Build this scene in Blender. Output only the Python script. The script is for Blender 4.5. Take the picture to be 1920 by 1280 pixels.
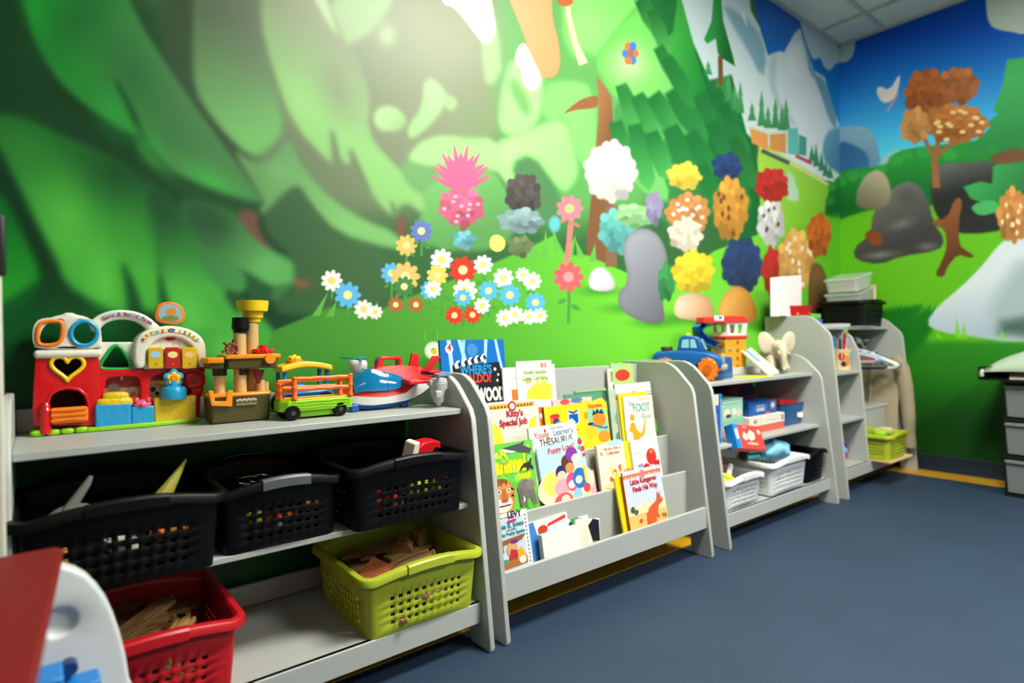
import bpy, bmesh, math, random
import numpy as np
from mathutils import Vector, Matrix
random.seed(7)
PI = math.pi
for o in list(bpy.data.objects): bpy.data.objects.remove(o, do_unlink=True)
SC = bpy.context.scene
COL = SC.collection

# ------------------------------------------------------------------ camera
CAM = Vector((0.0, -1.75, 0.85))
FPX = 1113.72                                  # focal length in pixels of a 1920 px wide frame
YAW, PITCH, ROLL = [math.radians(a) for a in (51.2035, -0.3403, -0.7581)]
_f = Vector((math.cos(PITCH)*math.cos(YAW), math.cos(PITCH)*math.sin(YAW), math.sin(PITCH)))
_r = Vector((math.sin(YAW), -math.cos(YAW), 0)); _u = _r.cross(_f)
_R = _r*math.cos(ROLL) + _u*math.sin(ROLL); _U = -_r*math.sin(ROLL) + _u*math.cos(ROLL)
cd = bpy.data.cameras.new('camera'); cam = bpy.data.objects.new('camera', cd); COL.objects.link(cam)
cd.sensor_width = 36.0; cd.lens = FPX*36.0/1920.0; cd.clip_start = 0.02
cd.dof.use_dof = True; cd.dof.focus_distance = 1.65; cd.dof.aperture_fstop = 1.7
mw = Matrix((( _R.x, _U.x, -_f.x, CAM.x), (_R.y, _U.y, -_f.y, CAM.y), (_R.z, _U.z, -_f.z, CAM.z), (0,0,0,1)))
cam.matrix_world = mw
SC.camera = cam
def at(px, py, ax, val):
    "the point of the photograph's pixel on the plane ax = val"
    d = _f + _R*((px-960)/FPX) - _U*((py-640)/FPX); i = 'xyz'.index(ax)
    return CAM + d*((val-CAM[i])/d[i])

# ------------------------------------------------------------------ light and exposure
wd = bpy.data.worlds.new('world'); SC.world = wd; wd.use_nodes = True
wd.node_tree.nodes['Background'].inputs[0].default_value = (0.85, 0.84, 0.78, 1)
wd.node_tree.nodes['Background'].inputs[1].default_value = 0.25
SC.view_settings.view_transform = 'Standard'; SC.view_settings.look = 'None'
SC.view_settings.gamma = 1.0; SC.view_settings.use_curve_mapping = False
SC.view_settings.exposure = 0.15
LAMPS = [((1.75, -1.5), 1.22, 0.60, 52), ((2.6, -3.3), 1.22, .60, 46), ((-0.9, -3.3), 1.22, .60, 3)]  # first is the room's panel; the other two are unseen, added as fill
CEIL = 2.80; XFAR = 4.293; XNEAR = -2.6; YBACK = -5.0

# ------------------------------------------------------------------ materials
def lin(c):
    c = np.asarray(c, float)/255.0
    return np.where(c <= 0.04045, c/12.92, ((c+0.055)/1.055)**2.4)
_mats = {}
def mat(name, rgb, rough=0.45, spec=0.5, bump=0.0, bscale=80.0, var=0.04, metal=0.0, trans=0.0, alpha=1.0, coat=0.0, sss=0.0):
    if name in _mats: return _mats[name]
    m = bpy.data.materials.new(name); m.use_nodes = True; nt = m.node_tree; b = nt.nodes['Principled BSDF']
    c = list(lin(rgb))+[1]
    tc = nt.nodes.new('ShaderNodeTexCoord'); nz = nt.nodes.new('ShaderNodeTexNoise'); nz.inputs['Scale'].default_value = bscale; nz.inputs['Detail'].default_value = 3
    nt.links.new(tc.outputs['Object'], nz.inputs['Vector'])
    mx = nt.nodes.new('ShaderNodeMix'); mx.data_type = 'RGBA'
    mx.inputs[6].default_value = [min(1, v*(1-var)) for v in c[:3]]+[1]; mx.inputs[7].default_value = [min(1, v*(1+var)) for v in c[:3]]+[1]
    nt.links.new(nz.outputs['Fac'], mx.inputs[0]); nt.links.new(mx.outputs[2], b.inputs['Base Color'])
    b.inputs['Roughness'].default_value = rough; b.inputs['Specular IOR Level'].default_value = spec; b.inputs['Metallic'].default_value = metal
    b.inputs['Transmission Weight'].default_value = trans; b.inputs['Alpha'].default_value = alpha; b.inputs['Coat Weight'].default_value = coat
    if bump:
        bp = nt.nodes.new('ShaderNodeBump'); bp.inputs['Strength'].default_value = bump; bp.inputs['Distance'].default_value = 0.002
        nt.links.new(nz.outputs['Fac'], bp.inputs['Height']); nt.links.new(bp.outputs[0], b.inputs['Normal'])
    _mats[name] = m
    return m
def col(rgb, rough=0.4):
    "plain coloured plastic, ink or card of the given colour"
    return mat('colour_%02x%02x%02x_%d' % (rgb[0], rgb[1], rgb[2], int(rough*100)), rgb, rough)

# ------------------------------------------------------------------ mesh helpers
class MB:
    def __init__(s): s.v = []; s.f = []; s.mi = []; s.cur = 0; s.M = Matrix.Identity(4)
    def add(s, vs, fs):
        n = len(s.v); s.v += [tuple(s.M @ Vector(p)) for p in vs]; s.f += [tuple(i+n for i in f) for f in fs]; s.mi += [s.cur]*len(fs); return s
    def box(s, x0, x1, y0, y1, z0, z1):
        return s.add([(x0,y0,z0),(x1,y0,z0),(x1,y1,z0),(x0,y1,z0),(x0,y0,z1),(x1,y0,z1),(x1,y1,z1),(x0,y1,z1)],
                     [(0,3,2,1),(4,5,6,7),(0,1,5,4),(1,2,6,5),(2,3,7,6),(3,0,4,7)])
    def frustum(s, lo, hi, z0, z1):
        "lo, hi = (x0,x1,y0,y1) rectangles"
        a, b = lo, hi
        return s.add([(a[0],a[2],z0),(a[1],a[2],z0),(a[1],a[3],z0),(a[0],a[3],z0),(b[0],b[2],z1),(b[1],b[2],z1),(b[1],b[3],z1),(b[0],b[3],z1)],
                     [(0,3,2,1),(4,5,6,7),(0,1,5,4),(1,2,6,5),(2,3,7,6),(3,0,4,7)])
    def prism(s, pts, a0, a1, ax='y'):
        "closed 2D outline extruded between a0 and a1 along an axis; pts are the two other coordinates in order"
        def P(p, a):
            return {'x': (a, p[0], p[1]), 'y': (p[0], a, p[1]), 'z': (p[0], p[1], a)}[ax]
        n = len(pts)
        vs = [P(p, a0) for p in pts]+[P(p, a1) for p in pts]
        return s.add(vs, [tuple(range(n)), tuple(range(2*n-1, n-1, -1))]+[(i, i+n, (i+1) % n+n, (i+1) % n) for i in range(n)])
    def ring(s, outer, inner, a0, a1, ax='y'):
        "frame between two outlines of equal point count, extruded"
        def P(p, a):
            return {'x': (a, p[0], p[1]), 'y': (p[0], a, p[1]), 'z': (p[0], p[1], a)}[ax]
        n = len(outer); vs = [P(p, a) for a in (a0, a1) for q in (outer, inner) for p in q]; fs = []
        for i in range(n):
            j = (i+1) % n
            fs += [(i, j, n+j, n+i), (2*n+i, 3*n+i, 3*n+j, 2*n+j), (i, 2*n+i, 2*n+j, j), (n+i, n+j, 3*n+j, 3*n+i)]
        return s.add(vs, fs)
    def tube(s, path, r, n=8, closed=False, cap=True):
        path = [Vector(p) for p in path]; m = len(path); rs = r if isinstance(r, (list, tuple)) else [r]*m
        vs = []; up = Vector((0,0,1)); prev = None
        for i, p in enumerate(path):
            if closed: t = path[(i+1) % m]-path[i-1]
            else: t = path[min(i+1, m-1)]-path[max(i-1, 0)]
            if t.length < 1e-9: t = Vector((0,0,1))
            t.normalize()
            a = prev if prev is not None else (up if abs(t.z) < 0.9 else Vector((1,0,0)))
            a = a-t*a.dot(t)
            if a.length < 1e-6: a = Vector((1,0,0))-t*t.x
            a.normalize(); prev = a; b = t.cross(a)
            vs += [tuple(p+(a*math.cos(2*PI*k/n)+b*math.sin(2*PI*k/n))*rs[i]) for k in range(n)]
        fs = []
        for i in range(m if closed else m-1):
            j = (i+1) % m
            fs += [(i*n+k, i*n+(k+1) % n, j*n+(k+1) % n, j*n+k) for k in range(n)]
        if cap and not closed: fs += [tuple(range(n-1, -1, -1)), tuple((m-1)*n+k for k in range(n))]
        return s.add(vs, fs)
    def cyl(s, a, b, r, r2=None, n=24): return s.tube([a, b], [r, r if r2 is None else r2], n)
    def lathe(s, prof, c=(0,0,0), ax='z', n=28):
        "profile (radius, height) turned about an axis"
        vs = []; fs = []
        for r, h in prof:
            for k in range(n):
                x, y = r*math.cos(2*PI*k/n), r*math.sin(2*PI*k/n)
                p = {'z': (x, y, h), 'y': (x, h, y), 'x': (h, x, y)}[ax]; vs.append((p[0]+c[0], p[1]+c[1], p[2]+c[2]))
        for i in range(len(prof)-1): fs += [(i*n+k, i*n+(k+1) % n, (i+1)*n+(k+1) % n, (i+1)*n+k) for k in range(n)]
        fs += [tuple(range(n-1, -1, -1)), tuple((len(prof)-1)*n+k for k in range(n))]
        return s.add(vs, fs)
    def ell(s, c, r, n=20, m=12, p=1.0):
        "ellipsoid, p<1 squares it off"
        vs = []; fs = []
        def sg(v): return math.copysign(abs(v)**p, v)
        for i in range(m+1):
            th = PI*i/m
            for k in range(n):
                ph = 2*PI*k/n
                vs.append((c[0]+r[0]*sg(math.sin(th))*sg(math.cos(ph)), c[1]+r[1]*sg(math.sin(th))*sg(math.sin(ph)), c[2]+r[2]*sg(math.cos(th))))
        for i in range(m): fs += [(i*n+k, (i+1)*n+k, (i+1)*n+(k+1) % n, i*n+(k+1) % n) for k in range(n)]
        return s.add(vs, fs)
    def loft(s, secs, cap=True, closed=True):
        "list of rings of equal length"
        n = len(secs[0]); vs = [p for q in secs for p in q]; fs = []
        for i in range(len(secs)-1):
            fs += [(i*n+k, i*n+(k+1) % n, (i+1)*n+(k+1) % n, (i+1)*n+k) for k in range(n if closed else n-1)]
        if cap: fs += [tuple(range(n-1, -1, -1)), tuple((len(secs)-1)*n+k for k in range(n))]
        return s.add(vs, fs)
def obj(name, mb, m, parent=None, loc=None, bevel=0.0, smooth=True, seg=2, angle=35, sub=0, solid=0.0):
    me = bpy.data.meshes.new(name); me.from_pydata(mb.v, [], mb.f)
    ms = m if isinstance(m, (list, tuple)) else [m]
    for q in ms: me.materials.append(q)
    if len(ms) > 1: me.polygons.foreach_set('material_index', mb.mi)
    bm = bmesh.new(); bm.from_mesh(me); bmesh.ops.recalc_face_normals(bm, faces=bm.faces)
    bmesh.ops.remove_doubles(bm, verts=bm.verts, dist=1e-6) if solid else None
    if smooth:
        lim = math.radians(angle)
        for f in bm.faces: f.smooth = True
        for e in bm.edges:
            if len(e.link_faces) == 2 and e.calc_face_angle(0) > lim: e.smooth = False
    bm.to_mesh(me); bm.free()
    o = bpy.data.objects.new(name, me); COL.objects.link(o)
    if loc is not None: o.location = loc
    if parent is not None: o.parent = parent
    if solid:
        md = o.modifiers.new('solid', 'SOLIDIFY'); md.thickness = solid; md.offset = 0
    if bevel:
        md = o.modifiers.new('bevel', 'BEVEL'); md.width = bevel; md.segments = seg; md.limit_method = 'ANGLE'; md.angle_limit = math.radians(30); md.harden_normals = False
    if sub:
        md = o.modifiers.new('sub', 'SUBSURF'); md.levels = sub; md.render_levels = sub
    return o
def tag(o, label, cat, group=None, kind=None):
    if label: o['label'] = label
    if cat: o['category'] = cat
    if group: o['group'] = group
    if kind: o['kind'] = kind
    return o
def thing(name, label, cat, loc=(0,0,0), rz=0.0, group=None, rot=None):
    o = bpy.data.objects.new(name, None); COL.objects.link(o); o.empty_display_size = 0.05
    o.location = loc; o.rotation_euler = rot if rot else (0,0,rz)
    return tag(o, label, cat, group)
def dup(root, loc=None, rot=None, label=None, group=None, scale=None):
    r = root.copy(); COL.objects.link(r)
    if loc is not None: r.location = loc
    if rot is not None: r.rotation_euler = rot
    if scale is not None: r.scale = scale
    if label: r['label'] = label
    if group: r['group'] = group
    for ch in list(root.children):
        c = ch.copy(); COL.objects.link(c); c.parent = r
        for g in ch.children:
            d = g.copy(); COL.objects.link(d); d.parent = c
    return r
def struct(name, mb, m, **k):
    o = obj(name, mb, m, **k); o['kind'] = 'structure'; return o
def text(name, s, size, m, parent, loc, rot=(PI/2,0,0), ext=0.0003, align='CENTER', sx=1.0, bold=0.0, shear=0.0, space=1.0):
    cu = bpy.data.curves.new(name, 'FONT'); cu.body = s; cu.size = size; cu.extrude = ext; cu.align_x = align; cu.offset = bold; cu.shear = shear; cu.space_character = space
    cu.resolution_u = 3
    t = bpy.data.objects.new(name, cu); COL.objects.link(t)
    bpy.context.view_layer.update()
    me = bpy.data.meshes.new_from_object(t.evaluated_get(bpy.context.evaluated_depsgraph_get()))
    bpy.data.objects.remove(t, do_unlink=True); bpy.data.curves.remove(cu)
    me.materials.clear(); me.materials.append(m); me.name = name
    o = bpy.data.objects.new(name, me); COL.objects.link(o); o.parent = parent; o.location = loc; o.rotation_euler = rot; o.scale = (sx,1,1)
    return o
def rrect(x0, x1, z0, z1, r, n=5):
    pts = []
    for cx, cz, a0 in ((x1-r, z0+r, -PI/2), (x1-r, z1-r, 0), (x0+r, z1-r, PI/2), (x0+r, z0+r, PI)):
        for k in range(n+1):
            a = a0+PI/2*k/n; pts.append((cx+r*math.cos(a), cz+r*math.sin(a)))
    return pts
def circ(cx, cz, rx, rz=None, n=28, a0=0.0):
    rz = rx if rz is None else rz
    return [(cx+rx*math.cos(a0+2*PI*k/n), cz+rz*math.sin(a0+2*PI*k/n)) for k in range(n)]
def smooth_poly(pts, it=2, keep=None):
    for _ in range(it):
        q = []
        for i in range(len(pts)):
            a, b = pts[i], pts[(i+1) % len(pts)]
            q += [(a[0]*.75+b[0]*.25, a[1]*.75+b[1]*.25), (a[0]*.25+b[0]*.75, a[1]*.25+b[1]*.75)]
        pts = q
    return pts
# ------------------------------------------------------------------ painted mural: colours laid down in wall coordinates
class Canvas:
    def __init__(s, us, vs, base, conv, scale):
        s.u, s.v = us, vs; s.img = np.empty((len(vs), len(us), 3)); s.img[:] = base; s.conv = conv; s.scale = scale
    def poly(s, pts, c0, c1=None, g0=None, g1=None, soft=2.0, sm=1, a=1.0, edge=None, raw=False):
        "pts in photo pixels, carried to the wall; c0->c1 along g0->g1; edge=(colour, width, strength) tints the border inside"
        if sm: pts = smooth_poly(pts, sm)
        P = np.array([s.conv(*p) for p in pts]); sc = s.scale(P.mean(0)); so = soft*sc
        m = so*2
        i0, i1 = np.searchsorted(s.u, [P[:,0].min()-m, P[:,0].max()+m]); j0, j1 = np.searchsorted(s.v, [P[:,1].min()-m, P[:,1].max()+m])
        if i1 <= i0 or j1 <= j0: return
        U, V = np.meshgrid(s.u[i0:i1], s.v[j0:j1]); d2 = np.full(U.shape, 1e9); ins = np.zeros(U.shape, bool)
        for k in range(len(P)):
            ax, ay = P[k]; bx, by = P[(k+1) % len(P)]
            ex, ey = bx-ax, by-ay; L = ex*ex+ey*ey+1e-12
            t = np.clip(((U-ax)*ex+(V-ay)*ey)/L, 0, 1)
            d2 = np.minimum(d2, (U-ax-t*ex)**2+(V-ay-t*ey)**2)
            if ey != 0:
                cr = ((ay > V) != (by > V)) & (U < ex*(V-ay)/ey+ax); ins ^= cr
        d = np.sqrt(d2)*np.where(ins, 1, -1)
        al = np.clip(d/(2*so)+0.5, 0, 1); al = al*al*(3-2*al)*a
        c = np.empty(U.shape+(3,)); c[:] = c0
        if c1 is not None:
            A = np.array(s.conv(*g0)); B = np.array(s.conv(*g1)); D = B-A
            t = np.clip(((U-A[0])*D[0]+(V-A[1])*D[1])/(D@D), 0, 1)[..., None]
            c = c*(1-t)+np.array(c1, float)*t
        if edge:
            w = edge[1]*sc; k = (np.clip(1-np.abs(d)/w, 0, 1)**1.5*edge[2])[..., None]; c = c*(1-k)+np.array(edge[0], float)*k
        al = al[..., None]; q = s.img[j0:j1, i0:i1]; q[:] = q*(1-al)+c*al
    def blob(s, x, y, rx, ry, c, a=1.0, ang=0.0, hard=0.0):
        "soft round patch; axes given in pixels near (x, y)"
        A = np.array(s.conv(x, y)); ca, sa = math.cos(ang), math.sin(ang)
        X = np.array(s.conv(x+rx*ca, y+rx*sa))-A; Y = np.array(s.conv(x-ry*sa, y+ry*ca))-A
        m = np.abs(X)+np.abs(Y); m = m*1.8
        i0, i1 = np.searchsorted(s.u, [A[0]-m[0], A[0]+m[0]]); j0, j1 = np.searchsorted(s.v, [A[1]-m[1], A[1]+m[1]])
        if i1 <= i0 or j1 <= j0: return
        U, V = np.meshgrid(s.u[i0:i1]-A[0], s.v[j0:j1]-A[1]); det = X[0]*Y[1]-X[1]*Y[0]
        p = (U*Y[1]-V*Y[0])/det; q = (-U*X[1]+V*X[0])/det; r = np.sqrt(p*p+q*q)
        if hard: al = np.clip((1-r)/(1-hard)+0, 0, 1)
        else: al = np.clip(1-r/1.6, 0, 1)**1.5
        al = (al*al*(3-2*al) if hard else al)[..., None]*a
        g = s.img[j0:j1, i0:i1]; g[:] = g*(1-al)+np.array(c, float)*al
    def line(s, pts, w, c, soft=0.8, a=1.0):
        pts = [np.array(p, float) for p in pts]
        L = []; Rr = []
        for i, p in enumerate(pts):
            t = pts[min(i+1, len(pts)-1)]-pts[max(i-1, 0)]; t = t/(np.hypot(*t)+1e-9); n = np.array([-t[1], t[0]])
            ww = w if not isinstance(w, (list, tuple)) else w[i]
            L.append(tuple(p+n*ww/2)); Rr.append(tuple(p-n*ww/2))
        s.poly(L+Rr[::-1], c, soft=soft, sm=0, a=a)
def _blur(s, r):
    im = s.img
    for _ in range(2):
        for ax in (0, 1):
            acc = np.zeros_like(im)
            for k in range(-r, r+1): acc += np.roll(im, k, ax)
            im = acc/(2*r+1)
    s.img = im
Canvas.blur = _blur
def mural_object(name, cv, to3d, rough, flip=False):
    nu, nv = len(cv.u), len(cv.v)
    U, V = np.meshgrid(cv.u, cv.v); co = to3d(U.ravel(), V.ravel()).astype(np.float32)
    idx = np.arange(nu*nv).reshape(nv, nu)
    q = np.stack([idx[:-1,:-1], idx[:-1,1:], idx[1:,1:], idx[1:,:-1]], -1).reshape(-1, 4)
    if flip: q = q[:, ::-1]
    me = bpy.data.meshes.new(name); me.vertices.add(nu*nv); me.vertices.foreach_set('co', co.ravel())
    me.loops.add(q.size); me.loops.foreach_set('vertex_index', q.ravel().astype(np.int32))
    me.polygons.add(len(q)); me.polygons.foreach_set('loop_start', (np.arange(len(q))*4).astype(np.int32))
    me.update(calc_edges=True); me.validate()
    ca = me.color_attributes.new('mural_paint', 'FLOAT_COLOR', 'POINT')
    rgba = np.ones((nu*nv, 4), np.float32); rgba[:, :3] = lin(np.clip(cv.img.reshape(-1, 3), 0, 255)); ca.data.foreach_set('color', rgba.ravel())
    m = bpy.data.materials.new(name+'_print'); m.use_nodes = True; nt = m.node_tree; b = nt.nodes['Principled BSDF']
    at_ = nt.nodes.new('ShaderNodeAttribute'); at_.attribute_name = 'mural_paint'; nt.links.new(at_.outputs['Color'], b.inputs['Base Color'])
    b.inputs['Roughness'].default_value = rough; b.inputs['Specular IOR Level'].default_value = 0.24
    tc = nt.nodes.new('ShaderNodeTexCoord'); nz = nt.nodes.new('ShaderNodeTexNoise'); nz.inputs['Scale'].default_value = 26; nz.inputs['Detail'].default_value = 4
    bp = nt.nodes.new('ShaderNodeBump'); bp.inputs['Strength'].default_value = 0.12; bp.inputs['Distance'].default_value = 0.003
    nt.links.new(tc.outputs['Object'], nz.inputs['Vector']); nt.links.new(nz.outputs['Fac'], bp.inputs['Height']); nt.links.new(bp.outputs[0], b.inputs['Normal'])
    me.materials.append(m)
    o = bpy.data.objects.new(name, me); COL.objects.link(o); o['kind'] = 'structure'
    return o

# ---- long wall (y = 0)
def convA(px, py):
    p = at(px, py, 'y', 0.0); return (p.x, p.z)
def scaleA(c):
    d = math.hypot(c[0], 1.75)/FPX; return d*(1+0.35*abs(c[0])/1.75)
us = [XNEAR, -2.0, -1.5, -1.0, -0.7, -0.5, -0.35, -0.25, -0.18, -0.12]
x = -0.08
while x < XFAR: us.append(x); x += 0.0021*(1+(max(x, 0)/1.75)**2)**0.9
us.append(XFAR)
A = Canvas(np.array(us), np.concatenate([np.arange(0, 0.62, 0.02), np.linspace(0.62, CEIL, 900)]), (52, 100, 52), convA, scaleA)
GD = (22, 62, 32)      # deep shade green of the painted forest
# wide base tones (painted forest floor and depth)
A.poly([(-300,-60),(300,-60),(560,300),(600,600),(500,1200),(-300,1200)], (20,66,32), soft=40)
A.poly([(240,-300),(980,-300),(980,330),(700,420),(500,380),(360,200)], (88,112,74), (128,138,104), (380,100), (800,60), soft=40)
A.poly([(930,-300),(1290,-300),(1290,420),(930,420)], (92,158,82), soft=30)
A.poly([(-300,-300),(36,-300),(36,0),(50,60),(100,150),(210,240),(260,300),(200,330),(-300,200)], (10,44,22), soft=14)
# boughs of the giant fir on the left (traced at 1.7067 times the photo scale)
def K(*p): return [(x/1.7067, y/1.7067) for x, y in p]
def k1(x, y): return (x/1.7067, y/1.7067)
def kb(x, y, rx, ry, c, a=1.0, ang=0.0): A.blob(x/1.7067, y/1.7067, rx/1.7067, ry/1.7067, c, a, ang)
A.poly(K((-200,-200),(90,-60),(150,200),(300,380),(440,440),(460,560),(620,650),(790,690),(900,760),(960,1000),(700,1280),(-200,1280)), (14,62,28), soft=26)
A.poly(K((500,-60),(640,-60),(640,300),(820,520),(860,640),(700,470),(560,250)), (44,72,42), soft=14)
# left big bough
A.poly(K((-60,360),(60,370),(220,440),(400,520),(470,600),(500,740),(512,900),(516,1004),(450,996),(415,905),(390,830),(412,960),(412,1012),(340,992),(196,905),(110,725),(36,560),(-60,400)), (20,86,34), (70,172,58), k1(330,430), k1(170,760), soft=5, sm=1, edge=((30,120,44), 16, .35))
kb(215,700,90,150,(88,196,68),.85,-.35); kb(330,900,50,110,(96,202,74),.8,-.1); kb(100,480,70,100,(46,140,50),.6,-.4); kb(380,560,120,90,(16,66,32),.8,.6)
A.poly(K((388,828),(400,850),(440,930),(455,992),(412,1012),(408,930)), (18,76,32), soft=2)
A.poly(K((-100,420),(0,470),(40,560),(120,720),(210,890),(150,890),(60,760),(-20,580),(-100,540)), (8,56,24), soft=6)
A.poly(K((-100,560),(10,620),(60,720),(135,880),(100,920),(0,985),(-100,1000)), (10,108,34), (36,156,42), k1(30,700), k1(30,920), soft=4)
A.poly(K((135,880),(110,960),(0,1050),(-100,1080),(-100,1000),(20,975)), (8,92,30), soft=8)
A.poly(K((-200,1070),(140,960),(380,1010),(420,1100),(420,1500),(-200,1500)), (10,84,34), soft=24)
# third and fourth boughs
A.poly(K((450,560),(560,640),(640,760),(700,860),(770,960),(850,1020),(912,1110),(914,1400),(600,1400),(560,1090),(545,1010),(520,930),(500,760),(470,640)), (24,78,36), (66,164,62), k1(520,640), k1(590,930), soft=4, edge=((44,120,52), 14, .35))
kb(610,1010,70,150,(92,196,76),.85,-.45); kb(720,1130,90,80,(98,200,82),.8,.5); kb(530,680,60,90,(22,70,36),.7,-.3)
A.poly(K((505,860),(520,900),(545,990),(590,1040),(540,1030),(515,1000)), (18,74,32), soft=2)
A.poly(K((560,640),(640,640),(740,668),(810,740),(870,800),(940,832),(947,872),(944,905),(905,926),(860,916),(786,868),(700,840),(620,760)), (36,84,44), (88,164,86), k1(660,680), k1(850,850), soft=3, edge=((60,124,66), 12, .4))
kb(690,720,70,60,(32,74,40),.8,.6); kb(860,860,50,36,(96,176,94),.7,.5)
A.poly(K((600,760),(690,810),(786,868),(792,936),(732,936),(700,925),(650,850)), (52,118,60), (66,140,72), k1(620,780), k1(770,920), soft=2.5)
A.poly(K((786,868),(862,918),(872,975),(830,990),(795,1000),(796,930)), (34,84,44), soft=2); A.poly(K((706,926),(770,934),(772,990),(760,1010)), (28,78,40), soft=2)
A.poly(K((862,918),(944,905),(915,945),(872,975)), (54,112,60), soft=2)
# second long leaf, over the shade
A.poly(K((60,-80),(85,60),(130,170),(190,262),(270,335),(350,388),(400,416),(432,432),(443,418),(432,384),(392,312),(366,262),(364,250),(374,254),(404,302),(440,368),(472,440),(520,512),(560,552),(640,592),(720,626),(780,646),(846,652),(820,612),(780,556),(700,446),(600,306),(520,188),(450,78),(380,-80)), (20,138,38), (66,122,66), k1(110,120), k1(560,230), soft=1.6, sm=1, edge=((80,146,72), 8, .3))
kb(250,60,90,160,(20,98,38),.8,.75); kb(420,230,80,170,(42,98,54),.8,-.6); kb(560,420,50,140,(48,112,58),.6,-.6); kb(680,585,130,52,(60,176,70),.9,.5); kb(370,360,60,90,(38,160,54),.75,-.65); kb(480,470,36,80,(48,168,62),.7,-.6); kb(110,30,40,100,(24,158,44),.6,-.3)
A.poly(K((362,250),(374,252),(404,300),(442,376),(438,420),(400,330)), (14,72,28), soft=1.5)
A.poly(K((443,430),(440,486),(510,560),(620,625),(740,672),(800,680),(846,652),(780,640),(640,592),(560,552),(500,500)), (44,120,50), (22,70,34), k1(500,520), k1(560,600), soft=6)
# upper middle boughs
A.poly(K((626,-100),(614,150),(620,290),(680,382),(762,472),(815,505),(862,482),(918,412),(884,300),(852,200),(820,-100)), (78,100,70), (108,180,96), k1(720,60), k1(760,430), soft=4, edge=((80,124,72), 14, .4)); kb(800,120,60,140,(84,100,74),.6,-.2)
A.poly(K((740,470),(815,524),(870,508),(924,430),(970,540),(1070,645),(1170,705),(1268,742),(1300,800),(1230,792),(1080,748),(992,652),(957,590),(920,606),(846,692),(828,668),(850,650),(800,570)), (92,146,84), (120,184,102), k1(850,530), k1(1100,720), soft=3.5, edge=((90,140,84), 10, .4)); kb(890,550,50,40,(116,180,100),.6,.5)
A.poly(K((838,690),(920,612),(957,592),(1000,660),(1080,750),(1250,800),(1300,960),(1040,1000),(900,1010),(870,970),(945,930),(948,830),(860,760)), (48,88,50), (60,100,58), k1(900,760), k1(1150,850), soft=4)
A.poly(K((748,670),(828,672),(826,740),(880,800),(850,790),(800,750)), (108,72,56), soft=2); A.poly(K((938,888),(992,895),(990,922),(940,922)), (122,86,60), soft=1.5)
A.poly(K((830,60),(872,220),(940,402),(1055,524),(1064,514),(1056,400),(1092,522),(1126,526),(1112,466),(1160,560),(1210,652),(1262,700),(1290,640),(1366,694),(1368,640),(1300,560),(1236,500),(1176,420),(1190,300),(1120,130),(1010,-60),(850,-60)), (120,138,98), (134,192,108), k1(1060,120), k1(960,340), soft=3, sm=1, edge=((112,156,92), 9, .35))
kb(960,320,50,110,(144,204,114),.7,-.4); kb(1200,560,40,90,(130,196,108),.7,-.5); kb(1080,280,50,110,(124,134,100),.8,-.3)
for q in ([(1058,400),(1072,430),(1092,522),(1064,514)],[(1120,466),(1140,500),(1200,640),(1150,580),(1128,526)],[(1246,640),(1262,650),(1280,700),(1256,690)]): A.poly(K(*q), (96,122,80), soft=1.6)
A.poly(K((1270,700),(1300,680),(1300,760),(1262,750)), (116,80,60), soft=2)
A.poly([(560,-60),(600,20),(634,72),(632,60),(612,0),(600,-60)], (160,192,134), soft=2); A.poly([(612,-10),(640,60),(652,86),(700,60),(740,0),(740,-40)], (140,172,118), soft=6)
A.blob(725,66,18,22,(174,212,150),.8)
A.poly([(700,206),(735,195),(766,222),(750,247),(704,245)], (168,206,142), (140,184,116), (710,205),(750,240), soft=2)
A.poly([(798,140),(836,168),(834,200),(800,240),(770,262),(764,248),(770,230),(792,206)], (160,206,140), (150,210,126), (810,150),(790,240), soft=3)
A.poly([(838,175),(860,190),(848,208),(836,205)], (150,200,128), soft=2)
A.poly([(905,-60),(945,120),(925,160),(905,150)], (150,190,124), soft=5)
A.poly([(764,292),(800,256),(880,254),(930,262),(950,300),(985,372),(960,360),(925,310),(806,312),(770,306)], (156,212,132), soft=3)
A.poly([(806,312),(920,310),(960,370),(975,420),(940,470),(800,470),(780,420),(800,384),(790,350)], (110,180,96), (90,150,80), (850,330),(900,440), soft=3)
A.poly([(756,298),(806,312),(830,330),(784,366),(752,330)], (104,160,92), soft=2)
A.poly([(840,232),(870,190),(920,200),(940,240),(900,262),(850,256)], (122,142,100), soft=9)
A.poly([(938,180),(935,245),(965,258),(1010,232),(1018,180),(1018,130),(960,100)], (156,224,134), soft=3, edge=((120,190,104), 8, .4))
A.poly([(950,160),(985,225),(1000,200),(965,140)], (112,168,96), soft=5)
A.poly([(915,272),(1000,240),(1060,215),(1082,300),(1084,330),(1062,362),(1044,350),(998,286),(956,308),(988,375),(962,345)], (166,232,140), (146,216,122), (960,270),(1060,340), soft=3, edge=((120,190,104), 9, .4))
A.poly([(956,310),(996,286),(1044,352),(1062,400),(1010,420),(972,345)], (78,128,78), soft=2.5)
A.poly([(1018,160),(1060,150),(1116,160),(1118,330),(1082,300),(1062,215),(1018,230)], (124,198,106), soft=4)
A.poly([(1050,-60),(1200,-60),(1220,60),(1182,160),(1140,140),(1110,90),(1060,110)], (126,212,104), soft=4, edge=((96,170,84), 12, .4))
A.blob(1105,50,36,50,(146,232,122),.7)
A.blur(3)
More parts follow.
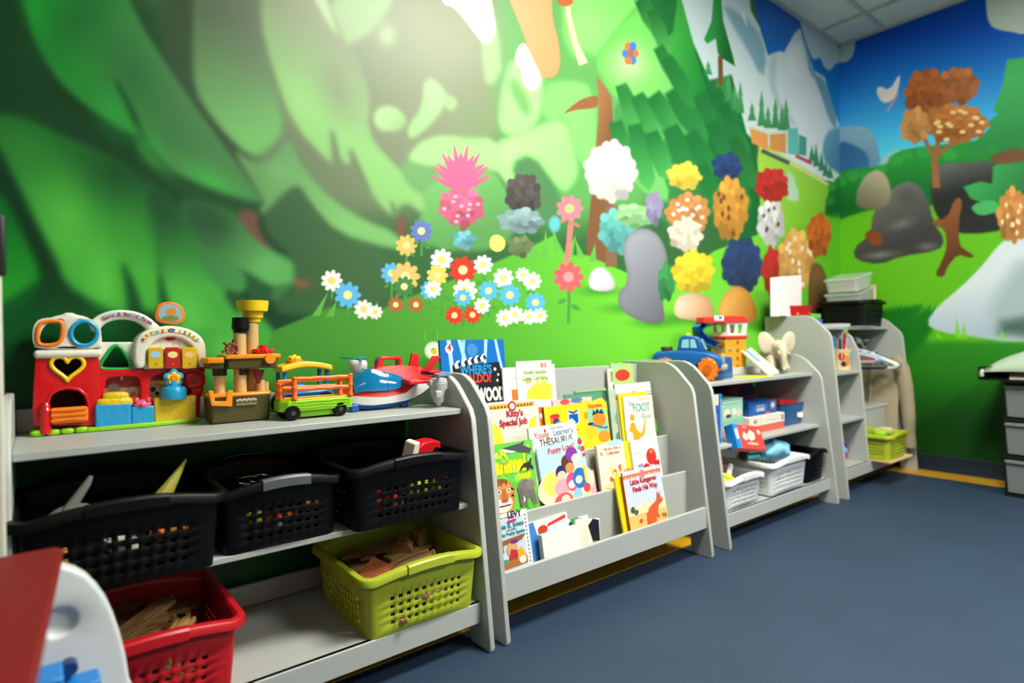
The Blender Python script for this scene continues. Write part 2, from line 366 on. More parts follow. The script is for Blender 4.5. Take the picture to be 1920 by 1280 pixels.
# centre tree trunk and the great bough on the right
A.poly([(1116,140),(1124,180),(1118,270),(1110,360),(1096,480),(1118,512),(1146,505),(1152,400),(1151,190),(1134,160)], (150,104,64), (122,84,52), (1120,200),(1150,230), soft=2)
A.poly([(1122,178),(1100,182),(1082,190),(1052,216),(1078,206),(1108,204),(1122,200)], (140,92,56), soft=1.4)
A.poly([(1151,240),(1180,280),(1212,322),(1190,314),(1160,286)], (150,98,60), soft=1.5)
A.poly([(1110,110),(1150,60),(1200,0),(1225,30),(1262,120),(1320,196),(1335,252),(1312,262),(1260,258),(1236,250),(1200,222),(1186,190),(1168,190),(1145,176)], (112,206,92), (118,186,100), (1160,90), (1270,210), soft=3, edge=((80,160,74), 12, .45))
A.blob(1190,120,36,36,(190,240,160),.6)
A.poly([(1151,190),(1186,192),(1204,232),(1240,256),(1330,262),(1360,330),(1330,420),(1240,430),(1200,330),(1152,250)], (66,140,72), (52,120,60), (1180,230),(1300,300), soft=4)
A.poly([(1164,286),(1230,290),(1262,380),(1220,372),(1180,330)], (112,186,98), soft=4)
A.poly([(1286,276),(1306,276),(1312,306),(1292,316)], (108,70,48), soft=1.5)
A.poly([(1290,258),(1314,254),(1316,284),(1302,292),(1292,282)], (84,170,84), soft=1.5)
A.poly([(1195,-60),(1300,-60),(1300,60),(1330,130),(1340,180),(1400,230),(1420,300),(1428,420),(1400,470),(1340,430),(1334,262),(1262,120),(1228,50)], (30,110,50), (24,104,46), (1250,20),(1380,320), soft=3)
A.poly([(1196,-60),(1232,40),(1250,48),(1240,58),(1220,46),(1190,0)], (84,170,84), soft=2)
A.poly([(1278,-60),(1262,60),(1240,78),(1258,92),(1248,108),(1266,120),(1258,138),(1290,190),(1330,204),(1322,160),(1304,100),(1288,-60)], (56,160,62), (34,124,48), (1262,80),(1320,170), soft=1.5, sm=0)
A.poly([(1340,160),(1345,190),(1326,214),(1342,236),(1336,250),(1372,262),(1404,300),(1398,238),(1376,168),(1356,130)], (44,146,62), (26,110,44), (1345,200),(1390,250), soft=2)
def lobe(x0, y0, x1, y1, w, c0, c1):
    dx, dy = x1-x0, y1-y0; L = math.hypot(dx, dy); nx, ny = -dy/L, dx/L
    A.poly([(x0+nx*w*.35,y0+ny*w*.35),(x0+dx*.45+nx*w*.5,y0+dy*.45+ny*w*.5),(x0+dx*.85+nx*w*.4,y0+dy*.85+ny*w*.4),(x1,y1),(x0+dx*.85-nx*w*.4,y0+dy*.85-ny*w*.4),(x0+dx*.45-nx*w*.5,y0+dy*.45-ny*w*.5),(x0-nx*w*.35,y0-ny*w*.35)], c0, c1, (x0,y0), (x0+dx*.9,y0+dy*.9), soft=3.0, sm=0)
for x0,y0,x1,y1,w in ((1170,180,1200,250,26),(1200,200,1240,262,30),(1230,200,1285,262,34),(1265,190,1322,262,34),(1206,20,1238,62,26),(1228,40,1250,100,22),(1240,110,1276,160,22),(1255,130,1300,196,26),(1160,250,1180,330,28),(1196,255,1214,350,30),(1226,270,1250,330,30),(1262,260,1300,330,34),(1300,270,1340,330,30),(1316,200,1350,250,26),(1345,190,1378,250,26),(1360,220,1400,290,24),(1340,250,1380,320,30),(1380,280,1416,350,24),(1370,320,1400,390,26),(1320,330,1350,400,28)):
    lobe(x0-6,y0-22,x1+4,y1+8,w*1.25,(30,104,46),(74,164,78) if x1 < 1300 else (44,132,60))
# mountains, sky and the far valley
A.poly([(1396,-80),(1700,-80),(1700,400),(1600,340),(1560,330),(1440,105),(1420,30)], (0,84,180), (44,170,222), (1500,-10), (1560,300), soft=2, sm=0)
A.poly([(1262,-60),(1290,-60),(1400,-60),(1408,20),(1424,50),(1440,104),(1462,95),(1470,98),(1490,62),(1500,52),(1512,90),(1526,132),(1546,144),(1560,200),(1575,236),(1600,260),(1600,380),(1560,340),(1480,330),(1400,250),(1372,140),(1330,150),(1300,80)], (196,214,214), (222,232,232), (1380,60), (1500,240), soft=1.6, sm=0)
A.poly([(1350,0),(1420,50),(1438,105),(1430,150),(1400,90),(1380,60)], (128,168,182), soft=5, sm=1); A.poly([(1388,20),(1398,46),(1402,52),(1394,20)], (222,232,232), soft=2)
A.poly([(1500,56),(1512,92),(1528,140),(1546,146),(1572,232),(1560,240),(1530,150),(1518,140),(1512,100)], (120,166,180), soft=3)
A.poly([(1442,110),(1458,100),(1452,180),(1500,240),(1470,220),(1440,160)], (176,200,206), soft=5); A.poly([(1470,110),(1500,70),(1512,130),(1495,150)], (228,236,234), soft=5)
A.poly([(1548,248),(1576,236),(1620,250),(1620,340),(1560,322),(1540,290)], (104,160,190), (70,130,168), (1560,250),(1580,320), soft=3)
A.poly([(1340,-30),(1334,40),(1320,74),(1326,82),(1342,72),(1346,100),(1352,108),(1378,124),(1376,112),(1356,40),(1350,-30)], (40,148,62), (18,98,40), (1336,50),(1366,80), soft=1.3, sm=0)
A.poly([(1346,104),(1355,108),(1356,160),(1347,160)], (116,76,48), soft=1, sm=0)
for (x, y, h) in ((1366,190,52),(1388,212,60),(1378,206,44),(1410,226,34),(1428,236,66),(1440,240,42),(1454,240,58),(1466,244,46),(1474,244,60),(1328,140,26)):
    A.poly([(x,y-h),(x-5,y-h*.55),(x-3,y-h*.55),(x-8,y),(x+8,y),(x+3,y-h*.55),(x+5,y-h*.55)], (92,172,104), (58,140,78), (x,y-h),(x,y), soft=1, sm=0)
for (x, y, h) in ((1530,312,44),(1540,320,36),(1548,330,30),(1556,334,24),(1522,302,30)):
    A.poly([(x,y-h),(x-6,y),(x+7,y)], (56,136,96), soft=1, sm=0)
A.poly([(1424,262),(1480,300),(1570,352),(1600,362),(1600,640),(1410,640),(1410,470),(1428,420),(1420,300)], (164,216,72), (120,196,44), (1460,320),(1500,460), soft=2, sm=0)
A.line([(1426,276),(1480,304),(1556,348)], 5, (222,222,130), .8)
# a plain little goods train on the hill
A.poly([(1405,236),(1440,250),(1440,282),(1410,268)], (226,154,76), soft=1, sm=0); A.poly([(1443,252),(1474,250),(1474,288),(1443,280)], (220,150,72), soft=1, sm=0)
A.line([(1404,238),(1440,250),(1474,248)], 3, (206,216,190), .8); A.line([(1428,282),(1480,306)], 7, (60,84,70), 1.5)
A.poly([(1477,240),(1496,240),(1498,292),(1477,288)], (104,190,178), soft=1, sm=0); A.poly([(1498,252),(1512,258),(1512,292),(1498,290)], (70,150,140), soft=1, sm=0); A.line([(1492,292),(1522,306)], 6, (188,52,62), 1)
A.poly([(1470,330),(1484,318),(1502,372),(1488,380),(1472,370)], (186,220,190), soft=3)
A.poly([(1570,330),(1600,320),(1640,360),(1640,420),(1546,410),(1548,380),(1556,352)], (34,136,52), (20,104,40), (1580,340),(1580,400), soft=2)
A.blob(1560,350,10,9,(60,160,70),.8,hard=.7); A.blob(1556,376,10,9,(44,146,58),.8,hard=.7)
A.poly([(1500,38),(1508,70),(1522,110),(1530,112),(1538,106),(1546,128),(1556,134),(1568,118),(1580,120),(1600,108),(1610,-40),(1480,-40)], (196,212,216), soft=1.3)
# meadow
A.poly([(440,1300),(480,700),(512,620),(560,600),(620,575),(700,585),(860,520),(980,470),(1040,440),(1060,478),(1100,478),(1150,500),(1240,540),(1340,470),(1420,440),(1620,440),(1620,1300)], (66,140,48), (112,206,52), (560,600), (1180,560), soft=2, sm=0)
A.poly([(1420,470),(1545,408),(1620,400),(1620,1300),(1420,1300)], (98,190,40), soft=6)
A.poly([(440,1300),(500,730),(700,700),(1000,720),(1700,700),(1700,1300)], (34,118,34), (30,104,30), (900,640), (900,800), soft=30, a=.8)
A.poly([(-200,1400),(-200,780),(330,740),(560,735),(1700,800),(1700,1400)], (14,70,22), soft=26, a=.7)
for (x, y, h, dx) in ((592,588,42,26),(618,590,28,16),(1004,478,44,-20),(1020,480,50,6),(1066,478,40,16),(1090,480,34,-10),(1110,486,30,8),(1000,480,26,-30),(700,585,20,10),(1046,470,46,-8)):
    A.poly([(x-7,y+4),(x+dx-2,y-h),(x+8,y+4)], (96,176,70), soft=1, sm=0)
# white daisy painted by the shelf
for k in range(18):
    a = 2*PI*k/18; A.line([(813+5*math.cos(a),657+5*math.sin(a)),(813+17*math.cos(a),657+17*math.sin(a))], 4, (232,236,220), .7)
A.blob(814,659,6.5,6,(232,190,50),1,hard=.7); A.line([(800,640),(796,630),(798,622)],2.5,(96,180,70)); A.line([(818,640),(822,628),(818,618)],2.5,(96,180,70))
# ---- plain garden plants and boulders in place of the printed figures
rq = random.Random(5)
def bush(cv, x, y, rx, ry, c, n=30, leaf=.26, flowers=None):
    "rounded shrub made of overlapping leaf clumps"
    cl = [tuple(min(255, v*k) for v in c) for k in (.72, .84, .94, 1.04, 1.12)]
    cv.blob(x, y, rx*.92, ry*.92, cl[1], 1, hard=.8)
    for k in range(n):
        r = math.sqrt((k+.5)/n)*.86; a = k*2.39996
        px, py = x+rx*r*math.cos(a), y+ry*r*math.sin(a)
        cv.blob(px, py, rx*leaf, ry*leaf, cl[int(min(4, max(0, 2.2-1.6*r*math.sin(a)+rq.uniform(-1, 1))))], 1, hard=.62)
    for k in range(flowers[1] if flowers else 0):
        r = math.sqrt(rq.random())*.8; a = rq.random()*6.28; cv.blob(x+rx*r*math.cos(a), y+ry*r*math.sin(a), rx*.11, ry*.11, flowers[0], 1, hard=.6)
def stem(cv, x, y, x2, y2, w, c): cv.line([(x,y),((x+x2)/2+1,(y+y2)/2),(x2,y2)], w, c, .8)
def bloom(x, y, h, w, pet, mid=(250,226,120), st=(80,150,60), n=9):
    stem(A, x, y, x, y-h*.7, max(3, w*.1), st); A.blob(x+w*.22, y-h*.25, w*.2, h*.05, st, 1, .5, hard=.5); A.blob(x-w*.2, y-h*.35, w*.18, h*.05, st, 1, -.5, hard=.5)
    for k in range(n):
        a = 2*PI*k/n; A.blob(x+w*.3*math.cos(a), y-h+w*.5+w*.3*math.sin(a), w*.2, w*.13, pet, 1, a, hard=.7)
    A.blob(x, y-h+w*.5, w*.18, w*.18, mid, 1, hard=.7)
BL = (92,180,226); WH = (236,234,226)
for k in range(13):
    a = -PI*.95+PI*.9*k/12; A.line([(864,352),(864+30*math.cos(a),350+46*math.sin(a)),(864+54*math.cos(a),338+(66 if k % 2 else 52)*math.sin(a))], [15,11,3], (234,96,140), 1.6)
bush(A, 866, 388, 46, 38, (228,104,138), 34, .24, ((246,170,190), 10)); stem(A, 868, 470, 868, 420, 12, (150,90,70)); bush(A, 870, 450, 22, 20, (110,186,196), 14, .34)
bush(A, 982, 366, 36, 44, (84,80,74), 34, .24); bush(A, 978, 414, 46, 26, (136,166,164), 26, .26); bush(A, 975, 462, 24, 22, (110,126,84), 14, .34)
A.poly([(918,446),(930,438),(946,446),(948,464),(934,474),(918,466)], (246,220,110), soft=1, sm=1)
bloom(1066, 606, 118, 62, (232,96,100), (246,150,150)); bloom(1068, 440, 76, 54, (236,126,140), (170,206,110), (226,110,110)); stem(A, 1062, 492, 1070, 420, 10, (232,120,120)); A.blob(1040, 420, 14, 20, (104,190,210), .9, hard=.5)
for (x, y, h, w, c) in ((622,560,56,44,WH),(652,592,66,54,BL),(682,594,34,40,WH),(704,592,22,30,WH),(762,490,52,44,(222,190,100)),(790,480,70,46,(100,120,190)),(734,560,70,44,BL),(760,586,98,60,(220,190,104)),(742,588,34,34,(170,104,58)),(780,588,34,34,(170,104,58)),(758,560,44,42,(70,130,70)),
    (806,594,70,40,BL),(828,592,128,46,WH),(820,560,66,44,(236,206,100)),(812,560,36,36,WH),(868,612,134,56,(224,58,40)),(872,590,70,50,WH),(852,612,40,38,(224,58,40)),(886,612,40,36,(224,58,40)),(868,580,40,36,BL),
    (906,560,84,40,WH),(916,594,70,42,BL),(904,596,40,34,WH),(944,560,60,42,WH),(956,590,60,46,BL),(946,614,36,36,WH),(966,612,40,36,WH),(980,540,40,30,WH),(998,570,62,38,WH),(1004,590,44,42,BL),(992,612,34,32,WH),(1012,610,34,32,WH)): bloom(x, y, h, w, c, (250,232,150) if c != WH else (240,214,120))
for (x, y, w) in ((1125,545,40),(1180,578,46),(1228,605,40),(1275,595,36),(1322,602,40),(1384,605,50),(1432,612,34)): A.blob(x, y, w, 10, (44,120,34), .8)
def rock(pts, c, d, g0, g1): A.poly(pts, c, d, g0, g1, soft=2, sm=2, edge=(tuple(v*.8 for v in d), 10, .35))
bush(A, 1146, 322, 52, 62, (226,224,220), 60, .2); stem(A, 1146, 500, 1146, 385, 22, (130,98,70)); bush(A, 1160, 432, 40, 46, (104,188,180), 34, .24)
rock([(1104,512),(1126,496),(1150,516),(1156,546),(1104,546)], (232,230,228), (196,194,198), (1110,505),(1150,545))
bush(A, 1192, 404, 42, 24, (150,204,140), 22, .28); bush(A, 1226, 390, 16, 34, (154,144,180), 14, .36)
rock([(1164,456),(1196,424),(1236,436),(1256,490),(1240,560),(1250,606),(1204,606),(1160,580),(1158,546),(1180,530)], (160,162,168), (110,112,120), (1180,440),(1240,590)); bush(A, 1250, 530, 18, 36, (60,146,76), 16, .34)
bush(A, 1284, 330, 34, 28, (238,210,74), 26, .26); bush(A, 1290, 400, 44, 42, (206,140,78), 40, .22, ((246,232,210), 16)); bush(A, 1286, 440, 34, 34, (238,224,200), 26, .26); bush(A, 1300, 510, 42, 44, (246,216,54), 40, .22); rock([(1262,596),(1266,556),(1300,546),(1336,560),(1340,604),(1300,600)], (238,216,190), (196,150,100), (1270,560),(1330,604))
bush(A, 1364, 312, 30, 28, (48,70,122), 26, .26); bush(A, 1370, 392, 36, 64, (222,158,64), 50, .2, ((120,72,44), 9)); bush(A, 1392, 496, 42, 54, (46,66,112), 46, .21); rock([(1344,604),(1350,560),(1380,530),(1410,550),(1424,604),(1384,606)], (232,178,84), (186,124,54), (1360,550),(1400,606))
bush(A, 1448, 348, 34, 36, (206,46,42), 34, .23); bush(A, 1446, 418, 28, 46, (228,226,222), 34, .24, ((70,66,64), 7)); bush(A, 1446, 506, 18, 46, (190,44,42), 20, .32); bush(A, 1494, 488, 38, 62, (236,176,96), 50, .2, ((250,226,190), 12)); bush(A, 1536, 440, 24, 44, (218,100,42), 28, .26); rock([(1516,500),(1536,490),(1552,520),(1556,610),(1516,610)], (130,84,58), (90,52,36), (1525,510),(1540,600))
# hanging pods and rope at the top of the wall, a small bird
A.poly([(930,-60),(955,0),(980,60),(990,90),(1004,130),(1024,148),(1042,144),(1052,118),(1046,70),(1034,30),(1036,-60)], (236,164,112), (224,150,98), (950,20),(1040,120), soft=1.2, sm=2, edge=((190,116,76), 4, .5))
A.poly([(820,-30),(830,10),(850,12),(880,50),(905,84),(922,84),(932,60),(926,20),(915,-30)], (250,232,200), (240,216,184), (850,0),(920,80), soft=1.1, sm=2, edge=((190,140,100), 3, .5))
A.poly([(984,76),(968,90),(964,120),(970,128),(976,120),(976,150),(992,174),(1010,168),(1018,146),(1000,110)], (252,234,208), (240,214,184), (970,90),(1010,160), soft=1.1, sm=2, edge=((190,140,100), 3, .5))
A.line([(1062,-20),(1066,30),(1078,80),(1094,120)], [9,10,11,17], (236,226,160), 1); A.blob(1060,2,17,12,(180,96,50),1,hard=.7)
A.blob(1176,118,30,38,(206,240,176),.6)
for k in range(6):
    a = k*PI/3; A.blob(1182+9*math.cos(a), 100+15*math.sin(a), 8, 10, (70,120,196) if k % 2 else (226,120,56), 1, hard=.7)
A.blob(1182,100,7,9,(150,104,76),1,hard=.7)
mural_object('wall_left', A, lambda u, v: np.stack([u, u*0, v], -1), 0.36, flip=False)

# ---- far wall (x = XFAR)
def convB(px, py):
    p = at(px, py, 'x', XFAR); return (-p.y, p.z)
B = Canvas(np.concatenate([np.linspace(0, 1.35, 420), np.linspace(1.4, -YBACK, 40)]), np.linspace(0, CEIL, 560), (0,70,160), convB, lambda c: 0.0045)
B.poly([(1500,-300),(2300,-900),(2300,400),(1500,420)], (0,72,186), (84,206,244), (1760,50), (1700,290), soft=2, sm=0)
B.poly([(1560,250),(1580,236),(1620,236),(1640,250),(1656,320),(1640,360),(1560,400)], (140,176,196), (96,140,170), (1600,240),(1600,320), soft=2)
B.poly([(1570,262),(1604,272),(1630,290),(1628,330),(1560,350)], (52,104,150), soft=3)
B.poly([(1650,300),(1670,285),(1700,276),(1720,300),(1700,340),(1640,330)], (150,190,200), soft=3)
B.poly([(1556,330),(1576,320),(1600,316),(1660,312),(1672,290),(1700,278),(1780,270),(2000,240),(2200,200),(2200,520),(1556,440)], (38,140,56), (20,100,40), (1620,320), (1620,380), soft=2)
for (x, y, r) in ((1575,340,16),(1600,330,16),(1625,330,15),(1650,318,16),(1680,300,18),(1700,290,16),(1730,286,18),(1780,290,18)): B.blob(x, y, r, r*.8, (54,160,70), .8, hard=.5)
B.poly([(1540,430),(1600,400),(1700,380),(2000,400),(2300,400),(2300,1400),(1540,1400)], (98,178,30), (86,170,24), (1650,420),(1750,600), soft=3)
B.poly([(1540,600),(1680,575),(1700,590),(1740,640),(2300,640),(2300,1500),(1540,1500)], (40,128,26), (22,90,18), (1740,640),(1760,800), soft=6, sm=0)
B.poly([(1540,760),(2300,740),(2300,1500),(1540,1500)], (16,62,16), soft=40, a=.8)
for k in range(12):
    x = 1668+k*9; B.poly([(x,600),(x+24,568+3*(k % 3)),(x+14,610)], (34,122,30), soft=1.2, sm=0)
B.poly([(1600,600),(1685,578),(1740,570),(1700,600),(1760,575),(1740,640),(1640,720),(1600,700)], (20,110,24), soft=5)
# boulders
B.poly([(1745,310),(1800,303),(1870,302),(1900,320),(1890,430),(1820,440),(1770,430),(1745,380)], (96,98,98), (36,38,38), (1790,305),(1800,360), soft=2)
B.poly([(1684,345),(1710,338),(1736,360),(1752,420),(1772,450),(1760,470),(1690,480),(1650,496),(1604,488),(1600,465),(1632,440),(1636,400),(1660,365)], (108,108,106), (58,58,58), (1680,350),(1720,440), soft=1.8)
B.blob(1700,370,22,16,(74,74,74),.8,.6); B.blob(1690,420,26,10,(130,130,128),.7,-.3); B.blob(1650,478,34,8,(140,140,136),.8,-.1); B.blob(1738,462,20,8,(128,128,124),.7)
B.poly([(1618,440),(1636,428),(1652,440),(1656,458),(1636,462)], (124,68,34), soft=1.5)
B.poly([(1790,372),(1802,370),(1804,388),(1798,410),(1798,460),(1816,472),(1828,480),(1818,484),(1796,476),(1776,500),(1770,520),(1752,516),(1766,490),(1776,462),(1772,430),(1748,420),(1748,412),(1776,410)], (130,80,44), (92,54,30), (1760,410),(1800,470), soft=1.3)
# pale stone
B.poly([(1735,606),(1760,572),(1800,540),(1840,500),(1870,462),(1886,448),(2000,440),(2300,500),(2300,640),(1900,642),(1830,632),(1760,622)], (196,206,214), (160,176,190), (1800,540),(1840,625), soft=2, sm=1)
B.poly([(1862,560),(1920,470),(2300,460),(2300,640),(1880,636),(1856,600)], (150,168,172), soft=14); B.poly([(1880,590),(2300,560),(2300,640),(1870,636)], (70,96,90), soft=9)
for (x, h) in ((1796,36),(1808,26),(1760,12),(1880,14)): B.poly([(x-5,632),(x-2,632-h),(x+6,636)], (110,196,40), soft=1, sm=0)
# fir on the right
B.poly([(1888,112),(1880,160),(1862,208),(1872,214),(1846,232),(1856,240),(1820,272),(1812,282),(1850,284),(1862,270),(1880,290),(1900,284),(1980,330),(1980,100)], (70,176,96), (34,124,62), (1870,160),(1890,270), soft=1.6, sm=0)
B.poly([(1862,312),(1920,280),(2000,300),(2000,420),(1860,400),(1840,380),(1820,372),(1806,350),(1838,340),(1860,344)], (54,154,80), (30,110,56), (1830,350),(1900,380), soft=1.5, sm=0)
B.poly([(1818,385),(1860,372),(1880,390),(1850,404),(1830,402)], (66,166,88), soft=1.5)
B.poly([(1850,296),(1900,276),(1930,284),(1930,300),(1870,310)], (110,70,48), soft=3)
# plain stand-ins: an autumn tree behind the rock, a beige boulder, a tan shrub, a pale moth
B.line([(1756,352),(1752,300),(1764,240)], [15,11,8], (150,98,58), 1.2); B.line([(1754,300),(1728,250),(1716,215)], [9,7,4], (150,98,58), 1.2); B.line([(1758,290),(1796,262),(1812,240)], [9,7,4], (150,98,58), 1.2)
bush(B, 1738, 176, 46, 50, (178,98,50), 46, .22); bush(B, 1798, 160, 40, 38, (188,112,66), 36, .24); bush(B, 1790, 232, 66, 40, (190,118,58), 56, .2, ((230,196,130), 16)); bush(B, 1716, 236, 30, 36, (214,150,84), 24, .28)
B.poly([(1606,392),(1604,364),(1620,330),(1644,316),(1664,330),(1672,362),(1664,392)], (186,176,148), (110,104,86), (1645,320),(1615,385), soft=2, sm=2)
bush(B, 1898, 404, 30, 56, (198,134,70), 40, .24, ((240,208,160), 10))
B.poly([(1642,172),(1648,160),(1668,170),(1686,138),(1688,150),(1682,176),(1672,190),(1654,194)], (232,216,214), soft=1, sm=1); B.line([(1664,208),(1684,176)],3,(200,150,160))
B.poly([(1556,100),(1572,118),(1590,116),(1602,100),(1604,60),(1556,60)], (176,196,192), soft=1.3); B.poly([(1848,20),(1856,50),(1880,58),(1900,60),(1920,66),(2000,40),(2000,-80),(1848,-80)], (196,206,196), soft=1.4, sm=2)
B.img *= 1.10
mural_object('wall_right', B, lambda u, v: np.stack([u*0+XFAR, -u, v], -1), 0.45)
# ------------------------------------------------------------------ room shell
white_wall = mat('painted_wall', (160,162,154), .7)
struct('wall_back', MB().box(XNEAR, XFAR, YBACK-.1, YBACK, 0, CEIL), white_wall)
struct('wall_near', MB().box(XNEAR-.1, XNEAR, YBACK, 0, 0, CEIL), white_wall)
m = bpy.data.materials.new('blue_vinyl_floor'); m.use_nodes = True; nt = m.node_tree; b = nt.nodes['Principled BSDF']
tc = nt.nodes.new('ShaderNodeTexCoord'); n1 = nt.nodes.new('ShaderNodeTexNoise'); n1.inputs['Scale'].default_value = 260; n1.inputs['Detail'].default_value = 2
n2 = nt.nodes.new('ShaderNodeTexNoise'); n2.inputs['Scale'].default_value = 3.5; n2.inputs['Detail'].default_value = 6
cr = nt.nodes.new('ShaderNodeValToRGB'); cr.color_ramp.elements[0].position = .3; cr.color_ramp.elements[1].position = .8
cr.color_ramp.elements[0].color = list(lin((31,47,68)))+[1]; cr.color_ramp.elements[1].color = list(lin((53,73,98)))+[1]
c2 = nt.nodes.new('ShaderNodeValToRGB'); c2.color_ramp.elements[0].color = (.75,.75,.75,1); c2.color_ramp.elements[1].color = (1.15,1.15,1.15,1)
mx = nt.nodes.new('ShaderNodeMix'); mx.data_type = 'RGBA'; mx.blend_type = 'MULTIPLY'; mx.inputs[0].default_value = 1
for n_ in (n1, n2): nt.links.new(tc.outputs['Object'], n_.inputs['Vector'])
nt.links.new(n1.outputs['Fac'], cr.inputs[0]); nt.links.new(n2.outputs['Fac'], c2.inputs[0]); nt.links.new(cr.outputs[0], mx.inputs[6]); nt.links.new(c2.outputs[0], mx.inputs[7]); nt.links.new(mx.outputs[2], b.inputs['Base Color'])
b.inputs['Roughness'].default_value = .55; bp = nt.nodes.new('ShaderNodeBump'); bp.inputs['Strength'].default_value = .25; bp.inputs['Distance'].default_value = .001; nt.links.new(n1.outputs['Fac'], bp.inputs['Height']); nt.links.new(bp.outputs[0], b.inputs['Normal'])
struct('floor', MB().box(XNEAR, XFAR, YBACK, 0, -.1, 0), m)
rub = mat('dark_blue_rubber', (26,42,58), .4); yel = mat('yellow_edge_strip', (214,160,22), .45, var=.12, bscale=14)
pr = [(0,0),(-.004,0),(-.014,.001),(-.011,.012),(-.008,.095),(-.004,.1),(0,.1)]
struct('baseboard_right', MB().prism([(XFAR+p[0], p[1]) for p in pr], YBACK, -.0, 'y'), rub)
struct('baseboard_left', MB().prism(pr, XNEAR, XFAR, 'x'), rub)
struct('trim_1', MB().box(XFAR-.19, XFAR-.012, -1.9, -.0, 0, .002), yel)
struct('trim_2', MB().box(XNEAR, XFAR-.19, -.32, -.012, 0, .002), yel)
# ceiling: lay-in tiles on a white grid, one troffer is the room's lamp, two are added unseen fill
tile = mat('ceiling_tile', (228,230,216), .85, bump=.6, bscale=160); bar = mat('ceiling_grid', (190,192,184), .5)
mb = MB(); mb.box(XNEAR, XFAR, YBACK, 0, CEIL+.012, CEIL+.03); struct('ceiling', mb, tile)
mb = MB(); gx0, gy0 = 4.293-.31, -.28
k = 0; xs = []
xx = gx0
while xx > XNEAR: xs.append(xx); xx -= .61
ys = []; yy = gy0
while yy > YBACK: ys.append(yy); yy -= 1.22
for xx in xs: mb.box(xx-.012, xx+.012, YBACK, 0, CEIL, CEIL+.012)
for yy in ys: mb.box(XNEAR, XFAR, yy-.012, yy+.012, CEIL+.001, CEIL+.012)
struct('trim_3', mb, bar)
mb = MB(); mb.box(XNEAR, XFAR, -.022, 0, CEIL-.004, CEIL+.012); mb.box(XFAR-.022, XFAR, YBACK, 0, CEIL-.004, CEIL+.012); struct('trim_4', mb, bar)
for i, ((lx, ly), lw, lh, pw) in enumerate(LAMPS):
    t = thing('ceiling_light', ['recessed ceiling light panel above the book rack', 'unseen fill panel added in the ceiling towards the back of the room', 'unseen weak fill panel added in the ceiling behind the camera'][i], 'ceiling light', (lx, ly, CEIL))
    obj('frame', MB().ring(rrect(-lw/2-.02, lw/2+.02, -lh/2-.02, lh/2+.02, .004), rrect(-lw/2, lw/2, -lh/2, lh/2, .003), -.012, .012, 'z'), bar, t)
    em = bpy.data.materials.new('lit_diffuser_%d' % i); em.use_nodes = True; e = em.node_tree.nodes['Principled BSDF']; e.inputs['Base Color'].default_value = (.9,.9,.88,1)
    e.inputs['Emission Color'].default_value = (1, .975, .885, 1); e.inputs['Emission Strength'].default_value = pw
    obj('diffuser', MB().box(-lw/2, lw/2, -lh/2, lh/2, -.006, .0), em, t)

# ------------------------------------------------------------------ grey shelf units
grey = mat('grey_laminate', (176,180,174), .42, var=.02, bscale=12)
edge_g = mat('grey_edge_band', (196,200,190), .4)
def side_profile(H, yb=-.03, ysl=None):
    "side panel outline (y, z): slanting front, rounded shoulder, arch between the feet"
    k = H/.745
    top = [(-.392, H-.145), (-.388, H-.118), (-.376, H-.092), (-.325, H-.040), (-.305, H-.022), (-.280, H-.008), (-.255, H)]
    return [(yb, 0), (-.10, 0), (-.10, .07), (-.36, .07), (-.368, .06), (-.372, .0), (-.459, 0), (-.464, .012)]+top+[(yb, H)]
def side_panel(parent, x0, x1, H):
    o = obj('side_panel', MB().prism(side_profile(H), x0, x1, 'x'), [grey, edge_g], parent, bevel=.003, angle=30)
    for p in o.data.polygons: p.material_index = 0 if abs(p.normal.x) > .5 else 1
    return o
def board(name, parent, x0, x1, y0, y1, z0, z1, bev=.002):
    return obj(name, MB().box(x0, x1, y0, y1, z0, z1), grey, parent, bevel=bev)
def toy_shelf(x0, x1, label):
    t = thing('toy_shelf', label, 'shelf', (0,0,0)); th = .017
    side_panel(t, x0, x0+th, .745); side_panel(t, x1-th, x1, .745); a, b = x0+th, x1-th
    board('top_shelf', t, a, b, -.345, -.03, .636, .652); board('middle_shelf', t, a, b, -.375, -.05, .376, .390)
    board('bottom_shelf', t, a, b, -.422, -.03, .110, .126); board('front_rail', t, a, b, -.424, -.408, .070, .126)
    board('back_rail', t, a, b, -.03, -.014, .652, .705); board('back_rail', t, a, b, -.03, -.014, .126, .185); board('back_rail', t, a, b, -.03, -.014, .300, .345)
    return t
toy_shelf(-.052, .962, 'long grey open toy shelf nearest the camera, left of the book rack')
toy_shelf(2.120, 3.115, 'grey open toy shelf right of the book rack, with white baskets on its bottom board')
t = thing('book_rack', 'grey tiered book rack full of picture books standing between the two toy shelves', 'book rack', (0,0,0))
side_panel(t, 1.0, 1.017, .745); side_panel(t, 1.996, 2.013, .745); a, b = 1.017, 1.996
board('back_panel', t, a, b, -.112, -.098, .06, .733); board('tier_board', t, a, b, -.268, -.255, .14, .449); board('tier_board', t, a, b, -.355, -.341, .10, .317); board('front_lip', t, a, b, -.442, -.428, .112, .192)
board('tier_floor', t, a, b, -.428, -.112, .104, .116); board('tier_floor', t, a, b, -.341, -.268, .226, .236); board('tier_floor', t, a, b, -.255, -.112, .350, .360)
t = thing('coat_cubby', 'tall grey cubby unit by the far corner with a hanging rail and small square shelves', 'cubby', (0,0,0))
side_panel(t, 3.218, 3.235, .950); side_panel(t, 4.218, 4.235, .950); a, b = 3.235, 4.218
side_o = obj('divider', MB().prism([(-.03,.14),(-.425,.14),(-.392,.64),(-.376,.76),(-.345,.83),(-.30,.873),(-.03,.873)], 3.575, 3.592, 'x'), [grey, edge_g], t, bevel=.003)
for p in side_o.data.polygons: p.material_index = 0 if abs(p.normal.x) > .5 else 1
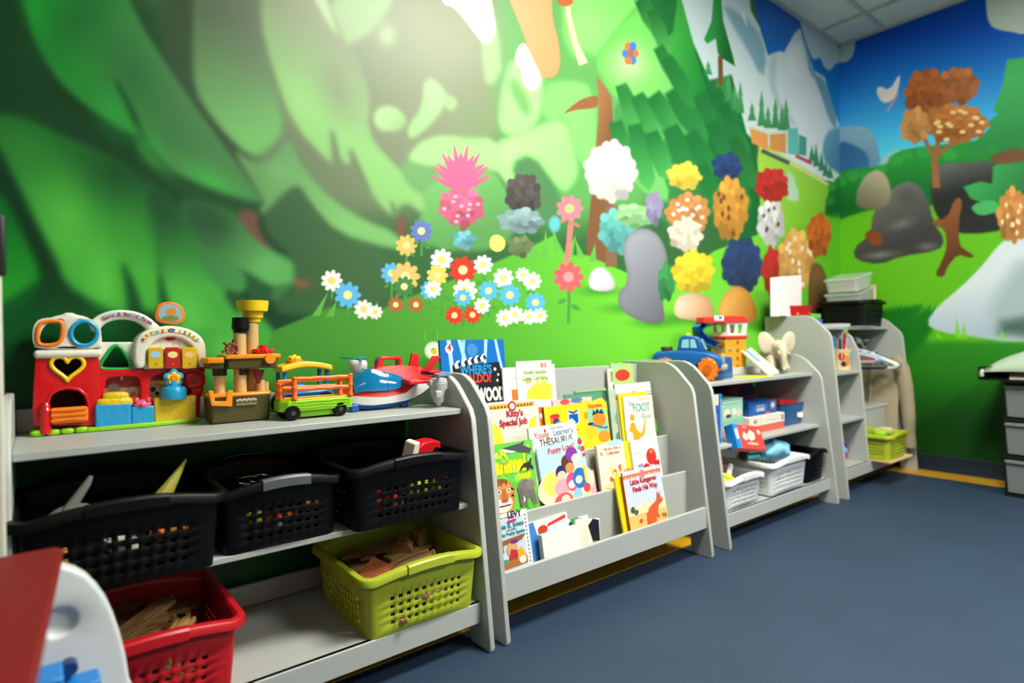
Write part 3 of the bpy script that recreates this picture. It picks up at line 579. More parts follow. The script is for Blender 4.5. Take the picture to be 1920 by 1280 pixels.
board('top_shelf', t, a, b, -.31, -.03, .873, .889); board('bottom_shelf', t, a, b, -.422, -.03, .124, .140); board('front_rail', t, a, b, -.424, -.408, .080, .140)
board('cubby_shelf', t, a, 3.575, -.385, -.03, .628, .643); board('cubby_shelf', t, a, 3.575, -.405, -.03, .375, .390)
obj('hanging_rail', MB().cyl((3.592,-.20,.80), (4.218,-.20,.80), .0125), mat('brushed_steel', (170,172,172), .3, metal=1), t)
# ------------------------------------------------------------------ baskets
def basket(name, label, cat, loc, w, d, h, m, rz=0, arch=.018, bulge=.012, ncol=10, nrow=4, nside=11, handle=None, group=None, taper=.93):
    "rectangular plastic basket with rows of square holes; origin at the centre of its base"
    t = thing(name, label, cat, loc, rz, group)
    def sect(n, full):   # splits of a side: margin, (hole, gap)*n
        seg = [(0, .13, False)]; p = .13; st = (1-.26)/(n-.5)
        for k in range(n):
            seg.append((p, p+st*.5, True)); p += st*.5
            if k < n-1: seg.append((p, p+st*.5, False)); p += st*.5
        seg.append((p, 1, False)); return seg
    W, D = w/2, d/2; r = .018; per = []; flags = []
    def pos(u, side, v):
        k = taper+(1-taper)*v; X, Y = W*k, D*k
        s = u*2-1
        if side == 0: x, y = s*(X-r), -Y
        elif side == 1: x, y = X, s*(Y-r)
        elif side == 2: x, y = -s*(X-r), Y
        else: x, y = -X, -s*(Y-r)
        z = h*v
        if side in (0, 2):
            q = (1-s*s); y += (-1 if side == 0 else 1)*bulge*q*min(1, v/.1); z += arch*q*v
        return (x, y, z)
    def corner(c, a, v):
        k = taper+(1-taper)*v; X, Y = W*k-r, D*k-r
        cx, cy = [(X, -Y), (X, Y), (-X, Y), (-X, -Y)][c]; a = -PI/2+c*PI/2+a*PI/2
        return (cx+r*math.cos(a), cy+r*math.sin(a), h*v)
    cols = []
    for side in range(4):
        for (a, b, hole) in sect(ncol if side in (0, 2) else nside, 0):
            cols.append((lambda v, a=a, side=side: pos(a, side, v), hole))
        cols.append((lambda v, side=side: corner(side, 0.02, v), False)); cols.append((lambda v, side=side: corner(side, .35, v), False)); cols.append((lambda v, side=side: corner(side, .68, v), False))
    vs = [0, .04]; rowh = []; p = .17; st = .50/nrow
    vs = [0, .05, .17]; rowh = [False, False]
    for k in range(nrow):
        rowh += [True, False]; vs += [p+st*.45, p+st]; p += st
    vs[-1] = .72; vs += [.86, 1.0]; rowh += [False, False]
    n = len(cols); V = [c[0](v) for v in vs for c in cols]; F = []
    for i in range(len(vs)-1):
        for k in range(n):
            if cols[k][1] and rowh[i]: continue
            F.append((i*n+k, i*n+(k+1) % n, (i+1)*n+(k+1) % n, (i+1)*n+k))
    F.append(tuple(range(n-1, -1, -1)))
    mb = MB(); mb.add(V, F); obj('body', mb, m, t, solid=.0024, angle=50)
    top = [c[0](1.0) for c in cols]; secs = []
    for (o_, z_) in ((-.001,0), (.003,.004), (.015,.002), (.018,-.002), (.018,-.015), (.0155,-.015), (.014,-.004), (.002,-.005), (-.001,0)):
        ring = []
        for i, p in enumerate(top):
            a, b = Vector(top[i-1]), Vector(top[(i+1) % n]); tt = (b-a); nn = Vector((tt.y, -tt.x, 0)).normalized()
            ring.append((p[0]+nn.x*o_, p[1]+nn.y*o_, p[2]+z_))
        secs.append(ring)
    obj('rim', MB().loft(secs, cap=False), m, t, angle=40)
    for side in (0, 2):
        mb = MB(); secs = []
        for k in range(13):
            u = .27+.46*k/12; p = pos(u, side, 1.0); s = -1 if side == 0 else 1
            secs.append([(p[0], p[1]+s*a, p[2]+b) for a, b in ((.001,.0045), (.018,.005), (.0215,.001), (.0215,-.017), (.019,-.0175), (.0185,-.001), (.001,.001))])
        obj('handle', mb.loft(secs), handle or m, t, angle=30)
    return t
lime = mat('lime_plastic', (170,184,40), .38, var=.03); redp = mat('red_plastic', (188,20,28), .34); blk = mat('black_plastic', (7,7,7), .45, spec=.22, var=.1); dkgrey = mat('grey_handle', (84,88,88), .4)
whp = mat('white_plastic', (226,228,226), .4)
basket('plastic_basket', 'lime green slotted basket of wooden train track on the bottom board', 'basket', (.768,-.272,.127), .322, .325, .152, lime)
basket('plastic_basket', 'red slotted basket of wooden train track at the bottom left', 'basket', (.160,-.272,.127), .322, .325, .152, redp)
basket('plastic_basket', 'widest black slotted basket, leftmost, with a toy dinosaur tail sticking out', 'basket', (.132,-.262,.391), .322, .325, .150, blk)
basket('plastic_basket', 'smaller black slotted basket with a grey handle, between the two wide black ones', 'basket', (.432,-.235,.391), .262, .300, .138, blk, ncol=8, handle=dkgrey)
basket('plastic_basket', 'black slotted basket with a red and white toy in it, right above the lime basket', 'basket', (.742,-.262,.391), .322, .325, .150, blk)

wood = mat('beech_wood', (148,112,64), .55, var=.14, bscale=30); wood2 = mat('red_brown_wood', (150,78,36), .55, var=.12, bscale=30)
def track(L, curved, m=wood):
    t = thing('track_piece', None, 'track piece')
    prof = [(-.02,-.006),(.02,-.006),(.02,.006),(.0135,.006),(.0135,.0025),(.0085,.0025),(.0085,.006),(-.0085,.006),(-.0085,.0025),(-.0135,.0025),(-.0135,.006),(-.02,.006)]
    secs = []
    for k in range(13):
        s = k/12-.5
        if curved: a = s*.9; R_ = L/.9; cx, cy, nx, ny = R_*math.sin(a), R_*(math.cos(a)-1), math.sin(a), math.cos(a)
        else: cx, cy, nx, ny = s*L, 0, 0, 1
        secs.append([(cx+nx*p[0], cy+ny*p[0], p[1]) for p in prof])
    obj('rail_bed', MB().loft(secs), m, t, bevel=.0012, seg=1)
    mb = MB(); e = secs[-1]; cx = (e[0][0]+e[1][0])/2; cy = (e[0][1]+e[1][1])/2
    mb.box(cx-.001, cx+.011, cy-.0025, cy+.0025, -.005, .005); mb.cyl((cx+.012, cy, -.005), (cx+.012, cy, .005), .005, n=12)
    obj('connector', mb, m, t); return t
tA = track(.145, False); tB = track(.14, True)
rnd = random.Random(3)
def pile(cx, cy, z0, W_, D_, n, label, group, protos, first):
    for k in range(n):
        src = protos[k % len(protos)]
        lay = k//4; x = cx+(rnd.random()-.5)*W_; y = cy+((k % 4)/3-.5)*D_
        o = src if (first and k < len(protos)) else dup(src)
        o.location = (x, y, z0+lay*.0145); o.rotation_euler = (rnd.uniform(-.12,.12), rnd.uniform(-.14,.14), rnd.uniform(-.35,.35)+(0 if k % 3 else .9)); tag(o, label, 'track piece', group)
pile(.765, -.275, .158, .13, .20, 28, 'wooden train track piece piled in the lime basket', 'track pieces in the lime basket', [tA, tB], True)
pile(.160, -.275, .158, .13, .20, 28, 'wooden train track piece piled in the red basket', 'track pieces in the red basket', [tA, tB], False)
# larger wooden pieces lying on top of the heap in the lime basket
t = thing('ramp_block', 'reddish ridged wooden ramp block at the near corner of the lime basket', 'wooden block', (.665,-.352,.252), 0, rot=(.35,-.35,.5))
mb = MB(); pr = [(-.04,-.02)]+[(-.04+.08*k/16, .012+(.0022 if k % 2 else 0)) for k in range(17)]+[(.04,-.02)]; mb.prism(pr, -.03, .03, 'y'); obj('block', mb, wood2, t, angle=20)
t = thing('wooden_block', 'thick beech bridge block at the back of the lime basket', 'wooden block', (.80,-.235,.262), 0, rot=(.2,.3,-.5)); obj('block', MB().prism([(-.035,-.02),(.035,-.02),(.035,.012),(.018,.026),(-.012,.026),(-.035,.004)], -.022, .022), wood, t, bevel=.002)
t = thing('wooden_block', 'upright beech block at the right back corner of the lime basket', 'wooden block', (.868,-.225,.268), 0, rot=(.1,-.15,.4)); obj('block', MB().box(-.02,.02,-.018,.018,-.035,.03), wood, t, bevel=.004)
for q, (x, y, z, rz, c, lab) in enumerate([(.765,-.335,.258,.12,True,'curved track piece lying topmost at the front of the lime basket'),(.72,-.205,.262,-.5,False,'straight track piece lying topmost across the back of the lime basket'),(.10,-.33,.250,.55,False,'straight track piece lying topmost at the front of the red basket'),(.175,-.265,.262,.75,False,'track piece slanting across the middle of the red basket')]):
    o = dup(tB if c else tA, (x,y,z), (.1,-.12,rz), lab); 
    if 'group' in o: del o['group']
# ---- toys inside the black baskets
def brick(c):
    t = thing('toy_brick', None, 'toy brick'); obj('block', MB().box(-.016,.016,-.016,.016,-.012,.012), c, t, bevel=.002)
    mb = MB()
    for sx in (-.008,.008):
        for sy in (-.008,.008): mb.cyl((sx,sy,.012),(sx,sy,.0165),.005,n=10)
    obj('studs', mb, c, t); return t
BC = {'yellow': (226,186,50), 'orange': (230,120,36), 'red': (206,32,40), 'lime': (196,214,40), 'white': (228,226,214)}
protoB = {k: brick(col(v)) for k, v in BC.items()}; usedB = set()
def put_brick(c, x, y, z, where):
    o = protoB[c] if c not in usedB else dup(protoB[c]); usedB.add(c)
    o.location = (x,y,z); o.rotation_euler = (rnd.uniform(-.4,.4), rnd.uniform(-.4,.4), rnd.uniform(-1,1)); tag(o, '%s toy brick seen through the holes of the %s black basket' % (c, where), 'toy brick', '%s bricks in the %s black basket' % (c, where))
for c, x, z in (('white',.07,.49),('white',.11,.47),('yellow',.165,.505),('yellow',.20,.50),('yellow',.222,.475),('orange',.245,.48),('orange',.195,.465),('white',.135,.455),('yellow',.03,.46)): put_brick(c, x, -.372, z, 'leftmost')
for c, x, z in (('orange',.40,.485),('yellow',.43,.49),('orange',.465,.495),('orange',.50,.50),('yellow',.52,.46),('red',.42,.44),('orange',.455,.445),('lime',.385,.45),('white',.43,.43),('orange',.335,.465)): put_brick(c, x, -.337, z, 'middle')
for c, x, z in (('red',.63,.49),('red',.665,.475),('white',.70,.49),('red',.735,.495),('red',.77,.505),('lime',.765,.455),('lime',.80,.46),('lime',.83,.45),('red',.85,.48),('red',.70,.445),('red',.66,.44),('orange',.72,.43)): put_brick(c, x, -.372, z, 'right-hand')
t = thing('toy_lizard', 'yellow green toy reptile with its pointed tail sticking up out of the leftmost basket', 'toy animal', (.19,-.33,.525))
yg = mat('olive_yellow_rubber', (150,146,50), .5)
mb = MB(); mb.tube([(.0,0,-.02),(.012,.005,.0),(.03,.012,.025),(.048,.02,.05),(.062,.025,.072)], [.02,.018,.012,.007,.002], 10); obj('tail', mb, yg, t)
mb = MB(); mb.ell((-.02,0,-.012),(.045,.022,.016)); mb.tube([(-.03,-.01,0),(-.05,-.02,.006),(-.062,-.024,.003)], [.007,.005,.002]); mb.tube([(-.03,-.01,-.004),(-.052,-.012,.0)], [.006,.003]); obj('body', mb, yg, t)
t = thing('toy_rhinoceros', 'grey rubber toy animal with a curved horn at the left of the leftmost basket', 'toy animal', (.055,-.31,.515))
mb = MB(); mb.ell((.0,0,-.005),(.045,.028,.028)); mb.ell((-.04,-.01,-.01),(.03,.02,.018)); obj('body', mb, mat('grey_rubber', (112,104,98), .6), t)
obj('horn', MB().tube([(-.01,-.01,.01),(.005,-.01,.035),(.022,-.012,.062),(.028,-.012,.075)], [.012,.009,.007,.004], 10), mat('horn_grey', (122,122,112), .5), t)
t = thing('toy_truck', 'red and white toy truck lying at the front right of the right black basket', 'toy truck', (.815,-.335,.556), 0, rot=(.15,-.25,.2))
obj('body', MB().prism([(-.035,-.02),(.055,-.02),(.055,.0),(.03,.012),(-.005,.02),(-.035,.01)], -.02, .02), col((206,26,34), .3), t, bevel=.003)
obj('cab', MB().prism([(-.06,-.022),(-.034,-.022),(-.018,.03),(-.035,.03)], -.021, .021), col((226,222,206)), t, bevel=.003)
obj('wheel', MB().cyl((-.03,-.024,-.012),(-.03,-.018,-.012),.011), blk, t); obj('wheel', MB().cyl((.035,-.024,-.02),(.035,-.018,-.02),.011), blk, t)
t = thing('wire_spring', 'loose silver wire spring toy at the back of the middle black basket', 'spring toy', (.375,-.255,.52)); obj('coil', MB().tube([(.02*math.cos(a*.9)+a*.0012,.014*math.sin(a*.9),.012*math.sin(a*.3)) for a in range(46)], .0009, 5), mat('steel_wire', (190,190,190), .25, metal=1), t)

# ------------------------------------------------------------------ top of the first shelf
def pl(pts, Y): return [(lambda p: (p.x, p.z))(at(q[0], q[1], 'y', Y)) for q in pts]
def cutout(name, outs, y0, y1, m, parent, bev=.003, sm=0):
    "solid plate between y0 (front) and y1 with rounded edges; the first outline is the rim, the others holes; (x, z) metres"
    cu = bpy.data.curves.new(name, 'CURVE'); cu.dimensions = '2D'; cu.fill_mode = 'BOTH'; th = y1-y0
    cu.extrude = max(th/2-bev, .0002); cu.bevel_depth = bev; cu.bevel_resolution = 2; cu.offset = -bev
    for o_ in outs:
        if sm: o_ = smooth_poly(o_, sm)
        sp = cu.splines.new('POLY'); sp.points.add(len(o_)-1); sp.use_cyclic_u = True
        for i, p in enumerate(o_): sp.points[i].co = (p[0], p[1], 0, 1)
    c = bpy.data.objects.new(name, cu); COL.objects.link(c); bpy.context.view_layer.update()
    me = bpy.data.meshes.new_from_object(c.evaluated_get(bpy.context.evaluated_depsgraph_get())); bpy.data.objects.remove(c, do_unlink=True); bpy.data.curves.remove(cu)
    me.transform(Matrix.Translation((0, (y0+y1)/2, 0)) @ Matrix.Rotation(PI/2, 4, 'X')); me.materials.clear(); me.materials.append(m)
    bm = bmesh.new(); bm.from_mesh(me); bmesh.ops.remove_doubles(bm, verts=bm.verts, dist=1e-6); bmesh.ops.recalc_face_normals(bm, faces=bm.faces)
    for f in bm.faces: f.smooth = True
    for e in bm.edges:
        if len(e.link_faces) == 2 and e.calc_face_angle(0) > .7: e.smooth = False
    bm.to_mesh(me); bm.free()
    o = bpy.data.objects.new(name, me); COL.objects.link(o); o.parent = parent; return o
def rim(name, pts, y0, r, m, parent): return obj(name, MB().tube([(p[0], y0, p[1]) for p in pts], r, 8, closed=True), m, parent)
Y0 = -.105
cream = mat('cream_white_plastic', (228,226,208), .3, var=.02); fred = mat('glossy_red_plastic', (206,18,22), .22, var=.03)
forange = mat('orange_plastic', (244,128,20), .35); fblue = mat('cyan_blue_plastic', (30,160,206), .3); fyel = mat('yellow_plastic', (246,208,14), .32); fgreen = mat('green_plastic', (24,160,66), .35); flime = mat('lime_green_plastic', (140,206,20), .35)
FX = at(215, 790, 'y', Y0).x
farm = thing('farm_playset', 'red and white toy farm with a carrying handle and shape holes on the shelf top', 'toy farm', (0,0,0))
def fp(pts): return pl(pts, Y0)
heart = [(125+1.0*26*math.sin(a)**3*1.0, 684-1.35*(13*math.cos(a)-5*math.cos(2*a)-2*math.cos(3*a)-math.cos(4*a))*1.15) for a in [2*PI*k/36 for k in range(36)]]
heart = [(126+(p[0]-125)*1.18, p[1]+3) for p in heart]
door = [(93,782),(93,752),(98,740),(110,733),(128,730),(146,733),(157,742),(161,754),(161,782)]
cutout('silo', [fp([(66,664),(184,664),(188,690),(190,720),(187,760),(182,798),(64,798),(61,770),(62,720),(64,690)]), fp(heart), fp(door)], Y0-.012, Y0+.075, fred, farm, bev=.0035)
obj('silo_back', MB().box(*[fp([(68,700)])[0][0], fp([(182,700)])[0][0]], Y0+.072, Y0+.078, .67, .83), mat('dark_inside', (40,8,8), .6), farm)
rim('heart_rim', fp([(p[0], p[1]) for p in heart]), Y0-.014, .0042, fyel, farm)
rim('door_arch', fp([(90,784),(90,750),(96,737),(110,729),(128,726),(148,729),(161,740),(165,754),(165,784)]), Y0-.012, .003, fred, farm)
dome = [(64,656),(64,636),(70,614),(84,600),(104,592),(116,590),(122,586),(136,586),(142,590),(160,593),(176,602),(187,616),(191,634),(190,656)]
sq = [(p[0], p[1]) for p in [(70,640),(70,622),(74,608),(84,603),(108,602),(117,606),(117,628),(112,642),(98,647),(76,647)]]; ci = circ(157, 625, 24, 22)
cutout('silo_dome', [fp(smooth_poly(dome, 1)), fp(smooth_poly(sq, 1)), fp(ci)], Y0-.014, Y0+.07, cream, farm, bev=.008)
rim('square_rim', fp(smooth_poly(sq, 2)), Y0-.015, .0042, forange, farm); rim('circle_rim', fp(circ(157, 625, 24.5, 22.5)), Y0-.015, .0044, fblue, farm)
p0, p1 = fp([(62,660)])[0], fp([(190,664)])[0]
obj('dome_band', MB().box(p0[0], p1[0], Y0-.022, Y0+.08, p1[1]-.006, p0[1]+.004), cream, farm, bevel=.0085, seg=4)
handle = [(168,606),(178,594),(196,585),(218,580),(246,581),(270,588),(290,601),(303,614),(300,622),(280,622),(268,609),(252,601),(232,598),(210,601),(194,609),(186,622),(172,622)]
cutout('carrying_handle', [fp(smooth_poly(handle, 1))], Y0+.002, Y0+.032, cream, farm, bev=.008)
lab = [(188,594),(200,588),(222,584.5),(246,585.5),(268,592),(288,604),(284,609),(266,598.5),(244,592.5),(222,591.5),(204,595),(192,601)]
cutout('handle_label', [fp(smooth_poly(lab, 1))], Y0+.0005, Y0+.003, mat('pale_blue_label', (150,196,206), .35), farm, bev=.0003)
def letters(s, path, size, m, parent, y, name='lettering'):
    "letters set one by one along a path of (x, z) points, joined as one piece of lettering"
    g = []; L = [0]
    for i in range(1, len(path)): L.append(L[-1]+math.dist(path[i], path[i-1]))
    cols = m if isinstance(m, list) else [m]; vs, fs, mi = [], [], []
    for k, ch in enumerate(s):
        d = L[-1]*(k+.5)/len(s)
        if ch == ' ': continue
        i = max(j for j in range(len(L)-1) if L[j] <= d+1e-9); tt = (d-L[i])/(L[i+1]-L[i]); a, b = path[i], path[i+1]
        ang = math.atan2(b[1]-a[1], b[0]-a[0]); px, pz = a[0]+(b[0]-a[0])*tt, a[1]+(b[1]-a[1])*tt
        o = text('tmp', ch, size, cols[0], None, (0,0,0), bold=size*.02); me = o.data
        M = Matrix.Translation((px, y, pz)) @ Matrix.Rotation(-ang, 4, 'Y') @ Matrix.Rotation(PI/2, 4, 'X') @ Matrix.Translation((0, -size*.33, 0))
        n = len(vs); vs += [tuple(M @ v.co) for v in me.vertices]; fs += [tuple(n+i for i in p.vertices) for p in me.polygons]; mi += [k % len(cols)]*len(me.polygons)
        bpy.data.objects.remove(o, do_unlink=True)
    mb = MB(); mb.v = vs; mb.f = fs; mb.mi = mi
    return obj(name, mb, cols if len(cols) > 1 else cols[0], parent, smooth=False)
inkred = col((206,40,44)); inkblue = col((40,80,170)); inkgreen = col((40,140,70)); inkblack = col((24,24,26)); inkor = col((230,120,40))
letters('Sort & Build Farm', fp([(193,598),(206,592.5),(222,588.5),(244,589),(266,595.5),(284,606)]), .0112, inkred, farm, Y0-.0002)
tri = [(216,648),(222,648),(230,655),(240,670),(247,682),(246,690),(238,692),(196,692),(188,689),(189,680),(200,665),(208,653)]
cutout('middle_panel', [fp([(183,641),(256,641),(256,694),(183,694)]), fp(smooth_poly(tri, 1))], Y0+.004, Y0+.06, cream, farm, bev=.003)
rim('triangle_rim', fp(smooth_poly(tri, 2)), Y0+.003, .0042, fgreen, farm)
roof = [(250,690),(250,648),(256,632),(270,620),(292,613),(318,610),(344,614),(364,622),(378,634),(384,650),(385,686),(370,688),(367,664),(358,648),(340,636),(320,631),(300,634),(284,644),(274,660),(272,690)]
cutout('barn_roof', [fp(smooth_poly(roof, 1))], Y0-.016, Y0+.05, cream, farm, bev=.006)
cutout('barn_gable', [fp([(270,692),(272,650),(290,634),(320,626),(350,634),(368,652),(370,690)])], Y0-.004, Y0+.04, cream, farm, bev=.002)
strip = [(262,640),(266,630),(278,622),(296,617.5),(318,615.5),(342,618.5),(358,624),(370,634),(374,641),(366,641),(356,632),(340,625.5),(318,622.5),(298,624.5),(282,630),(270,641)]
cutout('letter_strip', [fp(smooth_poly(strip, 1))], Y0-.0175, Y0-.015, mat('pale_yellow_label', (240,220,150), .35), farm, bev=.0003)
letters('ABCDE', fp([(263,640),(271,631),(282,625.5),(300,621.5),(308,620.5)]), .0108, [col((60,40,110)), inkor, inkgreen, fblue, inkred], farm, Y0-.0181)
letters('12345', fp([(330,620.5),(342,622.5),(356,628),(364,634),(370,640)]), .0108, [inkred, col((60,40,110)), inkgreen, inkor, fblue], farm, Y0-.0181)
p = fp([(319,619)])[0]; obj('logo_badge', MB().prism(circ(p[0], p[1], .0075, .0042), Y0-.0186, Y0-.017), col((20,60,120)), farm); text('logo_lettering', 'vtech', .0048, col((240,240,240)), farm, (p[0], Y0-.0188, p[1]-.0015))
for i in range(6):
    q = fp([(288+i*12, 640)])[0]; obj('groove', MB().box(q[0]-.0006, q[0]+.0006, Y0-.0045, Y0-.003, q[1]-.018+.0, q[1]-.002), col((190,188,170)), farm) if 0 < i < 6 else None
p = fp([(319,634)])[0]; obj('power_switch', MB().ell((p[0], Y0-.005, p[1]), (.011,.003,.0055), p=.8), fred, farm)
for i, (x, m_) in enumerate(((289,'y'),(321,'r'),(352,'y'))):
    c = mat('amber_key', (214,176,10), .15, coat=.6) if m_ == 'y' else mat('ruby_key', (190,16,18), .15, coat=.6)
    a, b = fp([(x-14.5,651)])[0], fp([(x+14.5,690)])[0]; k = obj('piano_key', MB().prism(rrect(a[0], b[0], b[1], a[1], .005), Y0-.022, Y0-.003), c, farm, bevel=.002)
    cx, cz = (a[0]+b[0])/2, (a[1]+b[1])/2
    obj('sticker', MB().prism(circ(cx, cz+.008, .011, .008, 9), Y0-.0226, Y0-.0218), col([(150,206,226),(236,222,140),(236,190,120)][i]), k); obj('note_mark', MB().prism(circ(cx, cz-.014, .0026), Y0-.0226, Y0-.0218), col((170,110,20)), k)
# lower barn front
cutout('barn_front', [fp([(184,694),(384,688),(382,730),(376,742),(374,788),(184,796)]), fp(smooth_poly([(196,762),(196,716),(206,706),(256,704),(264,714),(264,762)], 1)), fp(smooth_poly([(279,752),(279,714),(292,700),(352,698),(356,712),(360,745)], 1))], Y0-.004, Y0+.035, fred, farm, bev=.003)
def picture(x0, x1, z0, z1, y, base, shapes, parent, name='picture'):
    o = obj(name, MB().box(x0, x1, y, y+.001, z0, z1), base, parent, smooth=False); W_, H_ = x1-x0, z1-z0
    mb = MB(); ms = []
    for k, s in enumerate(shapes):
        mb.cur = len(ms); ms.append(col(s[-1]))
        pts = circ(x0+s[1]*W_, z0+s[2]*H_, s[3]*W_, s[4]*H_, 16) if s[0] == 'e' else [(x0+a*W_, z0+b*H_) for a, b in s[1]]
        mb.prism(pts, y-.0004-.0002*k, y+.0002)
    obj('print', mb, ms, o, smooth=False); return o
a, b = fp([(194,764)])[0], fp([(266,704)])[0]
picture(a[0], b[0], a[1], b[1], Y0+.03, col((214,190,160)), [('p',[(0,.6),(1,.6),(1,1),(0,1)],(170,60,50)),('p',[(0,0),(1,0),(1,.35),(0,.3)],(230,190,60)),('e',.3,.5,.16,.3,(150,142,140)),('e',.44,.4,.1,.14,(176,170,164)),('e',.8,.42,.14,.2,(240,236,222)),('e',.8,.36,.07,.1,(226,170,150)),('p',[(.48,.85),(.54,.85),(.54,1),(.48,1)],(240,240,240))], farm)
a, b = fp([(277,754)])[0], fp([(360,698)])[0]
picture(a[0], b[0], a[1], b[1], Y0+.03, col((226,206,96)), [('e',.2,.35,.14,.2,(240,238,226)),('e',.16,.42,.06,.1,(50,40,40)),('e',.25,.26,.05,.08,(50,40,40)),('e',.88,.35,.1,.24,(180,130,70)),('p',[(.1,.75),(.9,.75),(.9,1),(.1,1)],(180,60,40))], farm)
p = fp([(323,736)])[0]; kn = obj('dial', MB().lathe([(.026,-.016),(.0275,-.012),(.0275,.008),(.024,.013),(.010,.016),(.009,.03)], (p[0], Y0-.018, p[1]+.002)), fblue, farm)
q = fp([(323,708)])[0]
obj('flower', MB().prism([(q[0]+(.0165+.006*abs(math.cos(2.5*a)))*math.cos(a+.3), q[1]+(.0165+.006*abs(math.cos(2.5*a)))*math.sin(a+.3)) for a in [2*PI*k/60 for k in range(60)]], Y0-.022, Y0-.012), fblue, kn, bevel=.002)
obj('petals', MB().prism([(q[0]+(.0105+.0055*abs(math.cos(2.5*a)))*math.cos(a+.3), q[1]+(.0105+.0055*abs(math.cos(2.5*a)))*math.sin(a+.3)) for a in [2*PI*k/60 for k in range(60)]], Y0-.025, Y0-.02), fyel, kn, bevel=.0015); obj('flower_centre', MB().prism(circ(q[0], q[1], .0085), Y0-.0268, Y0-.02), forange, kn, bevel=.0015)
mb = MB()
for i in range(3):
    q = fp([(352+i*9, 700)])[0]
    for k in range(6): mb.box(q[0]+k*.0016-.004, q[0]+k*.0016-.0032, Y0-.0055, Y0-.003, q[1]-.002-i*.0, q[1]+.002)
p = fp([(365,712)])[0]; obj('speaker_housing', MB().ell((p[0], Y0-.004, p[1]), (.024,.012,.022), p=.7), fred, farm)
obj('speaker_slots', MB().box(p[0]-.013, p[0]+.013, Y0-.0175, Y0-.014, p[1]+.006, p[1]+.0075).box(p[0]-.013, p[0]+.013, Y0-.0175, Y0-.014, p[1], p[1]+.0015).box(p[0]-.01, p[0]+.01, Y0-.0172, Y0-.014, p[1]-.007, p[1]-.0055), col((90,6,10)), farm)
# yard in front: stone wall, straw bale, pig, hay mound, rolled gate and the green base
zt = .652
def ground(px0, px1, ytop, y0, y1, m, name, par=farm, bev=.004):
    a, b = at(px0, ytop, 'y', y0), at(px1, ytop, 'y', y0); return obj(name, MB().box(a.x, b.x, y0, y1, zt+.004, a.z), m, par, bevel=bev, seg=3)
bs = mat('blue_stone_plastic', (40,152,206), .3, bump=1, bscale=90); ys = mat('yellow_straw_plastic', (222,186,24), .35, bump=1, bscale=160)
obj('base', MB().prism([(-.010,-.118),(.08,-.118),(.09,-.13),(.20,-.135),(.30,-.125),(.318,-.11),(.318,-.02),(-.010,-.02)], zt+.0005, zt+.011, 'z'), flime, farm, bevel=.003)
mb = MB()
for k in range(4): mb.ell((.004+k*.025,-.122,zt+.007),(.0125,.008,.0068),12,8,.7)
obj('paving_tread', mb, flime, farm)
ground(178, 246, 759, Y0-.024, Y0+.0, bs, 'stone_wall'); ground(246, 290, 763, Y0-.020, Y0+.0, bs, 'stone_wall')
ground(289, 368, 746, Y0-.020, Y0+.0, ys, 'hay_mound')
p = at(215,748,'y',Y0-.01); obj('straw_bale', MB().ell((p.x,Y0-.010,p.z-.008),(.036,.014,.013),16,8,.6).ell((p.x+.002,Y0-.010,p.z+.006),(.026,.012,.011),16,8,.6), ys, farm)
p = at(266,758,'y',Y0-.01); obj('pig', MB().ell((p.x,Y0-.010,p.z),(.020,.012,.012)).ell((p.x-.012,Y0-.02,p.z+.011),(.004,.003,.005),8,6).ell((p.x+.012,Y0-.02,p.z+.011),(.004,.003,.005),8,6).ell((p.x,Y0-.022,p.z),(.006,.005,.005),10,6), mat('pink_plastic', (220,90,130), .35), farm)
p = at(254,750,'y',Y0-.005); obj('red_knob', MB().ell((p.x,Y0-.004,p.z),(.010,.006,.008)), fred, farm)
g = obj('gate_roll', MB().box(*[v for v in (at(94,764,'y',Y0-.02).x, at(165,764,'y',Y0-.02).x)], Y0-.030, Y0-.014, at(94,795,'y',Y0-.02).z, at(94,765,'y',Y0-.02).z), forange, farm, bevel=.006, seg=3)
mb = MB(); a = at(96,780,'y',Y0-.03); gl = at(163,780,'y',Y0-.03).x-a.x
for k in range(3): mb.tube([(a.x, Y0-.031, a.z-.012+k*.012), (a.x+gl/2, Y0-.033, a.z-.009+k*.010), (a.x+gl, Y0-.031, a.z-.012+k*.012)], .0025, 6)
obj('gate_slats', mb, forange, g)
a = at(86,800,'y',Y0-.02); obj('gate_post', MB().lathe([(.010,0),(.011,.01),(.009,.02),(.011,.03),(.009,.04),(.011,.05),(.008,.056),(.009,.06),(.006,.066)], (a.x, Y0-.02, zt+.006)), fred, farm)
p = at(318,589,'y',Y0+.01); s_ = obj('spinning_sign', MB().prism(smooth_poly([(p.x-.030,p.z-.022),(p.x+.028,p.z-.026),(p.x+.034,p.z+.004),(p.x+.018,p.z+.030),(p.x-.020,p.z+.030),(p.x-.034,p.z+.006)], 2), Y0+.0, Y0+.014), forange, farm, bevel=.003)
obj('sign_picture', MB().prism(smooth_poly([(p.x-.023,p.z-.016),(p.x+.022,p.z-.019),(p.x+.027,p.z+.003),(p.x+.014,p.z+.024),(p.x-.016,p.z+.024),(p.x-.027,p.z+.005)], 2), Y0-.0012, Y0+.002), col((150,180,186)), s_)
obj('sign_print', MB().prism(circ(p.x,p.z-.010,.018,.006), Y0-.0018, Y0), col((120,136,40)), s_); obj('sign_print', MB().prism(circ(p.x+.002,p.z+.006,.011,.010,7), Y0-.0018, Y0), col((206,140,60)), s_)

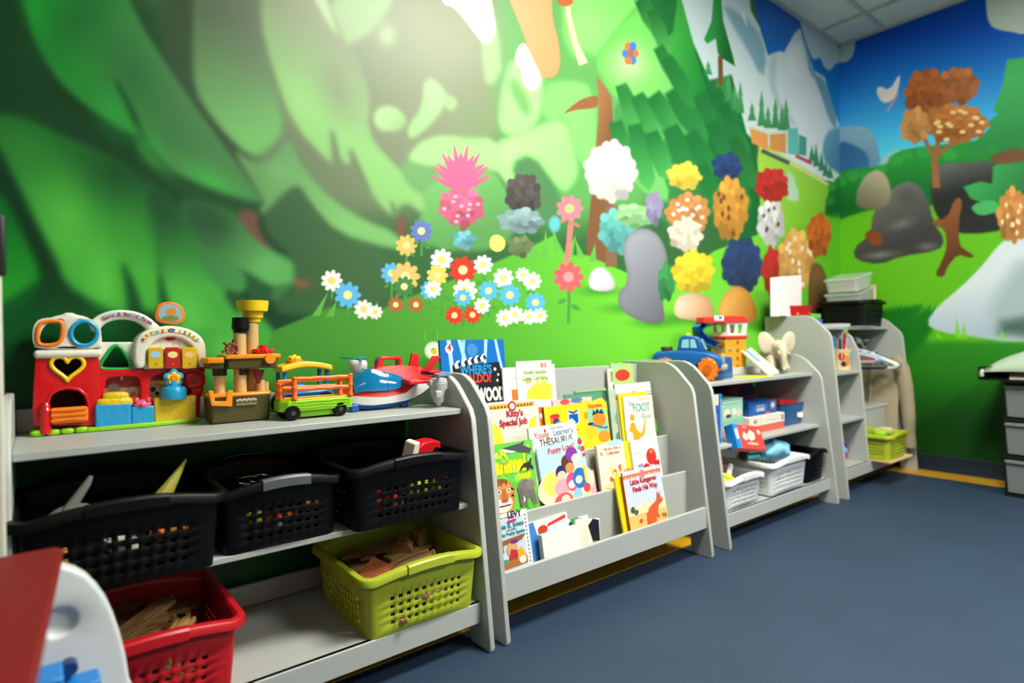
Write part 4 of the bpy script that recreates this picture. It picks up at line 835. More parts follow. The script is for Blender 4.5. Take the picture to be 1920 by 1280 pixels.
# ---- wooden masted toy ship
Y1 = -.16
ship = thing('toy_pirate_ship', 'olive and orange toy sailing ship with tan masts beside the toy farm', 'toy ship', (0,0,0))
olive = mat('olive_plastic', (74,70,22), .35); sor = mat('ship_orange', (240,146,24), .35); tan = mat('tan_tube', (208,172,108), .5, var=.06)
def P3(px, py, Y=Y1): return at(px, py, 'y', Y)
def deck(name, cx0, cx1, z0, z1, d0, d1, m, tp=1.0, pt=.018, sub=None):
    "ship-shaped block, pointed a little at the right end"
    def out(k, z): return [(cx0+(1-k)*.008, Y1-d0*k, z), (cx1-pt*.6, Y1-d0*k, z), (cx1-(1-k)*.008, Y1-d0*k*.35, z), (cx1-(1-k)*.008, Y1+d1*k*.35, z), (cx1-pt*.6, Y1+d1*k, z), (cx0+(1-k)*.008, Y1+d1*k, z)]
    return obj(name, MB().loft([out(tp, z0), out(1.0, z1)]), m, sub or ship, bevel=.004, seg=2)
xa, xb = P3(396,760,-.2).x, P3(512,740,-.2).x; zh0, zh1 = .654, P3(450,742,-.2).z
deck('hull', xa, xb, zh0, zh1, .048, .045, olive, .82)
deck('gunwale', xa-.004, xb+.003, zh1-.001, zh1+.008, .052, .049, sor)
q = P3(408,752,-.21); obj('stern_notch', MB().prism([(q.x-.020,q.z+.026),(q.x-.010,q.z+.026),(q.x-.006,q.z-.0),(q.x+.018,q.z-.001),(q.x+.022,q.z+.024),(q.x+.034,q.z+.024),(q.x+.031,q.z-.015),(q.x-.014,q.z-.010)], Y1-.054, Y1-.046), sor, ship, bevel=.0015)
for (x0_, x1_, yy, n_) in ((443,482,-.2095,'hull_sticker'),(500,511,-.204,'hull_sticker')):
    a_, b_ = P3(x0_,750,yy), P3(x1_,757,yy); mb = MB(); mb.box(a_.x, b_.x, Y1-.0492, Y1-.0485, b_.z-.001, a_.z+.003) if n_ and x0_ == 443 else None
    if x0_ == 443:
        o_ = obj(n_, mb, col((96,90,44)), ship); mb = MB()
        for k in range(9): mb.prism(circ(a_.x+.003+k*(b_.x-a_.x-.006)/8, a_.z-.001+.002*(k % 2), .0032, .003, 7), Y1-.0496, Y1-.0490)
        mb.box(a_.x, b_.x, Y1-.0496, Y1-.0490, b_.z+.001, b_.z+.0022); obj('sticker_print', mb, col((190,184,160)), o_)
for (px, py0, py1, rr, nm, dy) in ((412,690,745,.013,'stern_post',0),(451,622,738,.0148,'foremast',-.01),(474,602,738,.0155,'mainmast',.012),(489,712,738,.010,'deck_post',-.02),(498,715,738,.008,'deck_post',.01)):
    a_, b_ = P3(px, py1, Y1+dy), P3(px, py0, Y1+dy); obj(nm, MB().cyl((a_.x, Y1+dy, a_.z-.01), (a_.x, Y1+dy, b_.z), rr, n=28), tan, ship)
a_ = P3(449,610,Y1-.01); obj('mast_cap', MB().lathe([(.0175,-.018),(.0175,-.010),(.0205,-.009),(.0205,.004),(.0195,.005),(.0195,.018),(.017,.020)], (P3(451,610,Y1-.01).x, Y1-.01, a_.z)), blk, ship)
a_ = P3(474,602,Y1+.012); obj('crows_nest', MB().lathe([(.0185,-.002),(.0185,.008),(.0245,.009),(.0255,.022),(.036,.026),(.0385,.052),(.037,.052),(.033,.032),(.012,.03)], (a_.x, Y1+.012, a_.z)), mat('crow_yellow', (240,204,20), .35), ship)
z_d = P3(470,680,-.2).z
def slab(nm, pts, z0, z1, m): return obj(nm, MB().prism(pts, z0, z1, 'z'), m, ship, bevel=.003, seg=2)
xs0, xs1, xs2 = P3(387,670,-.19).x, P3(430,670,-.19).x, P3(527,670,-.19).x
slab('upper_deck', [(xs1-.012,Y1-.045),(xs2-.012,Y1-.050),(xs2,Y1-.03),(xs2,Y1+.03),(xs2-.02,Y1+.045),(xs1-.012,Y1+.045)], z_d+.010, z_d+.021, sor)
slab('upper_deck_skirt', [(xs1-.006,Y1-.040),(xs2-.018,Y1-.045),(xs2-.006,Y1-.025),(xs2-.006,Y1+.03),(xs2-.02,Y1+.040),(xs1-.006,Y1+.040)], z_d-.014, z_d+.0105, olive)
slab('stern_deck', [(xs0,Y1-.035),(xs1-.013,Y1-.040),(xs1-.013,Y1+.04),(xs0,Y1+.035)], z_d+.001, z_d+.015, sor); slab('stern_deck_skirt', [(xs0+.006,Y1-.03),(xs1-.013,Y1-.035),(xs1-.013,Y1+.035),(xs0+.006,Y1+.03)], z_d-.012, z_d+.0015, olive)
a_ = P3(506,672,-.21); obj('deck_boss', MB().cyl((a_.x, Y1-.056, a_.z), (a_.x, Y1-.04, a_.z), .013), sor, ship, bevel=.001)
for px_ in (412, 451): a_ = P3(px_,700); obj('post_socket', MB().cyl((a_.x, Y1-(.01 if px_ == 451 else 0), z_d-.03), (a_.x, Y1-(.01 if px_ == 451 else 0), z_d-.012), .0165), mat('dark_olive', (44,36,18), .4), ship)
a_ = P3(430,654); mb = MB(); dr = mat('dark_red_plastic', (120,14,20), .35)
mb.tube([(a_.x+.013*math.cos(t_), a_.z*0+Y1-.02, a_.z+.013*math.sin(t_)) for t_ in [2*PI*k/24 for k in range(24)]], .0028, 8, closed=True)
for k in range(6):
    t_ = PI*k/3+.3; mb.tube([(a_.x, Y1-.02, a_.z), (a_.x+.024*math.cos(t_), Y1-.02, a_.z+.024*math.sin(t_))], [.002,.0034], 8)
obj('steering_wheel', mb, dr, ship)
obj('wheel_stand', MB().prism([(a_.x+.004,a_.z-.026),(a_.x+.030,a_.z-.026),(a_.x+.026,a_.z-.004),(a_.x+.014,a_.z+.004)], Y1-.018, Y1-.004), mat('stand_orange', (214,96,20), .4), ship, bevel=.002)
a_ = P3(492,660); obj('capstan', MB().lathe([(.022,-.006),(.026,0),(.025,.006),(.010,.008),(.009,.016),(.007,.017)], (a_.x, Y1-.005, z_d+.027)), fred, ship)
mb = MB(); [mb.ell((a_.x+.022*math.cos(k*PI/4), Y1-.005+.022*math.sin(k*PI/4), z_d+.028), (.006,.006,.006), 10, 6) for k in range(8)]; obj('capstan_knobs', mb, fred, ship)
a_ = P3(480,700); obj('hatch_lever', MB().prism([(a_.x-.006,a_.z-.024),(a_.x+.002,a_.z-.024),(a_.x+.014,a_.z+.01),(a_.x-.014,a_.z+.01)], Y1-.03, Y1-.022), dr, ship, bevel=.002)

# ---- farm trailer and the tractor behind it
Yt = -.262
tr = thing('toy_trailer', 'lime green toy farm trailer with an orange log fence, in front of the blue tractor', 'toy trailer', (0,0,0))
L_, Rr_ = P3(527,745,Yt), P3(662,745,Yt); x0, x1 = L_.x, Rr_.x; zb = P3(600,768,Yt).z; zu = P3(600,748,Yt).z
def tpts(k=0): return [(x0+.018-k,Yt-k),(x1-.004+k,Yt-k),(x1+k,Yt+.004),(x1+k,Yt+.075+k),(x0+.018-k,Yt+.075+k),(x0-k,Yt+.060),(x0-k,Yt+.018)]
obj('trailer_bed', MB().prism(tpts(), zb, zu, 'z'), flime, tr, bevel=.004)
obj('bed_boards', MB().prism(tpts(-.004), zu, zu+.004, 'z'), fyel, tr, bevel=.001)
mb = MB()
for k in range(3): mb.tube([(x0+.025+i*(x1-x0-.035)/8, Yt-.0005, zb+.007+k*.0075+.0012*math.sin(i*1.9+k)) for i in range(9)], .0009, 5)
obj('board_grain', mb, mat('lime_groove', (110,176,14), .4), tr)
obj('chassis', MB().box(x0+.05, x1-.03, Yt+.012, Yt+.065, zb-.016, zb), flime, tr, bevel=.003)
for (xw, yw) in ((x0+.028, Yt+.004), (x1-.034, Yt+.008), (x0+.028, Yt+.062), (x1-.034, Yt+.062)):
    w_ = obj('wheel', MB().lathe([(.004,-.008),(.016,-.008),(.0185,-.005),(.0185,.005),(.016,.008),(.004,.008)], (xw, yw, zt+.0192), 'y'), blk, tr); obj('hub_cap', MB().cyl((xw, yw-.0095, zt+.019), (xw, yw-.007, zt+.019), .006), col((60,60,60)), w_)
zf0, zf1 = zu+.004, zu+.062
fen = mat('fence_orange', (240,110,24), .38, bump=.4, bscale=60)
def rail(a_, b_, r=.0052):
    n_ = 9; return MB().tube([tuple(Vector(a_).lerp(Vector(b_), i/(n_-1))+Vector((0,0,.0008*math.sin(i*2.3)))) for i in range(n_)], [r*(1+.12*math.sin(i*3.1)) for i in range(n_)], 10)
posts = [((x0+.034, Yt+.004), zf1-.002), ((x1-.006, Yt+.004), zf1), ((x0+.008, Yt+.030), zf1-.018), ((x0+.012, Yt+.064), zf1-.018), ((x1-.008, Yt+.068), zf1-.006)]
for (p_, zt_) in posts: obj('fence_post', MB().lathe([(.0075,0),(.0075,.004),(.0062,.006),(.0062,(zt_-zf0)*.45),(.0078,(zt_-zf0)*.5),(.0062,(zt_-zf0)*.56),(.0062,zt_-zf0-.006),(.0078,zt_-zf0-.004),(.006,zt_-zf0)], (p_[0], p_[1], zf0), n=14), fen, tr)
for z_ in (zf0+.024, zf0+.05): obj('fence_rail', rail((x0+.034, Yt+.004, z_), (x1-.006, Yt+.004, z_)), fen, tr)
for z_ in (zf0+.018, zf0+.036):
    obj('fence_rail', rail((x0+.008, Yt+.030, z_), (x0+.034, Yt+.004, z_+.002), .0045), fen, tr); obj('fence_rail', rail((x0+.008, Yt+.030, z_), (x0+.012, Yt+.064, z_), .0045), fen, tr)
    obj('fence_rail', rail((x0+.012, Yt+.064, z_+.006), (x1-.008, Yt+.068, z_+.006), .0045), fen, tr); obj('fence_rail', rail((x1-.006, Yt+.004, z_+.004), (x1-.008, Yt+.068, z_+.004), .0045), fen, tr)
Yk = -.13
tk = thing('toy_tractor', 'blue toy tractor with a curved yellow roof and black wheels behind the lime trailer', 'toy tractor', (0,0,0))
a_, b_ = P3(520,700,Yk), P3(612,700,Yk); xa, xb = a_.x, b_.x; zr = P3(565,692,Yk).z
ap = [(xa-.002+i*(xb-xa+.004)/10, zr-.006+.012*math.sin(PI*i/10)) for i in range(11)]
obj('cab_roof', MB().prism(ap+[(p_[0], p_[1]+.016) for p_ in ap[::-1]], Yk-.042, Yk+.035), mat('roof_yellow', (246,204,40), .35), tk, bevel=.004)
blu = mat('tractor_blue', (22,120,190), .3)
for (xx, yy) in ((xa+.006,Yk-.03),(xa+.006,Yk+.024),(xb-.014,Yk-.03),(xb-.014,Yk+.024)): obj('cab_pillar', MB().box(xx, xx+.010, yy, yy+.010, zt+.055, zr), blu, tk, bevel=.002)
obj('body', MB().prism([(xa,zt+.02),(xb+.01,zt+.02),(xb+.01,zt+.055),(xb-.01,zt+.066),(xa,zt+.062)], Yk-.034, Yk+.03), blu, tk, bevel=.006)
obj('seat', MB().box(xa+.03, xa+.07, Yk-.02, Yk+.016, zt+.06, zt+.082), blu, tk, bevel=.006)
c_ = P3(552,678,Yk); obj('beacon_base', MB().cyl((c_.x, Yk, zr+.018), (c_.x, Yk, zr+.027), .023, .021), forange, tk, bevel=.002); mb = MB()
for k in range(9): mb.ell((c_.x+.011*math.cos(k*2*PI/8)*(k < 8), Yk+.011*math.sin(k*2*PI/8)*(k < 8), zr+.030+(.004 if k == 8 else 0)), (.007,.007,.007), 10, 6)
obj('beacon', mb, fyel, tk)
for (xw, yw) in ((xa+.022,Yk-.044),(xa+.022,Yk+.040),(xb-.018,Yk-.044),(xb-.018,Yk+.040)): w_ = obj('wheel', MB().lathe([(.006,-.011),(.024,-.011),(.028,-.007),(.028,.007),(.024,.011),(.006,.011)], (xw, yw, zt+.0285), 'y'), blk, tk); obj('hub_cap', MB().cyl((xw, yw-.013, zt+.028), (xw, yw-.010, zt+.028), .009), fyel, w_)

# ---- red, white and blue toy aeroplane with two tilting engines
Yp = -.175
pn = thing('toy_aeroplane', 'red, white and blue toy aeroplane with blue cockpit glass and two grey engines', 'toy aeroplane', (0,0,0))
stations = [  # px x, lower, blue/white seam, white/red seam, top, half width
 (640,757,752,743,738,.012),(655,763,755,741,724,.032),(670,765.5,757,741.5,706,.042),(688,766,757,742,694,.048),(705,765,755,742,688,.050),(725,762,752.5,739,685,.050),(745,757,749,735,684,.048),(762,751,744,722,685,.044),(780,741,736,714,687,.036),(800,728,724,710,690,.026),(822,713,711,703,692,.014)]
def band(i0, i1, wl, wh):
    secs = []
    for s in stations:
        xx = P3(s[0], 720, Yp).x; za = P3(s[0], s[1+i0], Yp-.0).z; zb_ = P3(s[0], s[1+i1], Yp).z; w0, w1 = s[5]*wl, s[5]*wh
        secs.append([(xx,Yp-w0,za),(xx,Yp-(w0*.45+w1*.55),za+(zb_-za)*.55),(xx,Yp-w1,zb_),(xx,Yp+w1,zb_),(xx,Yp+(w0*.45+w1*.55),za+(zb_-za)*.55),(xx,Yp+w0,za)])
    return MB().loft(secs)
pw = mat('plane_white', (226,228,222), .3); pred = mat('plane_red', (206,36,34), .28); pblue = mat('plane_blue', (10,84,164), .3); glass = mat('blue_canopy', (6,112,166), .08, coat=1.0)
obj('belly', band(0, 1, .55, .92), pblue, pn); obj('lower_hull', band(1, 2, .92, 1.0), pw, pn); obj('upper_hull', band(2, 3, 1.0, .55), pred, pn)
# canopy: faceted shell slightly outside the hull at the nose
secs = []
for (px_, lo, hi, w_) in ((655,739,722,.0335),(668,735,703,.043),(690,734,691,.050),(712,733,697,.053),(730,729,700,.0525),(744,722,704,.050)):
    xx = P3(px_,720,Yp).x; zl, zh_ = P3(px_,lo,Yp-.04).z, P3(px_,hi,Yp-.03).z; secs.append([(xx,Yp-w_*1.03,zl),(xx,Yp-w_*.95,zl+(zh_-zl)*.55),(xx,Yp-w_*.62,zh_),(xx,Yp+w_*.62,zh_),(xx,Yp+w_*.95,zl+(zh_-zl)*.55),(xx,Yp+w_*1.03,zl)])
cn = obj('canopy', MB().loft(secs), glass, pn, bevel=.002)
m2 = P3(712,715,Yp); obj('canopy_frame', MB().tube([(m2.x,Yp-.0545,P3(712,733,Yp-.04).z),(m2.x,Yp-.0515,P3(712,715,Yp-.04).z),(m2.x,Yp-.034,P3(712,697,Yp-.03).z+.001)], .0012, 6), pblue, cn)
h0, h1 = P3(704,688,Yp), P3(750,688,Yp); hz = P3(720,668,Yp).z; zz = h0.z
cutout('carry_handle', [[(h0.x-.006,zz-.006),(h0.x-.002,zz+.004),(h0.x+.008,hz-.002),(h0.x+.014,hz),(h1.x-.006,hz),(h1.x,hz-.008),(h1.x+.003,zz-.006)], [(h0.x+.018,zz+.003),(h0.x+.022,hz-.010),(h1.x-.010,hz-.010),(h1.x-.010,zz+.003)]], Yp-.014, Yp+.014, pred, pn, bev=.003)
q = P3(707,674,Yp-.015); obj('blue_button', MB().box(q.x-.004,q.x+.004,Yp-.018,Yp-.012,q.z-.004,q.z+.004), pblue, pn, bevel=.001)
# wings, fins, tail
def plate(nm, pts, z0, z1, m, **k): return obj(nm, MB().prism(pts, z0, z1, 'z'), m, pn, bevel=.002, **k)
wz = P3(790,714,Yp-.06).z
wx0, wx1 = P3(756,716,Yp-.06).x, P3(802,716,Yp-.06).x
obj('wing', MB().loft([[(wx0,Yp-.03,wz-.004),(wx0+.055,Yp-.03,wz-.004),(wx0+.055,Yp-.03,wz+.012),(wx0,Yp-.03,wz+.012)],[(wx0+.006,Yp-.088,wz-.006),(wx1,Yp-.088,wz-.006),(wx1,Yp-.088,wz+.004),(wx0+.006,Yp-.088,wz+.004)]]), pred, pn, bevel=.002)
obj('wing', MB().loft([[(wx0-.01,Yp+.03,wz),(wx0+.05,Yp+.03,wz),(wx0+.05,Yp+.03,wz+.014),(wx0-.01,Yp+.03,wz+.014)],[(wx0-.09,Yp+.075,wz+.002),(wx0-.04,Yp+.075,wz+.002),(wx0-.04,Yp+.075,wz+.012),(wx0-.09,Yp+.075,wz+.012)]]), pred, pn, bevel=.002)
obj('wing_emblem', MB().prism(circ(wx0+.03, Yp-.070, .010, .006, 12), wz+.0062, wz+.0072, 'z'), col((226,190,170)), pn)
f = [(766,690),(772,662),(784,662),(785,688)]; cutout('tail_fin', [pl(f, Yp+.035)], Yp+.032, Yp+.040, pred, pn, bev=.001)
f = [(790,696),(806,676),(811,667),(825,667),(818,680),(806,697)]; tf = cutout('tail_fin', [pl(f, Yp-.03)], Yp-.034, Yp-.026, pred, pn, bev=.001)
a_ = P3(803,696,Yp); obj('tail_plane', MB().box(a_.x-.018,a_.x+.012,Yp-.034,Yp+.04,a_.z-.003,a_.z+.003), pred, pn, bevel=.002)
def engine(cx, cy, cz, h, r, m, em):
    e = obj('engine', MB().lathe([(r*.28,-h*.62),(r*.3,-h*.56),(r*.55,-h*.50),(r*.86,-h*.2),(r*.98,h*.05),(r,h*.2),(r*.97,h*.22),(r*.99,h*.24),(r*.9,h*.36),(r*.55,h*.40)], (cx,cy,cz)), m, pn, angle=25)
    obj('engine_hub', MB().cyl((cx,cy,cz+h*.38),(cx,cy,cz+h*.50),.0045), fbl2, e)
    mb = MB()
    for k in range(3):
        a = 2*PI*k/3+em; d = Vector((math.cos(a),math.sin(a),0)); n_ = Vector((-d.y,d.x,0)); b0 = Vector((cx,cy,cz+h*.47))
        mb.loft([[tuple(b0+d*s+n_*w_+Vector((0,0,tz+w_*.25))), tuple(b0+d*s-n_*w_+Vector((0,0,tz-w_*.25))), tuple(b0+d*s-n_*w_+Vector((0,0,tz-.0012-w_*.25))), tuple(b0+d*s+n_*w_+Vector((0,0,tz-.0012+w_*.25)))] for s, w_, tz in ((.003,.002,0),(.012,.0055,.001),(.030,.0065,.002),(.044,.0045,.003),(.050,.001,.003))])
    obj('propeller', mb, fbl2, e); return e
fbl2 = mat('propeller_blue', (24,130,214), .3); eng = mat('engine_grey', (176,180,176), .35)
e1 = P3(822,728,Yp-.10); e_ = engine(e1.x, Yp-.10, e1.z, .078, .0265, eng, .1)
obj('engine_pylon', MB().box(e1.x-.032,e1.x-.012,Yp-.108,Yp-.088,wz-.012,wz+.004), eng, pn, bevel=.003); obj('step_block', MB().box(e1.x-.026,e1.x-.004,Yp-.130,Yp-.115,e1.z-.025,e1.z-.004), eng, e_, bevel=.004)
obj('engine_emblem', MB().prism(circ(e1.x+.014, e1.z-.012, .007, .011, 14), Yp-.124, Yp-.119), col((90,60,70)), e_)
e2 = P3(671,690,Yp+.075); engine(e2.x, Yp+.075, e2.z, .06, .0275, pw, 2.7)
for (px_, yy) in ((664,Yp-.03),(664,Yp+.03),(757,Yp-.02),(757,Yp+.02)):
    a_ = P3(px_,760,yy); obj('landing_foot', MB().box(a_.x-.012,a_.x+.012,yy-.008,yy+.008,zt+.0005,zt+.022), pblue, pn, bevel=.004)
# ------------------------------------------------------------------ picture books
paper = mat('page_paper', (232,226,206), .8, var=.04, bscale=300)
def book(label, x0, w, h, t, yb, zf, tilt, cover, art=(), texts=(), roll=0.0, spine=None, tops=None, yaw=0.0, hard=False, group=None, name='book'):
    o = thing(name, label, 'book', (x0, yb, zf), group=group); o.rotation_mode = 'YXZ'; o.rotation_euler = (-math.radians(tilt), math.radians(roll), math.radians(yaw))
    c = col(cover, .3); sp = col(spine, .35) if spine else c; q = .0007 if not hard else .002
    if tops:   # shaped board book: outline given in unit coordinates
        pts = [(a*w, b*h) for a, b in tops]; obj('cover', MB().prism(pts, 0, t), c, o, bevel=.0008)
        obj('page_block', MB().prism([(p[0]*.985+.007*w, p[1]*.985+.007*h) for p in pts], .001, t+.0005), paper, o)
    else:
        mb = MB(); mb.box(0, w, 0, q, 0, h); mb.box(0, w, t-q, t, 0, h); obj('cover', mb, c, o, smooth=False)
        obj('spine', MB().box(-.0006, q, 0, t, 0, h), sp, o, smooth=False); obj('page_block', MB().box(q, w-.001, q+.0002, t-q-.0002, .001, h-.0012), paper, o, smooth=False)
    if art:
        mb = MB(); ms = []
        for k, s in enumerate([('r', .015, .985, .01, .985 if not tops else .93, cover)]+list(art)):
            c_ = tuple(s[-1])
            mb.cur = len(ms); ms.append(col(c_, .3))
            if s[0] == 'e': pts = circ(s[1]*w, s[2]*h, s[3]*w, s[4]*w, 24)
            elif s[0] == 'r': pts = [(s[1]*w, s[3]*h), (s[2]*w, s[3]*h), (s[2]*w, s[4]*h), (s[1]*w, s[4]*h)]
            else: pts = [(a*w, b*h) for a, b in s[1]]
            y = -.0001-.00006*k; n = len(pts); mb.add([(p[0], y, p[1]) for p in pts], [tuple(range(n))])
        o2 = obj('cover_art', mb, ms, o, smooth=False)
        me = o2.data
        for p in me.polygons: pass
    for (s, cx, cz, size, c_, *r) in texts:
        text('cover_lettering', s, size, col(c_, .35), o, (cx*w, -.0032 if 0 else -.0014, cz*h), bold=size*(r[0] if r else .0), sx=(r[1] if len(r) > 1 else 1.0), ext=.0002)
    return o
rb = random.Random(11)
def up(k, art):
    "the visible upper part of a cover: squeeze the art into the top 1-k of it"
    q = []
    for s in art:
        if s[0] == 'e': q.append(('e', s[1], k+(1-k)*s[2], s[3], s[4]*(1-k*.6), s[5]))
        elif s[0] == 'r': q.append(('r', s[1], s[2], k+(1-k)*s[3] if s[3] > 0 else 0, k+(1-k)*s[4], s[5]))
        else: q.append(('p', [(a, k+(1-k)*b) for a, b in s[1]], s[2]))
    return q
def dots(n, x0, x1, z0, z1, cols, r0, r1): return [('e', rb.uniform(x0,x1), rb.uniform(z0,z1), (lambda r: r)(rb.uniform(r0,r1)), rb.uniform(r0,r1), rb.choice(cols)) for _ in range(n)]
def zig(z, col_, n=14, amp=.012, x0=.04, x1=.96): return [('p', [(x0+(x1-x0)*k/n, z), (x0+(x1-x0)*(k+.5)/n, z+amp*(1 if k % 2 else 2)), (x0+(x1-x0)*(k+.8)/n, z)], col_) for k in range(n)]
# --- bottom slot
z1_ = .1165
book('pale chapter book with pen-written name and teal title, far left of bottom row', 1.0205, .130, .222, .010, -.420, z1_, 11, (196,210,220),
     [('r',.84,1,0,1,(226,228,226)),('r',.0,.84,.93,1,(226,228,226))]+[('e',.92,.03+.05*k,.02,.02,(110,110,130)) for k in range(19)]+up(.31,[('p',[(.1,.52),(.88,.56),(.74,.46),(.1,.43)],(150,92,48)),('p',[(.1,.13),(.84,.16),(.84,.02),(.1,.0)],(176,104,48)),('r',.1,.2,.3,.5,(120,80,56)),('e',.44,.33,.16,.2,(214,160,110)),('p',[(.3,.15),(.6,.15),(.56,.3),(.4,.34)],(186,50,50)),('e',.52,.46,.12,.05,(120,50,110)),('p',[(.56,.12),(.84,.14),(.7,.34),(.6,.3)],(232,168,40)),('e',.2,.14,.1,.06,(60,150,130)),('e',.7,.1,.1,.1,(240,236,230)),('e',.46,.845,.08,.035,(206,40,120)),('e',.58,.85,.08,.035,(206,40,120))]),
     [('Junie B. Jones',.46,.815,.019,(20,140,140),.02),('and Some',.48,.775,.009,(20,120,120)),('Sneaky Peeky Spying',.44,.72,.0135,(20,140,140),.02),('LEVY',.62,.935,.026,(40,44,60),.03,.9),('A STEPPING STONE BOOK',.33,.945,.0062,(226,110,60))])
book('thick blank off-white board book standing at the front of the bottom row', 1.19, .158, .136, .018, -.424, z1_, 10, (240,236,222), hard=True)
book('blue picture book with a red and green bird leaning behind the blank white book', 1.168, .17, .168, .008, -.398, z1_, 12, (240,234,216), [('p',[(0,0),(.34,0),(.16,1),(0,1)],(60,130,200)),('e',.35,.82,.12,.08,(200,50,40)),('e',.30,.72,.1,.07,(60,130,70)),('r',.0,.2,.1,.3,(230,200,60)),('p',[(.45,.84),(.95,.9),(.95,.97),(.5,.9)],(206,60,50))], roll=-2)
book('white picture book with a green and blue parrot behind the blank white book', 1.262, .165, .166, .008, -.387, z1_, 13, (240,236,222), [('e',.62,.86,.12,.09,(40,150,90)),('p',[(.5,.75),(.8,.9),(.98,.55),(.8,.3),(.62,.4)],(30,110,190)),('p',[(.62,.38),(.95,.4),(.8,.0),(.55,.1)],(240,160,30)),('e',.5,.8,.05,.05,(60,60,80))], roll=4)
book('black and white book with fine print leaning at the right of the bottom row', 1.335, .11, .148, .006, -.405, z1_, 11, (236,230,208), [('p',[(.5,.85),(.72,1),(.97,.96),(1,.0),(.95,0)],(28,28,30)),('p',[(.3,.2),(.5,.22),(.45,.3)],(220,80,50))]+[('r',.1+.02*k,.5,.75-.06*k,.76-.06*k,(200,190,160)) for k in range(8)], [('read to me',.80,.5,.006,(230,230,230))], roll=9)
book('thin yellow picture book directly behind the kangaroo book', 1.572, .205, .246, .006, -.409, z1_, 11, (246,214,20), [('r',0,1,0,.08,(240,190,20))], spine=(240,206,20), roll=-2)
book('orange kangaroo picture book with a red spine at the right of the bottom row', 1.592, .210, .262, .006, -.422, z1_, 11, (206,214,224),
     [('r',0,1,0,.42,(236,190,110)),('p',[(0,.42),(1,.42),(1,.56),(0,.52)],(240,220,170)),('r',0,1,.90,.955,(236,120,70))]+zig(.905,(250,236,220),12)+[('e',.5,.93,.07,.07,(214,130,120))]+dots(26,.05,.95,.03,.4,[(226,150,60),(214,90,50),(240,214,150),(120,130,70)],.02,.06)+[('e',.12,.5,.05,.05,(60,90,70)),('e',.2,.46,.05,.04,(70,100,70)),
      ('p',[(.40,.04),(.45,.16),(.44,.34),(.52,.46),(.62,.50),(.72,.53),(.78,.58),(.80,.66),(.84,.60),(.88,.66),(.87,.58),(.93,.53),(.86,.49),(.80,.48),(.74,.38),(.78,.30),(.70,.34),(.66,.24),(.56,.16),(.60,.06),(.74,.02),(.52,.03),(.50,.14),(.44,.06)],(214,92,44))],
     [('Little Kangaroo',.5,.815,.0255,(190,40,44),.03,.92),('Finds His Way',.52,.715,.0255,(190,40,44),.03,.92)], spine=(200,30,40))
# --- second slot
z2_ = .2365
book('green animal book with a tiger face, an elephant and a whale on its cover', 1.068, .185, .288, .009, -.333, z2_, 9, (110,204,70),
     dots(26,.05,.95,.05,.95,[(130,216,90),(96,190,60),(150,226,110)],.03,.09)+up(.28,[('r',.10,.30,.78,.84,(190,222,60)),
      ('p',[(.30,.93),(.5,.95),(.72,.97),(.82,1.0),(.78,.93),(.96,.86),(.9,.80),(.6,.86),(.42,.92)],(80,82,84)),('p',[(.3,.93),(.45,.89),(.62,.86),(.5,.84),(.34,.88)],(232,232,228)),
      ('p',[(.02,.46),(.2,.5),(.42,.42),(.5,.28),(.46,.1),(.4,.0),(.02,.0)],(206,134,66)),('e',.18,.44,.18,.08,(150,84,40)),('e',.22,.13,.2,.17,(236,226,206)),('e',.27,.30,.17,.17,(220,150,80)),('e',.10,.32,.05,.05,(30,30,30)),('e',.36,.31,.045,.04,(236,232,214)),('e',.16,.31,.045,.04,(236,232,214)),('e',.36,.31,.02,.02,(60,50,20)),('e',.16,.31,.02,.02,(60,50,20)),('p',[(.22,.34),(.3,.34),(.33,.19),(.19,.19)],(190,110,60)),('e',.26,.17,.075,.035,(170,90,80)),('p',[(.1,.11),(.42,.11),(.36,.09),(.16,.09)],(90,60,50)),
      ('p',[(.2,.40),(.24,.44),(.22,.38)],(40,30,26)),('p',[(.3,.40),(.32,.44),(.33,.38)],(40,30,26)),('p',[(.42,.35),(.49,.30),(.41,.31)],(40,30,26)),('p',[(.42,.26),(.48,.20),(.40,.22)],(40,30,26)),('p',[(.06,.25),(.12,.2),(.10,.25)],(40,30,26)),('p',[(.04,.33),(.1,.3),(.06,.28)],(40,30,26)),
      ('e',.72,.30,.17,.16,(126,116,110)),('p',[(.56,.28),(.66,.3),(.68,.1),(.64,.02),(.58,.04)],(110,100,96)),('p',[(.74,.25),(.9,.28),(.96,.03),(.86,.03),(.82,.15),(.74,.12),(.74,.02),(.68,.02)],(120,110,104)),('e',.84,.33,.1,.1,(140,130,122)),('p',[(.66,.20),(.70,.12),(.64,.08),(.66,.13)],(240,236,220)),
      ('p',[(.66,.60),(.74,.66),(.86,.67),(.90,.73),(.93,.72),(.90,.64),(.96,.56),(.93,.55),(.86,.6),(.84,.54),(.8,.54),(.79,.60),(.72,.60),(.64,.54)],(60,54,50))]),
     [('animal',.46,.69,.070,(246,232,20),.05,.70),('book',.74,.595,.032,(246,232,20),.05,.8),('The Big',.22,.875,.026,(226,232,60),.04,.8)])
book('white thesaurus with rainbow lettering behind the pink and blue storybook', 1.258, .215, .322, .010, -.322, z2_, 9, (244,242,234),
     [('r',.06,.35,.0,.35,(60,110,100)),('e',.2,.42,.14,.1,(60,90,90)),('e',.15,.26,.1,.1,(230,140,60)),('e',.2,.1,.16,.12,(50,90,110)),('r',.30,.34,.93,.965,(226,50,50))],
     [('THESAURUS',.53,.795,.034,(40,50,54),.0,.82),('Children\'s Publishing',.56,.955,.0075,(110,110,110)),('Young',.24,.88,.031,(226,90,50),.0,.8),('Learner\'s',.70,.882,.031,(90,130,180),.0,.8)], roll=-1)
